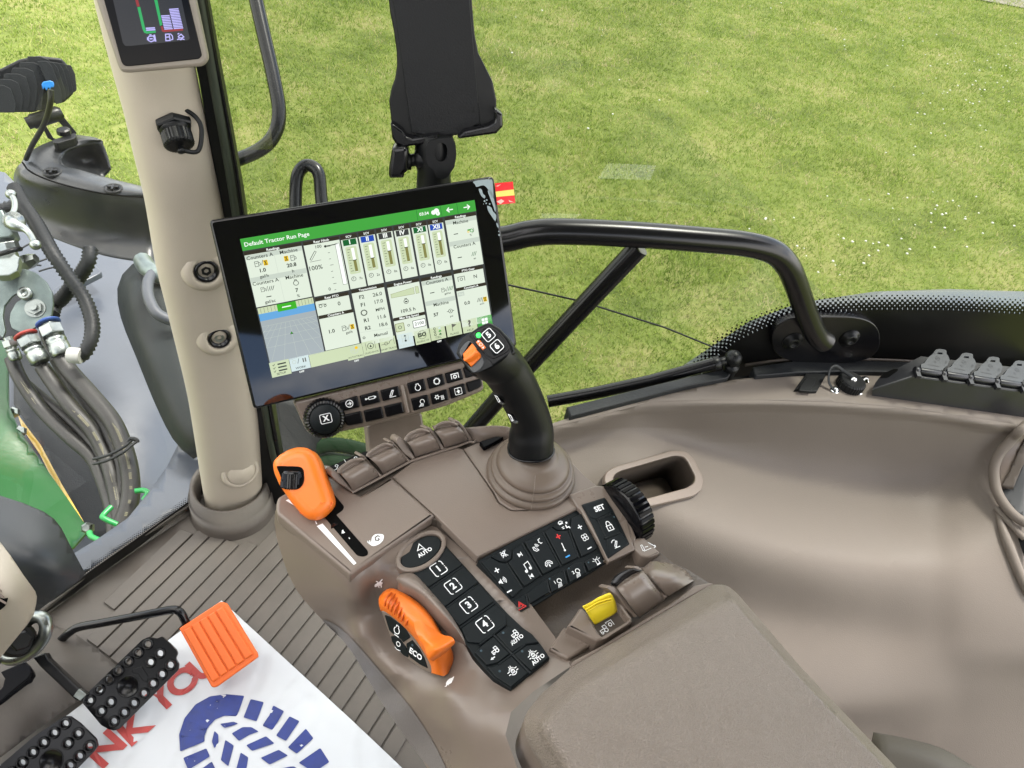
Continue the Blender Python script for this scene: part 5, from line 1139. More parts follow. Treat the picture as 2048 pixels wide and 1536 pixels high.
am = thing('ball_mount_arm', 'black ball mount arm with a side knob between the phone cradle and touchscreen', 'mount', P(865, 340, .93)); ap_ = Pl(P(865, 320, .93), hp.n)
mb = MB(); a = ap_.hit(*z1('PH', 540, 860), up=-.02); b = ap_.hit(*z1('PH', 535, 1320), up=-.02)
tube(mb, [a, a.lerp(b, .3), a.lerp(b, .5), a.lerp(b, .75), b], [.024, .026, .022, .0235, .022], 20); ar_ = mb.build('socket_arm', M_blk, am)
mb = MB(); plate(mb, rounded(Z('PH', (488, 930), (500, 898), (560, 880), (655, 872), (676, 920), (680, 980), (668, 1060), (622, 1128), (585, 1140), (552, 1128), (540, 1085), (500, 1050), (486, 1000)), 3), [[z1('PH', 582 + 40 * math.cos(t), 965 + 60 * math.copysign(abs(math.sin(t)) ** .7, math.sin(t))) for t in [2 * math.pi * i / 20 for i in range(20)]]], ap_, .008, -.004); mb.build('slotted_plate', M_blk, am, bevel=.0015)
mb = MB(); a = ap_.hit(*z1('PH', 345, 1030), up=-.01); b = ap_.hit(*z1('PH', 450, 1020), up=-.012); lathe(mb, a, b - a, [(.012, 0), (.012, .008), (.008, .009), (.008, .014), (.012, .016), (.012, .02), (.018, .034)], 16); mb.build('clamp_bolt', M_blk, am)
mb = MB(); prism(mb, rounded(Z('PH', (278, 935), (352, 928), (374, 948), (376, 985), (370, 1085), (348, 1100), (345, 1128), (258, 1130), (250, 1108), (252, 1060), (262, 1000), (270, 945)), 3), ap_, top=.012, bot=-.022, chamfer=.005); mb.build('knob', M_blk2, am)
# ================================================================== ARMREST CONSOLE
ZD = 2.36
def HD(x, y, dz): return H(x, y, ZD + dz)
con = thing('armrest_console', 'tan armrest console full of black keypads, orange controls and rocker levers', 'control console', H(900, 1150, ZD - .15))
def puff(mb, outline, pl, rise, inset, n=7, base=0.0, mi=0, bot=None):
    """cushion shape: rings move inwards by inset while climbing by rise along an elliptic arc"""
    if area(outline) > 0: outline = outline[::-1]
    T = [pl.hit(*p) for p in outline]; nn = pl.n; u = (T[1] - T[0]).normalized(); v = nn.cross(u)
    q = [((t - T[0]).dot(u), (t - T[0]).dot(v)) for t in T]; k = len(q); rings = []
    if bot is not None: rings.append([t + nn * bot for t in T])
    for j in range(n + 1):
        a = j / n * math.pi / 2; ins = offset(q, inset * (1 - math.cos(a)))
        rings.append([T[0] + u * x + v * y + nn * (base + rise * math.sin(a)) for x, y in ins])
    vs = [p for l in rings for p in l]
    fs = [(li * k + i, li * k + (i + 1) % k, (li + 1) * k + (i + 1) % k, (li + 1) * k + i) for li in range(len(rings) - 1) for i in range(k)]
    mb.add(vs, fs, mi, True); mb.add(rings[-1], tri(offset(q, inset)), mi, True); return mb
# --- body below the deck
bc = [(Z_[0], Z_[1], Z_[2]) for Z_ in zz('Z', (82, 545, -.008), (200, 650, -.008), (350, 790, -.010), (470, 905, -.014), (78, 620, -.03), (100, 720, -.045), (150, 870, -.068), (215, 985, -.085), (330, 1110, -.105), (430, 1200, -.12), (560, 1400, -.145),
    (180, 760, -.035), (310, 900, -.042), (420, 1030, -.055), (500, 1200, -.078), (600, 1350, -.095), (700, 1480, -.11),
    (560, 900, -.018), (580, 960, -.036), (605, 1060, -.056), (640, 1180, -.072), (690, 1290, -.078), (780, 1370, -.074), (880, 1430, -.062), (1000, 1420, -.046), (1060, 1330, -.032), (540, 1100, -.058), (590, 1250, -.075), (700, 1400, -.080), (760, 1150, -.07), (850, 1280, -.068),
    (600, 850, -.016), (700, 830, -.016), (850, 900, -.017), (1000, 1100, -.017), (1100, 1260, -.018), (900, 700, -.016), (1000, 1000, -.016), (1150, 1200, -.016), (1330, 1495, -.018), (1640, 1350, -.016), (1160, 800, -.016), (1400, 1100, -.016), (925, 560, -.016),
    (1180, 1460, -.022), (1000, 1500, -.036), (1380, 1690, -.004), (1330, 1600, -.006), (1450, 1500, -.008), (1400, 1850, -.008), (1300, 1720, -.010), (1200, 1600, -.020), (1150, 1700, -.030), (900, 1560, -.065), (800, 1560, -.085), (1000, 1700, -.055), (1250, 1850, -.03), (900, 1750, -.10), (1100, 2000, -.07), (500, 1000, -.030), (480, 950, -.022))]
bcr0 = RBF(bc, .0002)
kp1 = zz('Z', (700, 850), (980, 690), (1090, 815), (1235, 975), (1320, 1070), (1410, 1150), (1500, 1240), (1560, 1315), (1330, 1500), (1230, 1430), (1130, 1310), (1060, 1200), (1000, 1090), (890, 960), (790, 880))
kp1 = [(p[0], p[1]) for p in kp1]
def bcr(x, y): return min(bcr0(x, y), -.0185) if inside((x, y), kp1) else bcr0(x, y)
mb = MB()
bo = Z('Z', (80, 530), (76, 600), (84, 660), (100, 720), (124, 800), (150, 870), (180, 930), (215, 985), (270, 1050), (330, 1112), (430, 1210), (500, 1300), (560, 1405), (640, 1540), (720, 1660), (860, 1850), (940, 2000), (1400, 2000), (1300, 1720), (1330, 1600), (1450, 1490), (1655, 1352), (1560, 1200), (1420, 1010), (1150, 770), (925, 550), (700, 690), (500, 830), (300, 700))
relief(mb, bo, bcr, HD, 11); mb.build('console_body', M_tansm, con)
mb = MB()  # lower skirt
sk = Z('Z', (76, 600), (84, 660), (100, 720), (124, 800), (150, 870), (180, 930), (215, 985), (270, 1050), (330, 1112), (430, 1210), (500, 1300), (560, 1405), (640, 1540), (720, 1660), (860, 1850))
s3 = [HD(x, y, bcr(x, y)) for x, y in sk]; skirt(mb, s3, Vector((.10, .05, -.16)), 0, True); mb.build('console_skirt', M_tansm, con)
sq_ = zz('Z', (330, 1114), (430, 1212), (500, 1302), (560, 1407), (640, 1542), (720, 1662), (860, 1852), (1010, 1990), (940, 1800), (800, 1580), (650, 1400), (530, 1260), (420, 1150))
mb = MB(); relief(mb, cat([(p[0], p[1]) for p in sq_], 3, True), lambda x, y: bcr(x, y) + .0015, HD, 14); mb.build('side_sheen_cover', M_skirt, con)
# --- deck panels
DPl = hplane(ZD)
mb = MB(); prism(mb, rounded(Z('Z', (84, 500, 8), (92, 462, 8), (122, 445, 5), (240, 372), (345, 325), (420, 378), (500, 437), (535, 452), (698, 352), (926, 556), (478, 872, 4), (84, 545, 8)), 2), DPl, top=0, bot=-.016, chamfer=.0035); dkA = mb.build('front_cover', M_tan, con)
mb = MB(); prism(mb, rounded(Z('Z', (702, 350), (816, 264), (840, 250), (1043, 197), (1074, 204), (1233, 432), (1262, 488, 5), (1328, 532, 5), (1410, 531, 3), (1637, 457), (1684, 517), (1152, 774), (930, 556)), 1.5), DPl, top=-.0006, bot=-.012, chamfer=.0014); dkB = mb.build('centre_cover', M_tan, con)
mb = MB(); prism(mb, rounded(Z('Z', (1079, 203), (1150, 172), (1300, 120), (1500, 110), (1640, 260), (1728, 352, 3), (1790, 403, 3), (1640, 452), (1412, 525, 3), (1332, 526, 5), (1268, 485, 5), (1239, 430)), 1.5), DPl, top=-.0004, bot=-.012, chamfer=.0014); dkC = mb.build('joystick_surround', M_tan, con)
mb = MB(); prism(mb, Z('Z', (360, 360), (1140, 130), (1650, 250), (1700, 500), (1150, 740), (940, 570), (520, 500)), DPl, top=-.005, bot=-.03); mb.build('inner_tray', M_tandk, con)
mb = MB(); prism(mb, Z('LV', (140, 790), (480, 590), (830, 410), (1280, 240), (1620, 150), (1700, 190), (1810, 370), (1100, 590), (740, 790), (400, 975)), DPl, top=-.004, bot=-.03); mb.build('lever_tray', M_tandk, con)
# slot
mb = MB(); prism(mb, rounded(Z('Z', (320, 500), (375, 425, 2), (446, 512, 3), (440, 530, 3), (404, 556, 2), (572, 748, 6), (572, 768, 6), (548, 778, 6), (515, 772, 5), (300, 520)), 2), DPl, top=.0004, bot=-.004); sl2 = mb.build('lever_slot', M_dk, dkA)  # flat black inlay on the cover in place of the slot's shaded depth
a_ = WSheet(DPl, (298, 618), (497, 822), 'Z')
for l in (((300, 616), (331, 602), (511, 812), (497, 822)), ((136, 480), (150, 474), (190, 500), (182, 508)), ((291, 590), (297, 589), (303, 604), (298, 607))):
    mb = MB(); ar = Art(mb, a_, .0004); ar.poly([a_.uv(*p) for p in l], 0); mb.build('printed_mark', M_wht, dkA)
mb = MB(); ar = Art(mb, a_, .0004)
# snail
def sp(*pts): return [a_.uv(*p) for p in pts]
ar.poly([a_.uv(x, y) for x, y in cat([(566, 700), (580, 712), (600, 722), (630, 712), (652, 690), (655, 665), (640, 658), (610, 660), (594, 675), (590, 695), (585, 705), (575, 698)], 3, True)], 0)
m2 = MB(); a2_ = Art(m2, a_, .0008); a2_.line(sp((636, 672), (622, 668), (610, 678), (612, 692), (626, 694), (632, 686), (624, 682)), .0011, 0)
ar.line(sp((575, 705), (570, 694)), .001, 0); ar.line(sp((583, 703), (581, 692)), .001, 0)
mb.build('snail_symbol', M_wht, dkA); m2.build('snail_line', M_tandk, dkA)
# --- rocker levers behind the deck
def lvc(*p): return [(x, y, z) for x, y, z in zz('LV', *p)]
drums = [((400, 985), (245, 765), (535, 600), (710, 800)), ((765, 775), (590, 570), (885, 435), (1050, 620)), ((1150, 575), (1045, 375), (1320, 265), (1450, 480)), ((1505, 465), (1375, 235), (1660, 185), (1790, 375))]
lens = [[(245, 765), (208, 738), (262, 680), (370, 612), (470, 590), (535, 600)], [(590, 570), (560, 545), (620, 490), (720, 430), (800, 408), (885, 435)], [(1045, 375), (1020, 350), (1080, 285), (1180, 240), (1260, 240), (1320, 265)], [(1375, 235), (1380, 210), (1440, 165), (1530, 143), (1610, 155), (1660, 185)]]
wh = ['first rocker lever from the orange handle, with a pale finger scoop', 'second rocker lever from the orange handle', 'third rocker lever, right of the wide gap between the ribs', 'fourth rocker lever, nearest the joystick boot']
for i, (a, b, c, d) in enumerate(drums):
    mb = MB(); rows_ = []
    for t, dz in ((-.12, -.010), (0, 0.0), (.25, .0125), (.5, .0215), (.78, .0265), (1.0, .0265), (1.12, .020), (1.2, .0)):
        l = (a[0] + (b[0] - a[0]) * t, a[1] + (b[1] - a[1]) * t); r = (d[0] + (c[0] - d[0]) * t, d[1] + (c[1] - d[1]) * t)
        bow = 10 * math.sin(math.pi * min(1, max(0, t))); rows_.append(lvc((l[0] + bow, l[1] - bow, dz), ((l[0] + r[0]) / 2 + bow, (l[1] + r[1]) / 2 - bow, dz), (r[0] + bow, r[1] - bow, dz)))
    loft(mb, rows_, 4, 3, fn=HD); rk = mb.build('rocker_lever', M_tansm, con, label=wh[i], solid=.001)
    mb = MB(); L_ = lens[i]; base = lvc(*[(b[0] + (c[0] - b[0]) * t, b[1] + (c[1] - b[1]) * t, .0268) for t in (0, .2, .4, .6, .8, 1)])
    loft(mb, [base, lvc(*[((L_[j][0] + b[0] + (c[0] - b[0]) * j / 5) / 2, (L_[j][1] + b[1] + (c[1] - b[1]) * j / 5) / 2 + 6, .0275) for j in range(6)]), lvc(*[(x, y, .034) for x, y in L_]), lvc(*[(x + 4, y - 8, .031) for x, y in L_])], 12, 3, fn=HD)
    mb.build('finger_scoop', M_tansm, rk, solid=.0008)
ribs = [[(130, 760), (148, 732), (190, 735), (250, 792), (330, 890), (402, 985), (385, 992), (200, 862), (128, 795)], [(468, 556), (490, 530), (530, 545), (620, 650), (752, 795), (718, 805), (600, 665), (530, 580)], [(815, 385), (845, 366), (882, 385), (1000, 520), (1087, 610), (1062, 628), (900, 440), (860, 400)],
        [(910, 395), (925, 336), (965, 325), (1010, 360), (1080, 470), (1147, 580), (1112, 600), (1000, 520)], [(1268, 222), (1300, 200), (1342, 218), (1430, 350), (1503, 470), (1466, 487), (1390, 360), (1320, 262)], [(1608, 142), (1640, 118), (1672, 135), (1722, 185), (1838, 360), (1800, 378), (1730, 270), (1675, 190)]]
for i, rbp_ in enumerate(ribs):
    lo_, hi_ = rbp_[5], rbp_[1]; A_1 = HD(*z1('LV', *rbp_[5 if i else 6]), .001); B_1 = HD(*z1('LV', *hi_), .029); C_1 = A_1 + (HD(*z1('LV', 1790, 375), 0) - HD(*z1('LV', 400, 985), 0)).normalized() * .02
    pl = plane3(A_1, B_1, C_1); mb = MB(); prism(mb, rounded(Z('LV', *rbp_), 2, 3), pl, top=.001, bot=-.014, chamfer=.0012); mb.build('divider_rib', M_tan, con)
# rim around the lever bank
mb = MB(); tube(mb, [HD(*z1('LV', x, y), .001) for x, y in cat([(385, 992), (500, 935), (760, 795), (1070, 628), (1140, 600), (1480, 490), (1650, 440), (1800, 385), (1850, 390), (1880, 350), (1860, 310), (1800, 280)], 5)], .0016, 8); mb.build('lever_bank_rim', M_tan, con)
mb = MB(); prism(mb, rounded(Z('LV', (35, 710), (300, 590), (540, 490), (590, 495), (620, 540), (400, 700), (130, 775), (95, 775)), 3), hplane(ZD + .004), top=0, bot=-.02, chamfer=.0015); ds2 = mb.build('lever_symbol_strip', M_gloss, con)
mb = MB(); s_ = WSheet(hplane(ZD + .004), (35, 710), (540, 490), 'LV'); ar = Art(mb, s_, .0004)
for (x, y) in ((200, 675), (430, 580)):
    u, v = s_.uv(x, y); ar.ring(u, v, .0016, .0006, 0, 10); ar.line([(u - .009, v + .004), (u - .002, v + .004), (u + .001, v + .001)], .0007, 0); ar.rect(u - .008, v + .004, u - .005, v + .006, 0)
ar.line([s_.uv(290, 598), s_.uv(315, 635)], .0005, 0); ar.text(*s_.uv(85, 705), .003, 'III', 0, 0, -20); mb.build('symbols', M_wht, ds2)
# back shell near joystick boot
mb = MB(); loft(mb, [Z('K', (1215, 850, .012), (1320, 835, .016), (1450, 830, .016), (1560, 850, .010)), Z('K', (1250, 900, .004), (1330, 890, .010), (1450, 880, .010), (1580, 900, .004)), Z('K', (1270, 950, -.004), (1340, 940, .0), (1450, 930, .0), (1600, 950, -.004))], 8, 4, fn=HD); mb.build('rear_shell', M_tansm, con, solid=.003)
mb = MB(); prism(mb, rounded(Z('K', (1318, 935), (1330, 930), (1430, 900), (1480, 905), (1400, 950), (1350, 975)), 2), hplane(ZD + .008), top=0, bot=-.006, chamfer=.001); mb.build('symbol_strip', M_gloss, con)
# --- keypads ---------------------------------------------------------------
def keypad(outline, reg, pl, name='keypad_base'):
    mb = MB(); prism(mb, rounded(Z(reg, *outline), 2), pl, top=0, bot=-.012, chamfer=.0006); return mb.build(name, M_pad, con)
class Btn:
    def __init__(s, pl, reg, sheet): s.pl = pl; s.reg = reg; s.sh = sheet
    def make(s, outline, draw=None, label=None, r=2.0, h=.0016, name='keypad_button', parent=None, m=None, ch=.0009, mats=None):
        mb = MB(); prism(mb, rounded(Z(s.reg, *outline), r), s.pl, top=h, bot=-.001, chamfer=ch, mi=0)
        if draw: draw(Art(mb, s.sh, h + .0003), s.sh)
        return mb.build(name, mats or [m or M_pad, M_wht, M_redprint, M_blueprint, M_led], parent or con, label=label)
    def bar(s, a, b, w=.0022, h=.0034):
        mb = MB(); A, B = s.pl.hit(*z1(s.reg, *a), up=.0012), s.pl.hit(*z1(s.reg, *b), up=.0012)
        tube(mb, [A, B], w * .55, 8); return mb.build('divider_bar', M_pad, con)
mm = .00108
def boxnum(n, c):
    def f(a, sh):
        u, v = sh.uv(*c); s = 6.4 * mm
        def seg(pts): a.line(pts, .85 * mm, 1)
        k = s; r = 2 * mm
        for q in range(4):
            ca, sa = [(1, 0), (0, 1), (-1, 0), (0, -1)][q]
            rot = lambda x, y: (u + x * ca - y * sa, v + x * sa + y * ca)
            seg([rot(k, k - r - 1.2 * mm * (q % 2 * 2)), rot(k, -k + r)] if q % 2 else [rot(k, k - r), rot(k, -k + r)]) if q not in (0,) else (seg([rot(k, -k + r), rot(k, -1 * mm)]), seg([rot(k, .3 * mm), rot(k, 1 * mm)]), seg([rot(k, 2 * mm), rot(k, k - r)]))
            seg([rot(k + r * (math.cos(t) - 1), -k + r * (1 - math.sin(t) * 1)) if False else rot(k - r + r * math.cos(t), -k + r - r * math.sin(t)) for t in [math.pi / 2 * i / 5 for i in range(6)]])
        a.text(u, v, 6.6 * mm, n, 1, .035)
    return f
def tractor(a, u, v, s, arrow=True):
    L_ = lambda pts, w=.7, c=False: a.line([(u + x * s, v + y * s) for x, y in pts], w * mm, 1, c)
    a.ring(u + .35 * s, v + .25 * s, .32 * s, .8 * mm, 1, 14); a.ring(u - .55 * s, v + .4 * s, .18 * s, .7 * mm, 1, 12)
    L_([(.1, .0), (.05, -.6), (.6, -.6), (.7, -.05)]); L_([(-.72, .2), (-.72, -.1), (.0, -.12)]); L_([(-.35, .35), (0, .35)])
    if arrow: L_([(-.8, .95), (-1.45, .95)], 1.0); a.poly([(u - 1.3 * s, v + .65 * s), (u - 1.85 * s, v + .95 * s), (u - 1.3 * s, v + 1.25 * s)], 1)
def lock(a, u, v, s, w=.8):
    a.line([(u - .5 * s, v), (u + .5 * s, v), (u + .5 * s, v + .8 * s), (u - .5 * s, v + .8 * s)], w * mm, 1, True); a.ring(u, v - .05 * s, .34 * s, w * mm, 1, 10, 180, 360); a.line([(u, v + .25 * s), (u, v + .55 * s)], w * mm, 1)
def difflock(a, u, v, s):
    a.ring(u, v, s, .7 * mm, 1, 12, 30, 150); a.ring(u, v, s, .7 * mm, 1, 12, 210, 330); a.line([(u - 1.6 * s, v - .35 * s), (u - .95 * s, v - .35 * s), (u - .6 * s, v - .9 * s)], .7 * mm, 1); a.line([(u + 1.6 * s, v - .35 * s), (u + .95 * s, v - .35 * s), (u + .6 * s, v - .9 * s)], .7 * mm, 1)
    a.line([(u - 1.6 * s, v + .35 * s), (u - .95 * s, v + .35 * s)], .7 * mm, 1); a.line([(u + 1.6 * s, v + .35 * s), (u + .95 * s, v + .35 * s)], .7 * mm, 1); a.line([(u - .25 * s, v - 1.6 * s), (u - .25 * s, v - 1 * s)], .7 * mm, 1); a.line([(u + .25 * s, v - 1.6 * s), (u + .25 * s, v - 1 * s)], .7 * mm, 1); lock(a, u, v - .3 * s, .9 * s, .7)
KP = hplane(ZD - .0135); ks = WSheet(KP, (890, 950), (1080, 825), 'Z'); B1 = Btn(KP, 'Z', ks)
keypad([(800, 865), (830, 840), (985, 718), (1080, 822), (1225, 983), (1312, 1078), (1398, 1158, 6), (1440, 1185), (1490, 1245), (1537, 1315), (1330, 1480), (1240, 1422), (1192, 1372), (1130, 1300), (1092, 1240), (1060, 1190), (1000, 1080), (890, 950)], 'Z', KP.up(-.0005))
B1.make([(812, 866), (850, 850), (985, 727), (1074, 822), (892, 944)], boxnum('1', (945, 846)), 'keypad button marked 1')
B1.make([(897, 955), (1080, 832), (1158, 915), (977, 1046)], boxnum('2', (1022, 938)), 'keypad button marked 2')
B1.make([(981, 1054), (1163, 922), (1238, 1018), (1056, 1148)], boxnum('3', (1104, 1038)), 'keypad button marked 3')
B1.make([(1064, 1160), (1243, 1034), (1300, 1090), (1305, 1135), (1165, 1240), (1098, 1232)], boxnum('4', (1190, 1140)), 'keypad button marked 4')
def d5(a, sh): u, v = sh.uv(1347, 1190); tractor(a, u, v, 4.6 * mm); a.text(*sh.uv(1360, 1222), 3.6 * mm, 'AUTO', 1, .03); a.circ(*sh.uv(1287, 1185), 1.1 * mm, 4)
def d6(a, sh): u, v = sh.uv(1243, 1278); tractor(a, u, v, 4.6 * mm); a.circ(*sh.uv(1170, 1280), 1.1 * mm, 4)
def d7(a, sh): u, v = sh.uv(1445, 1302); difflock(a, u, v, 3.2 * mm); a.text(*sh.uv(1472, 1326), 3.6 * mm, 'AUTO', 1, .03); a.circ(*sh.uv(1387, 1283), 1.1 * mm, 4)
def d8(a, sh): u, v = sh.uv(1338, 1388); difflock(a, u, v, 3.2 * mm); a.circ(*sh.uv(1268, 1388), 1.1 * mm, 4)
B1.make([(1248, 1193), (1312, 1147), (1396, 1168), (1438, 1195), (1478, 1237), (1405, 1245), (1335, 1288)], d5, 'keypad button with a tractor, arrow and AUTO')
B1.make([(1172, 1252), (1235, 1203), (1322, 1294), (1260, 1342), (1202, 1355), (1138, 1290)], d6, 'keypad button with a tractor and arrow')
B1.make([(1340, 1297), (1408, 1252), (1480, 1243), (1528, 1315), (1436, 1385)], d7, 'keypad button with a padlock and AUTO')
B1.make([(1264, 1352), (1328, 1304), (1422, 1395), (1330, 1472), (1248, 1418), (1203, 1365)], d8, 'keypad button with a padlock symbol')
for a, b in (((893, 950), (1078, 827)), ((990, 1046), (1136, 938)), ((1058, 1155), (1241, 1025)), ((1162, 1246), (1303, 1134)), ((1238, 1192), (1430, 1394)), ((1262, 1350), (1404, 1246))): B1.bar(a, b)
def ell(cx, cy, a, b, rot, n=36): c_, s_ = math.cos(math.radians(rot)), math.sin(math.radians(rot)); return [(cx + a * math.cos(t) * c_ - b * math.sin(t) * s_, cy + a * math.cos(t) * s_ + b * math.sin(t) * c_) for t in [2 * math.pi * i / n for i in range(n)]]
mb = MB(); plate(mb, Z('Z', *ell(852, 757, 150, 88, -34)), [Z('Z', *ell(852, 757, 124, 66, -34))], KP, .0045, -.006); rg2 = mb.build('auto_button_ring', M_tansm, con, bevel=.0016, seg=3)
mb = MB(); prism(mb, Z('Z', *ell(852, 757, 121, 64, -34)), KP, top=.0022, bot=-.006, chamfer=.001); ar = Art(mb, ks, .0026)
u, v = ks.uv(855, 745); ar.line([(u - 4 * mm, v - 1 * mm), (u + 1.5 * mm, v - 6 * mm), (u + 3 * mm, v + 2.5 * mm), (u + .6 * mm, v - .5 * mm)], .9 * mm, 1, True) ; ar.text(*ks.uv(873, 762), 4 * mm, 'AUTO', 1, .03)
mb.build('auto_button', [M_pad, M_wht], con)
# second keypad
T0, T1, T2 = (HD(*z1('K1', 635, 650), -.003), HD(*z1('K1', 1215, 350), -.003), HD(*z1('K1', 885, 957), -.016)); K2P = plane3(T0, T1, T2); k2 = WSheet(K2P, (635, 650), (1215, 350), 'K1'); B2 = Btn(K2P, 'K1', k2)
keypad([(632, 648), (700, 610), (930, 488), (1140, 388), (1218, 350, 3), (1250, 385), (1345, 580), (1382, 664), (1130, 812), (884, 958), (850, 915), (740, 780)], 'K1', K2P.up(-.0012))
def at(x, y): return k2.uv(x, y)
def plus(a, c, s=2.6, mi=1, w=1.1): u, v = at(*c); a.line([(u - s * mm, v), (u + s * mm, v)], w * mm, mi); a.line([(u, v - s * mm), (u, v + s * mm)], w * mm, mi)
def minus(a, c, s=2.6, mi=1, w=1.2): u, v = at(*c); a.line([(u - s * mm, v), (u + s * mm, v)], w * mm, mi)
def gvol(a, sh):
    plus(a, (740, 708)); minus(a, (813, 830)); u, v = at(768, 772); s = mm
    a.poly([(u - 3.2 * s, v - 1 * s), (u - 1.8 * s, v - 1 * s), (u + .2 * s, v - 2.8 * s), (u + .2 * s, v + 2.8 * s), (u - 1.8 * s, v + 1 * s), (u - 3.2 * s, v + 1 * s)], 1)
    for r in (1.8, 3, 4.2): a.ring(u + .4 * s, v, r * s, .6 * s, 1, 8, -48, 48)
def gmute(a, sh):
    u, v = at(782, 612); s = mm; a.line([(u - 3 * s, v - 1 * s), (u - 1.4 * s, v - 1 * s), (u + .8 * s, v - 2.8 * s), (u + .8 * s, v + 2.8 * s), (u - 1.4 * s, v + 1 * s), (u - 3 * s, v + 1 * s)], .6 * s, 1, True); a.line([(u - 3 * s, v - 3 * s), (u + 3 * s, v + 3 * s)], .7 * s, 1); a.line([(u + 3 * s, v - 3 * s), (u - 3 * s, v + 3 * s)], .7 * s, 1)
def gmus(a, sh):
    s = mm; u, v = at(872, 617); a.poly([(u - 1.6 * s, v - 2.2 * s), (u + 2 * s, v), (u - 1.6 * s, v + 2.2 * s)], 1); a.line([(u + 2.2 * s, v - 2.2 * s), (u + 2.2 * s, v + 2.2 * s)], .7 * s, 1)
    u, v = at(943, 740); a.poly([(u + 1.6 * s, v - 2.2 * s), (u - 2 * s, v), (u + 1.6 * s, v + 2.2 * s)], 1); a.line([(u - 2.2 * s, v - 2.2 * s), (u - 2.2 * s, v + 2.2 * s)], .7 * s, 1)
    u, v = at(912, 690); a.circ(u - 2 * s, v + 3.4 * s, 1.5 * s, 1); a.circ(u + 3.2 * s, v + 2.4 * s, 1.5 * s, 1); a.line([(u - .8 * s, v + 3.4 * s), (u - .8 * s, v - 3.4 * s), (u + 4.4 * s, v - 4.4 * s), (u + 4.4 * s, v + 2.4 * s)], .7 * s, 1)
def handset(a, u, v, s): a.line([(u - 3.4 * s, v + 2.4 * s), (u - 4 * s, v + .8 * s), (u - 2.4 * s, v - 1.6 * s), (u, v - 2.4 * s), (u + 2.4 * s, v - 1.6 * s), (u + 4 * s, v + .8 * s), (u + 3.4 * s, v + 2.4 * s), (u + 1.8 * s, v + 1 * s), (u + 1.6 * s, v - .2 * s), (u, v - .8 * s), (u - 1.6 * s, v - .2 * s), (u - 1.8 * s, v + 1 * s)], .65 * s, 1, True)
def gph(a, sh):
    s = mm; u, v = at(1040, 665); handset(a, u, v, s); a.poly([(u - 1.2 * s, v + 2.4 * s), (u + 1.2 * s, v + 2.4 * s), (u, v + 4.6 * s)], 1); a.line([(u, v + .4 * s), (u, v + 2.6 * s)], .8 * s, 1)
    u, v = at(970, 575); a.line([(u - 3.2 * s, v - 1.6 * s), (u - 3.6 * s, v + 1 * s), (u - 1.6 * s, v + 3.4 * s), (u + 1 * s, v + 3.2 * s), (u + .6 * s, v + 1.8 * s), (u - 1 * s, v + 1.4 * s), (u - 1.6 * s, v + .2 * s), (u - 1.6 * s, v - 1.4 * s)], .65 * s, 1, True)
    for r in (1.6, 2.8, 4): a.ring(u - .6 * s, v + .4 * s, r * s, .55 * s, 1, 6, -80, -10)
    u, v = at(992, 540); a.line([(u + 1.6 * s, v - 3 * s), (u - 1.2 * s, v - 2.4 * s), (u - .8 * s, v - 1 * s), (u - 1.8 * s, v), (u - .6 * s, v + .6 * s), (u - .4 * s, v + 2 * s), (u + 1.6 * s, v + 1.8 * s)], .65 * s, 1)
def gtemp(a, sh):
    plus(a, (1099, 510), 2.7, 2, 1.2); minus(a, (1154, 626), 2.7, 3, 1.3); s = mm; u, v = at(1118, 548); u2, v2 = at(1137, 590); a.line([(u, v), (u2, v2)], .9 * s, 1); a.circ(u2, v2, 1.1 * s, 1)
def ghv(a, sh):
    s = mm; u, v = at(1112, 432); a.ring(u, v + 1 * s, 3 * s, .7 * s, 1, 8, 200, 340); a.rect(u - 2.2 * s, v - .2 * s, u + 2.2 * s, v + 1.4 * s, 1); a.circ(*at(1146, 430), 1.1 * s, 1)
    u, v = at(1146, 450); a.line([(u, v - 1.6 * s), (u - .5 * s, v + 1.4 * s), (u + 2.2 * s, v + 1.6 * s), (u + 2.4 * s, v + 3.6 * s)], 1.1 * s, 1); u, v = at(1125, 455); a.line([(u - 1.4 * s, v), (u + 1.4 * s, v + .2 * s)], .7 * s, 1); a.line([(u - 1.4 * s, v + 1.6 * s), (u + 1 * s, v + 1.8 * s)], .7 * s, 1)
def gfan(a, sh):
    plus(a, (1225, 455)); minus(a, (1281, 578)); s = mm; u, v = at(1254, 515)
    for q in range(4): t = math.radians(45 + 90 * q); a.ring(u + 2.1 * s * math.cos(t), v + 2.1 * s * math.sin(t), 1.7 * s, .65 * s, 1, 10)
    a.circ(u, v, .8 * s, 1)
def lampi(n, c, led):
    def f(a, sh):
        s = mm; u, v = at(*c); a.ring(u + 1.2 * s, v - 1.4 * s, 2.2 * s, .7 * s, 1, 12, 100, 400); a.line([(u - .8 * s, v - .4 * s), (u + 2.4 * s, v + .8 * s)], .7 * s, 1)
        for k in range(4): a.line([(u - 1.4 * s + 1.1 * s * k, v + 1 * s), (u - 3 * s + 1.3 * s * k, v + 4.2 * s)], .6 * s, 1)
        a.text(u - 3.6 * s, v - 2 * s, 3 * s, n, 1, .03); a.circ(*at(*led), .9 * s, 4)
    return f
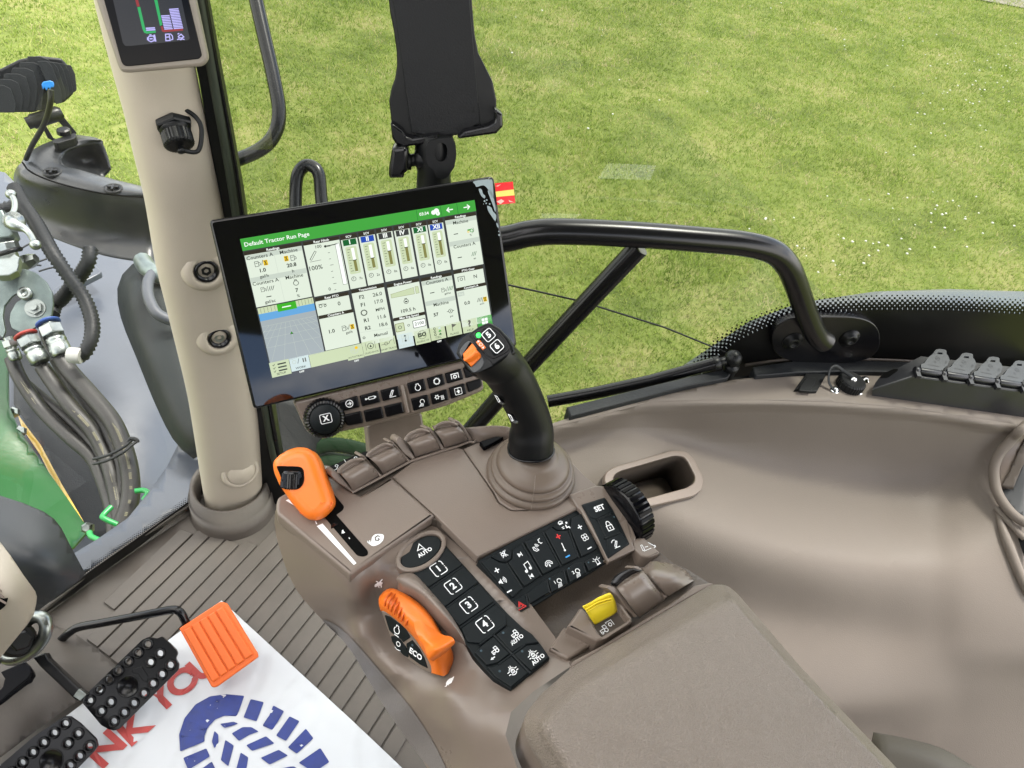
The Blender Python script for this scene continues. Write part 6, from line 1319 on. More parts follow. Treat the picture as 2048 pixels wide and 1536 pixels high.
def gbea(a, sh):
    s = mm; u, v = at(1326, 655); a.line([(u - 1.6 * s, v + 2.4 * s), (u - 1.4 * s, v - 1.6 * s), (u, v - 2.6 * s), (u + 1.4 * s, v - 1.6 * s), (u + 1.6 * s, v + 2.4 * s)], .7 * s, 1, True); a.line([(u - 2.4 * s, v + 3.2 * s), (u + 2.4 * s, v + 3.2 * s)], .8 * s, 1)
    for t in (-60, -25, 205, 240): c_, s_ = math.cos(math.radians(t)), math.sin(math.radians(t)); a.line([(u + 2.8 * s * c_, v + 2.8 * s * s_), (u + 5 * s * c_, v + 5 * s * s_)], .6 * s, 1)
    a.circ(*at(1275, 662), .9 * s, 4)
def ghaz(a, sh):
    s = mm; u, v = at(880, 912)
    for k in (3.9, 1.9): a.line([(u - k * s, v + k * .75 * s), (u, v - k * .95 * s), (u + k * s, v + k * .75 * s)], .6 * s, 2, True)
B2.make([(648, 657), (704, 632), (752, 660), (795, 667), (890, 812), (832, 866), (745, 770)], gvol, 'keypad button with plus, speaker and minus', r=1.5)
B2.make([(706, 627), (800, 578), (826, 602), (822, 638), (798, 656), (757, 654)], gmute, 'small keypad button with a crossed speaker', r=1.5)
B2.make([(834, 588), (880, 552), (997, 736), (925, 788), (902, 800), (806, 662), (832, 640)], gmus, 'keypad button with a music note between skip arrows', r=1.5)
B2.make([(902, 540), (1003, 488), (1108, 680), (1012, 730)], gph, 'keypad button with two telephone handsets', r=1.5)
B2.make([(1022, 480), (1058, 456), (1090, 478), (1154, 474), (1216, 628), (1188, 645), (1124, 676)], gtemp, 'keypad button with red plus and blue minus', r=1.5)
B2.make([(1064, 450), (1162, 398), (1168, 422), (1157, 463), (1115, 474), (1092, 468)], ghv, 'small keypad button with an air flow symbol', r=1.5)
B2.make([(1176, 402), (1236, 374), (1328, 574), (1298, 596), (1236, 626), (1170, 470)], gfan, 'keypad button with plus, fan and minus', r=1.5)
B2.make([(836, 888), (903, 846), (926, 924), (882, 950)], ghaz, 'keypad button with a red hazard triangle', r=1.5)
B2.make([(914, 842), (1026, 757), (1050, 834), (936, 902)], None, 'blank keypad button', r=1.5)
B2.make([(1038, 755), (1124, 708), (1148, 788), (1062, 838)], lampi('1', (1103, 780), (1048, 757)), 'keypad button with work lamp 1', r=1.5)
B2.make([(1146, 702), (1196, 662), (1238, 660), (1260, 722), (1170, 780)], lampi('2', (1210, 722), (1160, 697)), 'keypad button with work lamp 2', r=1.5)
B2.make([(1254, 656), (1340, 608), (1368, 662), (1280, 712)], gbea, 'keypad button with a beacon', r=1.5)
for a, b in (((800, 662), (893, 812)), ((888, 543), (1004, 738)), ((1012, 482), (1118, 680)), ((1165, 470), (1222, 630)), ((1132, 702), (1152, 782)), ((1244, 658), (1262, 718)), ((912, 842), (930, 920)), ((1034, 758), (1052, 838))): B2.bar(a, b, .0016)
# SET module
mb = MB(); prism(mb, rounded(Z('K1', (1158, 268), (1318, 216, 4), (1368, 222, 4), (1440, 300, 6), (1500, 420), (1532, 560), (1545, 592, 3), (1392, 668), (1380, 652), (1345, 575), (1225, 362), (1205, 345)), 2), K2P, top=.0045, bot=-.02, chamfer=.0018); sf = mb.build('set_module_frame', M_tansm, con)
K3P = K2P.up(.0045); k3 = WSheet(K3P, (1310, 362), (1370, 340), 'K1'); B3 = Btn(K3P, 'K1', k3)
mb = MB(); prism(mb, rounded(Z('K1', (1236, 322), (1372, 279), (1420, 350), (1478, 465), (1518, 552), (1392, 637), (1355, 560), (1300, 440)), 2), K3P, top=.0008, bot=-.001, chamfer=.0004); mb.build('keypad_base', M_pad, con)
B3.make([(1242, 324), (1370, 284), (1412, 368), (1322, 408), (1290, 400)], lambda a, sh: a.text(*sh.uv(1340, 345), 5.6 * mm, 'SET', 1, .035), 'keypad button marked SET', r=1.5)
def glk(a, sh): u, v = sh.uv(1397, 450); a.line([(u - 3.2 * mm, v - 1 * mm), (u + 3.2 * mm, v - 1 * mm), (u + 3.2 * mm, v + 4.4 * mm), (u - 3.2 * mm, v + 4.4 * mm)], .9 * mm, 1, True); a.ring(u, v - 1.4 * mm, 2.4 * mm, .9 * mm, 1, 12, 180, 360, ry=4 * mm); a.line([(u, v + .8 * mm), (u, v + 2.8 * mm)], 1.2 * mm, 1); a.circ(*sh.uv(1425, 396), .9 * mm, 4)
B3.make([(1328, 414), (1418, 376), (1462, 480), (1378, 518)], glk, 'keypad button with an open padlock', r=1.5)
def ghi(a, sh): u, v = sh.uv(1434, 555); s = mm; a.line([(u - 3 * s, v + 3.4 * s), (u + 3.4 * s, v + 3.4 * s)], .8 * s, 1); a.line([(u - 2 * s, v + 1.6 * s), (u + 1.6 * s, v - 3 * s), (u + 2.8 * s, v - 2.2 * s), (u - .6 * s, v + 2.6 * s)], .8 * s, 1, True); a.ring(u - .4 * s, v - 1.4 * s, 3.2 * s, .7 * s, 1, 8, 200, 300)
B3.make([(1382, 524), (1466, 488), (1510, 552), (1396, 630)], ghi, 'keypad button with a hitch arm', r=1.5)
B3.bar((1326, 410), (1410, 374), .0018); B3.bar((1374, 518), (1462, 482), .0018)
# thumb wheel at the far side
rowd = (HD(*z1('LV', 1790, 375), 0) - HD(*z1('LV', 400, 985), 0)).normalized()
wc = HD(*z1('K1', 1437, 395), -.016); mb = MB()
lathe(mb, wc + rowd * .0135, rowd, [(.02, -.012), (.0355, -.011), (.0375, -.0085), (.0375, .0085), (.0355, .011), (.02, .012)], 64, 0, True)
tw = mb.build('thumb_wheel', M_blk2, con)
yv = rowd.cross(Vector((0, 0, 1))).normalized()
for k in range(36):
    t = 2 * math.pi * k / 36; dr = Vector((0, 0, 1)) * math.sin(t) + yv * math.cos(t); tt = rowd.cross(dr)
    if dr.z < -.35: continue
    mb = MB(); box(mb, wc + rowd * .0135 + dr * .0378, rowd * .0095, tt * .0022, dr * .0008); mb.build('tread_block', M_gloss, tw, bevel=.0004, seg=1)
mb = MB(); prism(mb, rounded(Z('K1', (1320, 216), (1345, 222), (1440, 280), (1520, 395), (1562, 512), (1535, 560), (1500, 440), (1440, 320), (1372, 262)), 3), K3P, top=-.001, bot=-.02, chamfer=.002); mb.build('wheel_guard', M_tansm, con)
mb = MB(); prism(mb, rounded(Z('K1', (1538, 520, 6), (1600, 508, 4), (1700, 602), (1625, 632, 8), (1590, 620), (1545, 575)), 3), hplane(ZD - .012), top=0, bot=-.02, chamfer=.002); tip = mb.build('wheel_label_plate', M_tansm, con)
mb = MB(); s_ = WSheet(hplane(ZD - .012), (1580, 590), (1650, 560), 'K1'); ar = Art(mb, s_, .0004); u, v = s_.uv(1600, 570); s = mm
ar.line([(u - 3 * s, v + 3 * s), (u - 1.6 * s, v - 3 * s), (u + .2 * s, v - 3 * s), (u - .6 * s, v + 3 * s)], .6 * s, 0, True); ar.line([(u - 2.5 * s, v + 4 * s), (u + 7 * s, v + 4 * s)], .6 * s, 0); ar.line([(u + 1.4 * s, v + .5 * s), (u + 5 * s, v + 1 * s)], .7 * s, 0); u, v = s_.uv(1640, 560); ar.line([(u, v - 4 * s), (u + 4.4 * s, v + 3.4 * s)], .7 * s, 0); ar.line([(u + 2 * s, v + 3.4 * s), (u + 4.4 * s, v + 3.4 * s), (u + 4.6 * s, v + 1 * s)], .7 * s, 0); mb.build('symbol', M_wht, tip)
# trough
tr = RBF([(p[0], p[1], p[2]) for p in zz('K1', (885, 950, -.018), (1130, 810, -.018), (1380, 668, -.018), (1530, 590, -.02), (1650, 620, -.020), (950, 1020, -.040), (1200, 880, -.044), (1400, 760, -.042), (1550, 680, -.034), (1050, 1120, -.036), (1250, 1000, -.044), (1180, 1255, -.014), (1600, 1000, -.010), (1990, 780, -.008), (1850, 720, -.010), (1750, 650, -.016))], .0002)
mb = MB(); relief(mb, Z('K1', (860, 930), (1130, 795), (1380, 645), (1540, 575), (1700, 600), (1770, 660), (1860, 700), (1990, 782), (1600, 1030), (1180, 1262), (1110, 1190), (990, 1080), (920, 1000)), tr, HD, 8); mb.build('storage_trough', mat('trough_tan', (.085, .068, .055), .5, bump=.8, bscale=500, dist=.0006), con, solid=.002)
mb = MB(); prism(mb, rounded(Z('K1', (1050, 1160), (1138, 1032, 4), (1292, 1128, 4), (1290, 1142, 4), (1158, 1225, 4), (1120, 1205)), 2), hplane(ZD - .013), top=0, bot=-.02, chamfer=.0025); mb.build('trough_step', M_tansm, con)
mb = MB(); prism(mb, rounded(Z('K1', (1176, 1258), (1192, 1232), (1345, 1150), (1540, 1030), (1745, 905), (1900, 792), (1990, 775), (2010, 782), (1600, 1022), (1185, 1272)), 1.5), hplane(ZD - .006), top=0, bot=-.02, chamfer=.0014); mb.build('trough_edge', M_tansm, con)
# yellow lever
YB = hplane(ZD - .004)
mb = MB(); prism(mb, rounded(Z('K1', (1155, 1030), (1215, 945), (1225, 926), (1245, 925), (1275, 960), (1345, 1080), (1365, 1092), (1500, 1005), (1515, 985), (1390, 815), (1375, 800), (1392, 794), (1410, 800), (1530, 975), (1535, 1005), (1360, 1112), (1330, 1118), (1290, 1100)), 2), YB.up(.004), top=0, bot=-.03, chamfer=.0025); yh = mb.build('yellow_lever_housing', M_tansm, con)
mb = MB(); prism(mb, Z('K1', (1250, 940), (1380, 815), (1505, 990), (1362, 1085), (1340, 1075)), YB, top=-.008, bot=-.02); mb.build('housing_floor', M_tandk, yh)
mb = MB(); loft(mb, [Z('K1', (1318, 1024, -.004), (1420, 966, -.004), (1448, 946, -.004)), Z('K1', (1292, 985, .006), (1380, 930, .006), (1440, 900, .006)), Z('K1', (1272, 948, .013), (1350, 890, .013), (1425, 862, .013)), Z('K1', (1250, 922, .018), (1330, 880, .018), (1412, 842, .018)), Z('K1', (1262, 912, .018), (1330, 865, .018), (1396, 836, .018)), Z('K1', (1290, 925, .006), (1330, 890, .006), (1390, 860, .006))], 8, 4, fn=HD); yl = mb.build('yellow_lever', M_yel, con, solid=.0015)
for k in range(2):
    mb = MB(); tube(mb, [HD(*p) for p in cat(Z('K1', (1262 + 6 * k, 934 + 14 * k, .0175 - .003 * k), (1330 + 4 * k, 893 + 14 * k, .0165 - .003 * k), (1412 + 4 * k, 868 + 14 * k, .0150 - .003 * k)), 4)], .0007, 6); mb.build('grip_line', M_yel, yl)
mb = MB(); s_ = WSheet(YB, (1355, 1050), (1440, 1000), 'K1'); ar = Art(mb, s_, -.0070); u, v = s_.uv(1378, 1030); 
class _I(Art): pass
tr_ = Art(mb, s_, -.0072)
def tract0(a, u, v, s, mi=0):
    Lx = lambda pts, w=.7, c=False: a.line([(u + x * s, v + y * s) for x, y in pts], w * mm, mi, c)
    a.ring(u + .35 * s, v + .25 * s, .32 * s, .8 * mm, mi, 14); a.ring(u - .55 * s, v + .4 * s, .18 * s, .7 * mm, mi, 12); Lx([(.1, .0), (.05, -.6), (.6, -.6), (.7, -.05)]); Lx([(-.72, .2), (-.72, -.1), (.0, -.12)]); Lx([(-.35, .35), (0, .35)])
tract0(tr_, u, v, 5.5 * mm); u, v = s_.uv(1415, 1000); tr_.ring(u, v, 1.6 * mm, .8 * mm, 0, 10); tr_.line([(u - 3 * mm, v - 2 * mm), (u - 3 * mm, v - 3.4 * mm), (u + 3.4 * mm, v - 3.4 * mm), (u + 3.4 * mm, v + 2 * mm)], .6 * mm, 0); mb.build('symbol', M_wht, yh)
# brown rocker beside it
mb = MB(); a, b, c, d = (1565, 972), (1440, 802), (1592, 707), (1716, 868); rows_ = []
for t, dz in ((-.05, -.012), (.0, -.006), (.25, .006), (.5, .014), (.78, .019), (1.0, .019), (1.1, .012)):
    l = (a[0] + (b[0] - a[0]) * t, a[1] + (b[1] - a[1]) * t); r = (d[0] + (c[0] - d[0]) * t, d[1] + (c[1] - d[1]) * t); rows_.append(Z('K1', (l[0] + 5, l[1], dz), ((l[0] + r[0]) / 2 + 5, (l[1] + r[1]) / 2, dz), (r[0] + 5, r[1], dz)))
loft(mb, rows_, 4, 3, fn=HD); rk = mb.build('rocker_lever', M_tansm, con, label='single brown rocker lever behind the yellow lever', solid=.001)
mb = MB(); loft(mb, [Z('K1', (1440, 802, .0192), (1490, 760, .0192), (1545, 725, .0192), (1592, 707, .0192)), Z('K1', (1425, 795, .022), (1470, 745, .024), (1530, 712, .024), (1575, 705, .022)), Z('K1', (1408, 785, .024), (1440, 735, .027), (1510, 700, .027), (1560, 700, .024))], 8, 3, fn=HD); mb.build('finger_scoop', M_blk2, rk, solid=.001)
for l in ([(1530, 690), (1548, 678), (1570, 682), (1620, 735), (1742, 858), (1722, 872), (1600, 730), (1560, 700)], [(1378, 806), (1398, 792), (1425, 800), (1480, 860), (1565, 972), (1545, 982), (1450, 860)]):
    A_1 = HD(*z1('K1', *l[4]), -.006); B_1 = HD(*z1('K1', *l[0]), .022); pl = plane3(A_1, B_1, A_1 + rowd * .02); mb = MB(); prism(mb, rounded(Z('K1', *l), 1.5), pl, top=.001, bot=-.012, chamfer=.001); mb.build('divider_rib', M_tan, con)
mb = MB(); relief(mb, Z('K1', (1585, 700), (1640, 652), (1700, 648), (1790, 672), (1850, 705), (1898, 762), (1750, 856), (1735, 850), (1640, 745)), RBF([(p[0], p[1], p[2]) for p in zz('K1', (1590, 700, .0), (1650, 650, -.006), (1790, 670, -.006), (1895, 762, -.006), (1745, 855, -.004), (1700, 740, .014), (1780, 750, .012), (1650, 700, .012))]), HD, 8); mb.build('rocker_shoulder', M_tansm, con, solid=.003)
# --- armrest pad
def pdist(x, y, l):
    best = 1e9
    for i in range(len(l) - 1):
        ax_, ay_ = l[i]; bx_, by_ = l[i + 1]; dx, dy = bx_ - ax_, by_ - ay_; t = max(0, min(1, ((x - ax_) * dx + (y - ay_) * dy) / (dx * dx + dy * dy + 1e-9)))
        best = min(best, math.hypot(x - ax_ - t * dx, y - ay_ - t * dy))
    return best
armL = cat(zz('BR', (1500, 1600), (400, 1340), (240, 1085), (160, 960), (128, 885), (134, 820), (200, 740), (315, 640), (450, 560), (650, 440), (848, 325), (880, 318)), 4)
armR = zz('BR', (880, 318), (905, 322), (950, 360), (1200, 650), (1560, 1028), (1900, 1400))
def sm(t): t = max(0, min(1, t)); return t * t * (3 - 2 * t)
def arm(x, y):
    dl, dr = pdist(x, y, armL), pdist(x, y, armR)
    def prof(d, e, wb):
        r = .009 * math.sqrt(max(0, 1 - (1 - min(1, d / e)) ** 2)); s_ = .027 * min(1, max(0, d - e * .5) / wb); k = d / wb
        if k > .7: s_ = .027 * (.7 + .3 * (1 - (1 - min(1, (k - .7) / .6)) ** 2))  if k < 1.3 else .027
        return r + s_
    h1, h2 = prof(dl, 8, 46), prof(dr, 7, 15); h = min(h1, h2) - .0012 * math.exp(-abs(h1 - h2) / .002)
    return .004 + h + .006 * sm(min(dl, dr) / 260) - .006 * max(0, (y - 1400) / 200)
ao = rounded(Z('BR', (315, 640), (450, 560), (650, 440), (848, 325, 10), (905, 322, 14), (950, 360, 10), (1200, 650), (1560, 1028), (1700, 1180), (1500, 1300), (400, 1300), (240, 1085), (160, 960, 10), (128, 885, 20), (134, 820, 20), (200, 740, 10)), 3, 6)
mb = MB(); relief(mb, ao, arm, HD, 4.2); ac_ = mb.build('armrest_pad', M_leather, con)
mb = MB(); b3 = [HD(x, y, arm(x, y)) for x, y in ao]; b3.append(b3[0]); skirt(mb, b3, (0, 0, -.05), 0, True); mb.build('armrest_underside', M_tan, con)
# --- orange speed wheel
def ow(*p): return zz('OW', *p)
mb = MB()
loft(mb, [ow((120, 388, -.050), (190, 425, -.046), (320, 510, -.040), (470, 640, -.036), (590, 775, -.036), (690, 930, -.038), (745, 1030, -.042), (775, 1110, -.048), (785, 1195, -.056)),
          ow((130, 378, -.042), (200, 400, -.036), (335, 485, -.029), (485, 612, -.024), (605, 752, -.024), (705, 912, -.027), (762, 1012, -.031), (792, 1095, -.038), (795, 1192, -.048)),
          ow((112, 300, -.036), (180, 300, -.028), (330, 360, -.018), (480, 475, -.012), (620, 620, -.010), (730, 790, -.012), (800, 930, -.017), (850, 1060, -.026), (860, 1210, -.042)),
          ow((118, 220, -.034), (210, 180, -.026), (370, 230, -.016), (540, 340, -.010), (690, 490, -.007), (800, 660, -.008), (900, 820, -.014), (960, 1000, -.024), (940, 1230, -.042)),
          ow((170, 150, -.036), (262, 108, -.029), (420, 165, -.020), (610, 295, -.014), (765, 460, -.011), (880, 650, -.012), (980, 800, -.018), (1050, 950, -.028), (990, 1205, -.044)),
          ow((210, 130, -.046), (290, 108, -.040), (450, 170, -.034), (640, 300, -.030), (790, 460, -.028), (900, 650, -.028), (1010, 800, -.032), (1085, 1050, -.044), (1010, 1200, -.058))], 36, 5, fn=HD)
wl = mb.build('speed_wheel', M_or, con)
for (a, b, c) in (((270, 165), (205, 240), (190, 330)), ((320, 185), (245, 270), (225, 365)), ((372, 210), (290, 300), (268, 405)), ((425, 240), (335, 335), (308, 440)), ((488, 290), (390, 380), (358, 480)), ((545, 340), (440, 430), (402, 525)), ((605, 400), (500, 490), (452, 575))):
    mb = MB(); tube(mb, [HD(*p) for p in cat(ow((*a, -.0205), (*b, -.0135), (*c, -.0205)), 5)], .0013, 6); mb.build('groove_shade', mat('orange_shade', (.62, .11, .012), .45) if 'orange_shade' not in MATS else MATS['orange_shade'], wl)  # raised bars in darker orange imitate the shade inside the rim's grooves
mb = MB(); loft(mb, [ow((560, 520, -.010), (640, 500, -.008), (740, 500, -.009)), ow((580, 640, -.007), (700, 640, -.004), (840, 640, -.008)), ow((640, 760, -.007), (760, 760, .001), (930, 700, -.006)), ow((700, 850, -.006), (840, 840, .008), (1030, 722, .003)), ow((725, 940, -.004), (860, 880, .012), (1075, 760, .007)), ow((760, 1010, -.006), (900, 930, .006), (1085, 810, .002)), ow((790, 1035, -.014), (900, 960, -.006), (1040, 860, -.006)), ow((800, 1050, -.024), (900, 980, -.018), (1010, 900, -.018))], 14, 6, fn=HD); mb.build('thumb_tab', M_or, wl)
fp = plane3(HD(*z1('OW', 140, 400), -.041), HD(*z1('OW', 780, 1180), -.049), HD(*z1('OW', 290, 780), -.056))
mb = MB(); prism(mb, rounded(ow((140, 396), (200, 405), (335, 488), (485, 615), (605, 755), (705, 915), (765, 1015), (790, 1095), (790, 1190, 2), (700, 1165), (500, 1030), (380, 930), (290, 800), (210, 600)), 1.5), fp, top=0, bot=-.01, chamfer=.001); fc_ = mb.build('wheel_face', M_tansm, con)
fs_ = WSheet(fp, (520, 895), (665, 1000), 'OW')
for nm, l, dr in (('face_button', [(192, 448), (262, 468), (400, 570), (470, 640), (522, 732), (430, 795), (405, 760), (300, 690), (250, 640)], 'e'), ('face_button', [(545, 765), (640, 885), (700, 1000), (742, 1128), (640, 1075), (515, 985), (480, 900), (468, 812)], 'ECO'), ('face_button', [(272, 715), (325, 712), (395, 765), (460, 850), (492, 930), (495, 990), (440, 965), (340, 870), (285, 780)], 'o')):
    mb = MB(); prism(mb, rounded(ow(*l), 1.6), fp, top=.0008, bot=-.001, chamfer=.0004); ar = Art(mb, fs_, .0012)
    if dr == 'ECO': u, v = fs_.uv(595, 945); ar.text(u, v, 5.4 * mm, 'ECO', 1, .035); ar.circ(*fs_.uv(553, 828), 1.2 * mm, 4)
    elif dr == 'e': u, v = fs_.uv(352, 640); ar.ring(u, v, 3.2 * mm, .9 * mm, 1, 14, -70, 230); ar.line([(u - 1.4 * mm, v - 3 * mm), (u - 1.4 * mm, v - 5 * mm), (u + 1.4 * mm, v - 5 * mm), (u + 1.4 * mm, v - 3 * mm)], .8 * mm, 1); ar.line([(u - 2 * mm, v + 5 * mm), (u + 4 * mm, v + 5 * mm)], .9 * mm, 1)
    else: u, v = fs_.uv(370, 825); ar.ring(u, v - 1 * mm, 2.2 * mm, .8 * mm, 1, 12); ar.line([(u - 3 * mm, v + 4 * mm), (u, v + 5 * mm), (u + 4 * mm, v + 4 * mm)], .7 * mm, 1)
    mb.build(nm, [M_pad, M_wht, M_redprint, M_blueprint, M_led], fc_)
mb = MB(); loft(mb, [Z('Z', (735, 905, -.020), (735, 962, -.024), (830, 1012, -.022), (930, 1115, -.018), (1010, 1195, -.020), (1090, 1252, -.022)), Z('Z', (722, 900, -.012), (760, 930, -.008), (850, 985, -.006), (950, 1085, -.005), (1030, 1170, -.010), (1090, 1250, -.018)),
    Z('Z', (728, 885, -.010), (785, 890, -.002), (875, 960, .000), (970, 1070, .000), (1040, 1160, -.006), (1090, 1246, -.016)), Z('Z', (745, 870, -.014), (810, 868, -.009), (890, 945, -.007), (1000, 1075, -.007), (1065, 1180, -.010), (1092, 1240, -.016)), Z('Z', (760, 866, -.018), (815, 866, -.015), (893, 945, -.014), (1003, 1076, -.014), (1068, 1180, -.015), (1094, 1240, -.018))], 20, 5, fn=HD); mb.build('wheel_hump', M_tansm, con)
# printed animals
def animal(name, pts, reg, dz, parent=con):
    c = pts[0]; pl_ = Pl(HD(*z1(reg, *c), dz), (-.05, -.3, 1)); q = cat(pts, 3, True); mb = MB(); vs = [HD(x, y, bcr(x, y) + .0012) for x, y in zz(reg, *q)]
    t = tri(q); fs = []
    for f in t:
        if (vs[f[1]] - vs[f[0]]).cross(vs[f[2]] - vs[f[0]]).dot(CAM - vs[f[0]]) < 0: f = f[::-1]
        fs.append(tuple(f))
    mb.add(vs, fs); mb.build(name, M_wht, parent)
animal('rabbit_symbol', [(58, 85), (62, 60), (85, 45), (95, 30), (75, 25), (78, 12), (100, 18), (112, 30), (150, -10), (162, -4), (140, 25), (165, 35), (150, 60), (152, 90), (140, 100), (132, 75), (118, 85), (124, 102), (108, 98), (98, 80), (75, 90)], 'OW', -.018)
animal('turtle_symbol', [(953, 1360), (975, 1350), (972, 1325), (985, 1295), (1015, 1265), (1050, 1250), (1075, 1230), (1072, 1255), (1060, 1270), (1070, 1280), (1055, 1285), (1045, 1315), (1010, 1335), (1008, 1352), (995, 1340), (975, 1365)], 'OW', -.05)
# --- orange throttle lever
olp = Pl(P(*z1('OL', 700, 600), .735), (CAM - P(*z1('OL', 700, 600), .735)).normalized() + Vector((-.15, -.1, .15)))
oo_ = rounded(Z('OL', (356, 395), (366, 335), (430, 270), (530, 212), (630, 184), (725, 190), (795, 228), (842, 292), (882, 380), (950, 570), (1016, 765), (1019, 822), (990, 880), (920, 958), (842, 994), (762, 990), (690, 948), (560, 800), (425, 600), (370, 470)), 5, 4)
mb = MB(); puff(mb, oo_, olp, .012, .0115, 8, base=-.004, bot=-.030); ol = mb.build('throttle_lever', M_or, con)
tp_ = olp.up(.0082)
mb = MB(); prism(mb, rounded(Z('OL', (400, 398), (430, 394), (640, 400), (680, 412), (700, 450), (706, 545), (690, 600), (645, 645), (575, 658), (515, 632), (465, 560), (430, 470)), 4, 4), tp_, top=.0013, bot=-.004, chamfer=.0005); mb.build('wheel_window', M_dk, ol)
mb = MB(); a, b = tp_.hit(*z1('OL', 582, 432), up=-.0035), tp_.hit(*z1('OL', 572, 640), up=-.0085); ax = b - a; lathe(mb, a, ax, [(.0001, .0), (.0086, .0), (.0104, .0012), (.0108, .003)], 56, 0, True); lathe(mb, a, ax, [(.0108, .0028), (.0108, ax.length * .88), (.0096, ax.length * .95)], 60, 0, False, rib=.0010, ribn=1); mb.build('thumb_roller', M_blk2, ol)
mb = MB(); tube(mb, [olp.hit(*z1('OL', x, y), up=.0015) for x, y in cat([(655, 905), (720, 938), (800, 942), (900, 912), (975, 860), (1018, 790)], 5)], .0007, 6); mb.build('collar_seam', MATS['orange_shade'], ol)
mb = MB(); tube(mb, [olp.hit(*z1('OL', 960, 940), up=-.022), HD(*z1('OL', 1050, 1080), -.002)], [.005, .006], 12, flat=.6); mb.build('lever_shaft', M_blk2, ol)
mb = MB(); s_ = WSheet(DPl, (1100, 1100), (1150, 1150), 'OL'); ar = Art(mb, s_, .0009); ar.poly([s_.uv(*p) for p in ((1115, 1140), (1120, 1105), (1132, 1098), (1140, 1120), (1155, 1128), (1135, 1140))], 0); ar.line([s_.uv(1195, 1185), s_.uv(1205, 1200)], .0009, 0); mb.build('slot_mark', M_wht, sl2)
# ================================================================== JOYSTICK
jb = H(*z1('K', 1655, 1150), ZD)
js = con
mb = MB(); lathe(mb, jb, (0, 0, 1), [(.047, -.004), (.0498, 0), (.0508, .003), (.0500, .0062), (.0472, .0078), (.0452, .0082), (.0466, .0094), (.0473, .0122), (.0465, .0150), (.0430, .0166), (.0404, .0170), (.0414, .0184), (.0412, .0212), (.0388, .0248), (.0330, .0290), (.0275, .0322), (.0240, .0348), (.0226, .0372), (.018, .038)], 48)
bt = mb.build('joystick_boot', mat('boot_rubber', (.115, .088, .068), .42, bump=.15, bscale=900, dist=.0002), con)
mb = MB(); d_ = Vector((.12, -1, 0)).normalized(); tube(mb, [jb + d_ * r + Vector((0, 0, h)) for r, h in ((.0509, .003), (.0501, .0064), (.0460, .0084), (.0474, .0122), (.0466, .0152), (.0410, .0173), (.0415, .0205), (.0389, .0250), (.0276, .0324))], .0005, 5); mb.build('mould_seam', M_tan, bt)
secs = [((1508, 985), (1808, 985), .797), ((1508, 960), (1810, 968), .795), ((1508, 900), (1812, 880), .789), ((1525, 830), (1798, 790), .781), ((1492, 740), (1765, 690), .769), ((1440, 650), (1722, 580), .756), ((1380, 565), (1672, 475), .743), ((1325, 500), (1615, 385), .731), ((1270, 470), (1565, 325), .720), ((1215, 440), (1520, 270), .713)]
mb = MB(); rings = []; n_ = 24
cc_ = [tuple(a) + tuple(b) + (d,) for a, b, d in secs]; cc_ = cat(cc_, 5)
ctr = [P(*z1('K', (q[0] + q[2]) / 2, (q[1] + q[3]) / 2), q[4]) for q in cc_]
vs = []
for i, q in enumerate(cc_):
    A, B = P(*z1('K', q[0], q[1]), q[4]), P(*z1('K', q[2], q[3]), q[4]); e = (B - A) / 2; c = (A + B) / 2
    t = (ctr[min(len(ctr) - 1, i + 1)] - ctr[max(0, i - 1)]).normalized(); f = e.cross(t).normalized() * e.length * .95
    for j in range(n_):
        a = 2 * math.pi * j / n_; x, y = math.cos(a), math.sin(a); x = math.copysign(abs(x) ** .85, x); y = math.copysign(abs(y) ** .85, y); vs.append(c + e * x * .98 + f * y)
fs = [(i * n_ + j, i * n_ + (j + 1) % n_, (i + 1) * n_ + (j + 1) % n_, (i + 1) * n_ + j) for i in range(len(cc_) - 1) for j in range(n_)]
A = ctr[0]; vv = vs
if ((vv[fs[3][1]] - vv[fs[3][0]]).cross(vv[fs[3][2]] - vv[fs[3][0]])).dot(vv[fs[3][0]] - A) < 0: fs = [f[::-1] for f in fs]
mb.add(vs, fs, 0, True); jg = mb.build('joystick_grip', M_blk, con)
mb = MB(); k = 2; tube(mb, [vs[k * n_ + j] + (vs[k * n_ + j] - ctr[k]).normalized() * .0006 for j in range(n_)] + [vs[k * n_]], .0013, 6); mb.build('grip_collar', M_blk2, jg)
hc_ = P(*z1('JH', 800, 500), .705); axg = (ctr[-1] - ctr[-12]).normalized(); hn_ = ((CAM - hc_).normalized() * 1.0 + axg * .35).normalized(); HPl = Pl(hc_, hn_)
mb = MB(); hl_ = rounded(Z('JH', (878, 106), (925, 118), (1060, 200), (1180, 330), (1262, 470), (1292, 572, 3), (1240, 625), (1090, 715), (980, 795), (870, 850), (740, 915), (665, 926), (620, 900), (520, 762), (402, 596), (390, 568), (428, 430), (500, 330), (592, 268), (740, 168)), 3, 3)
prism(mb, hl_, HPl, top=0, bot=-.026, chamfer=.0035); jh = mb.build('joystick_head', M_blk, con)
mb = MB(); prism(mb, rounded(Z('JH', (585, 285), (500, 345), (440, 440), (405, 560), (430, 610), (640, 890), (700, 895), (960, 775), (930, 700), (850, 650), (750, 510)), 3), HPl, top=.0008, bot=-.001, chamfer=.0006); mb.build('side_panel', M_char, jh)
mb = MB(); tube(mb, [HPl.hit(*z1('JH', x, y), up=.0006) for x, y in cat([(800, 215), (880, 192), (950, 208), (1080, 310), (1185, 450), (1190, 510), (1150, 560), (1040, 620), (970, 650), (900, 632), (830, 580), (790, 530), (730, 420)], 4)], .0006, 6); mb.build('panel_seam', M_blk2, jh)
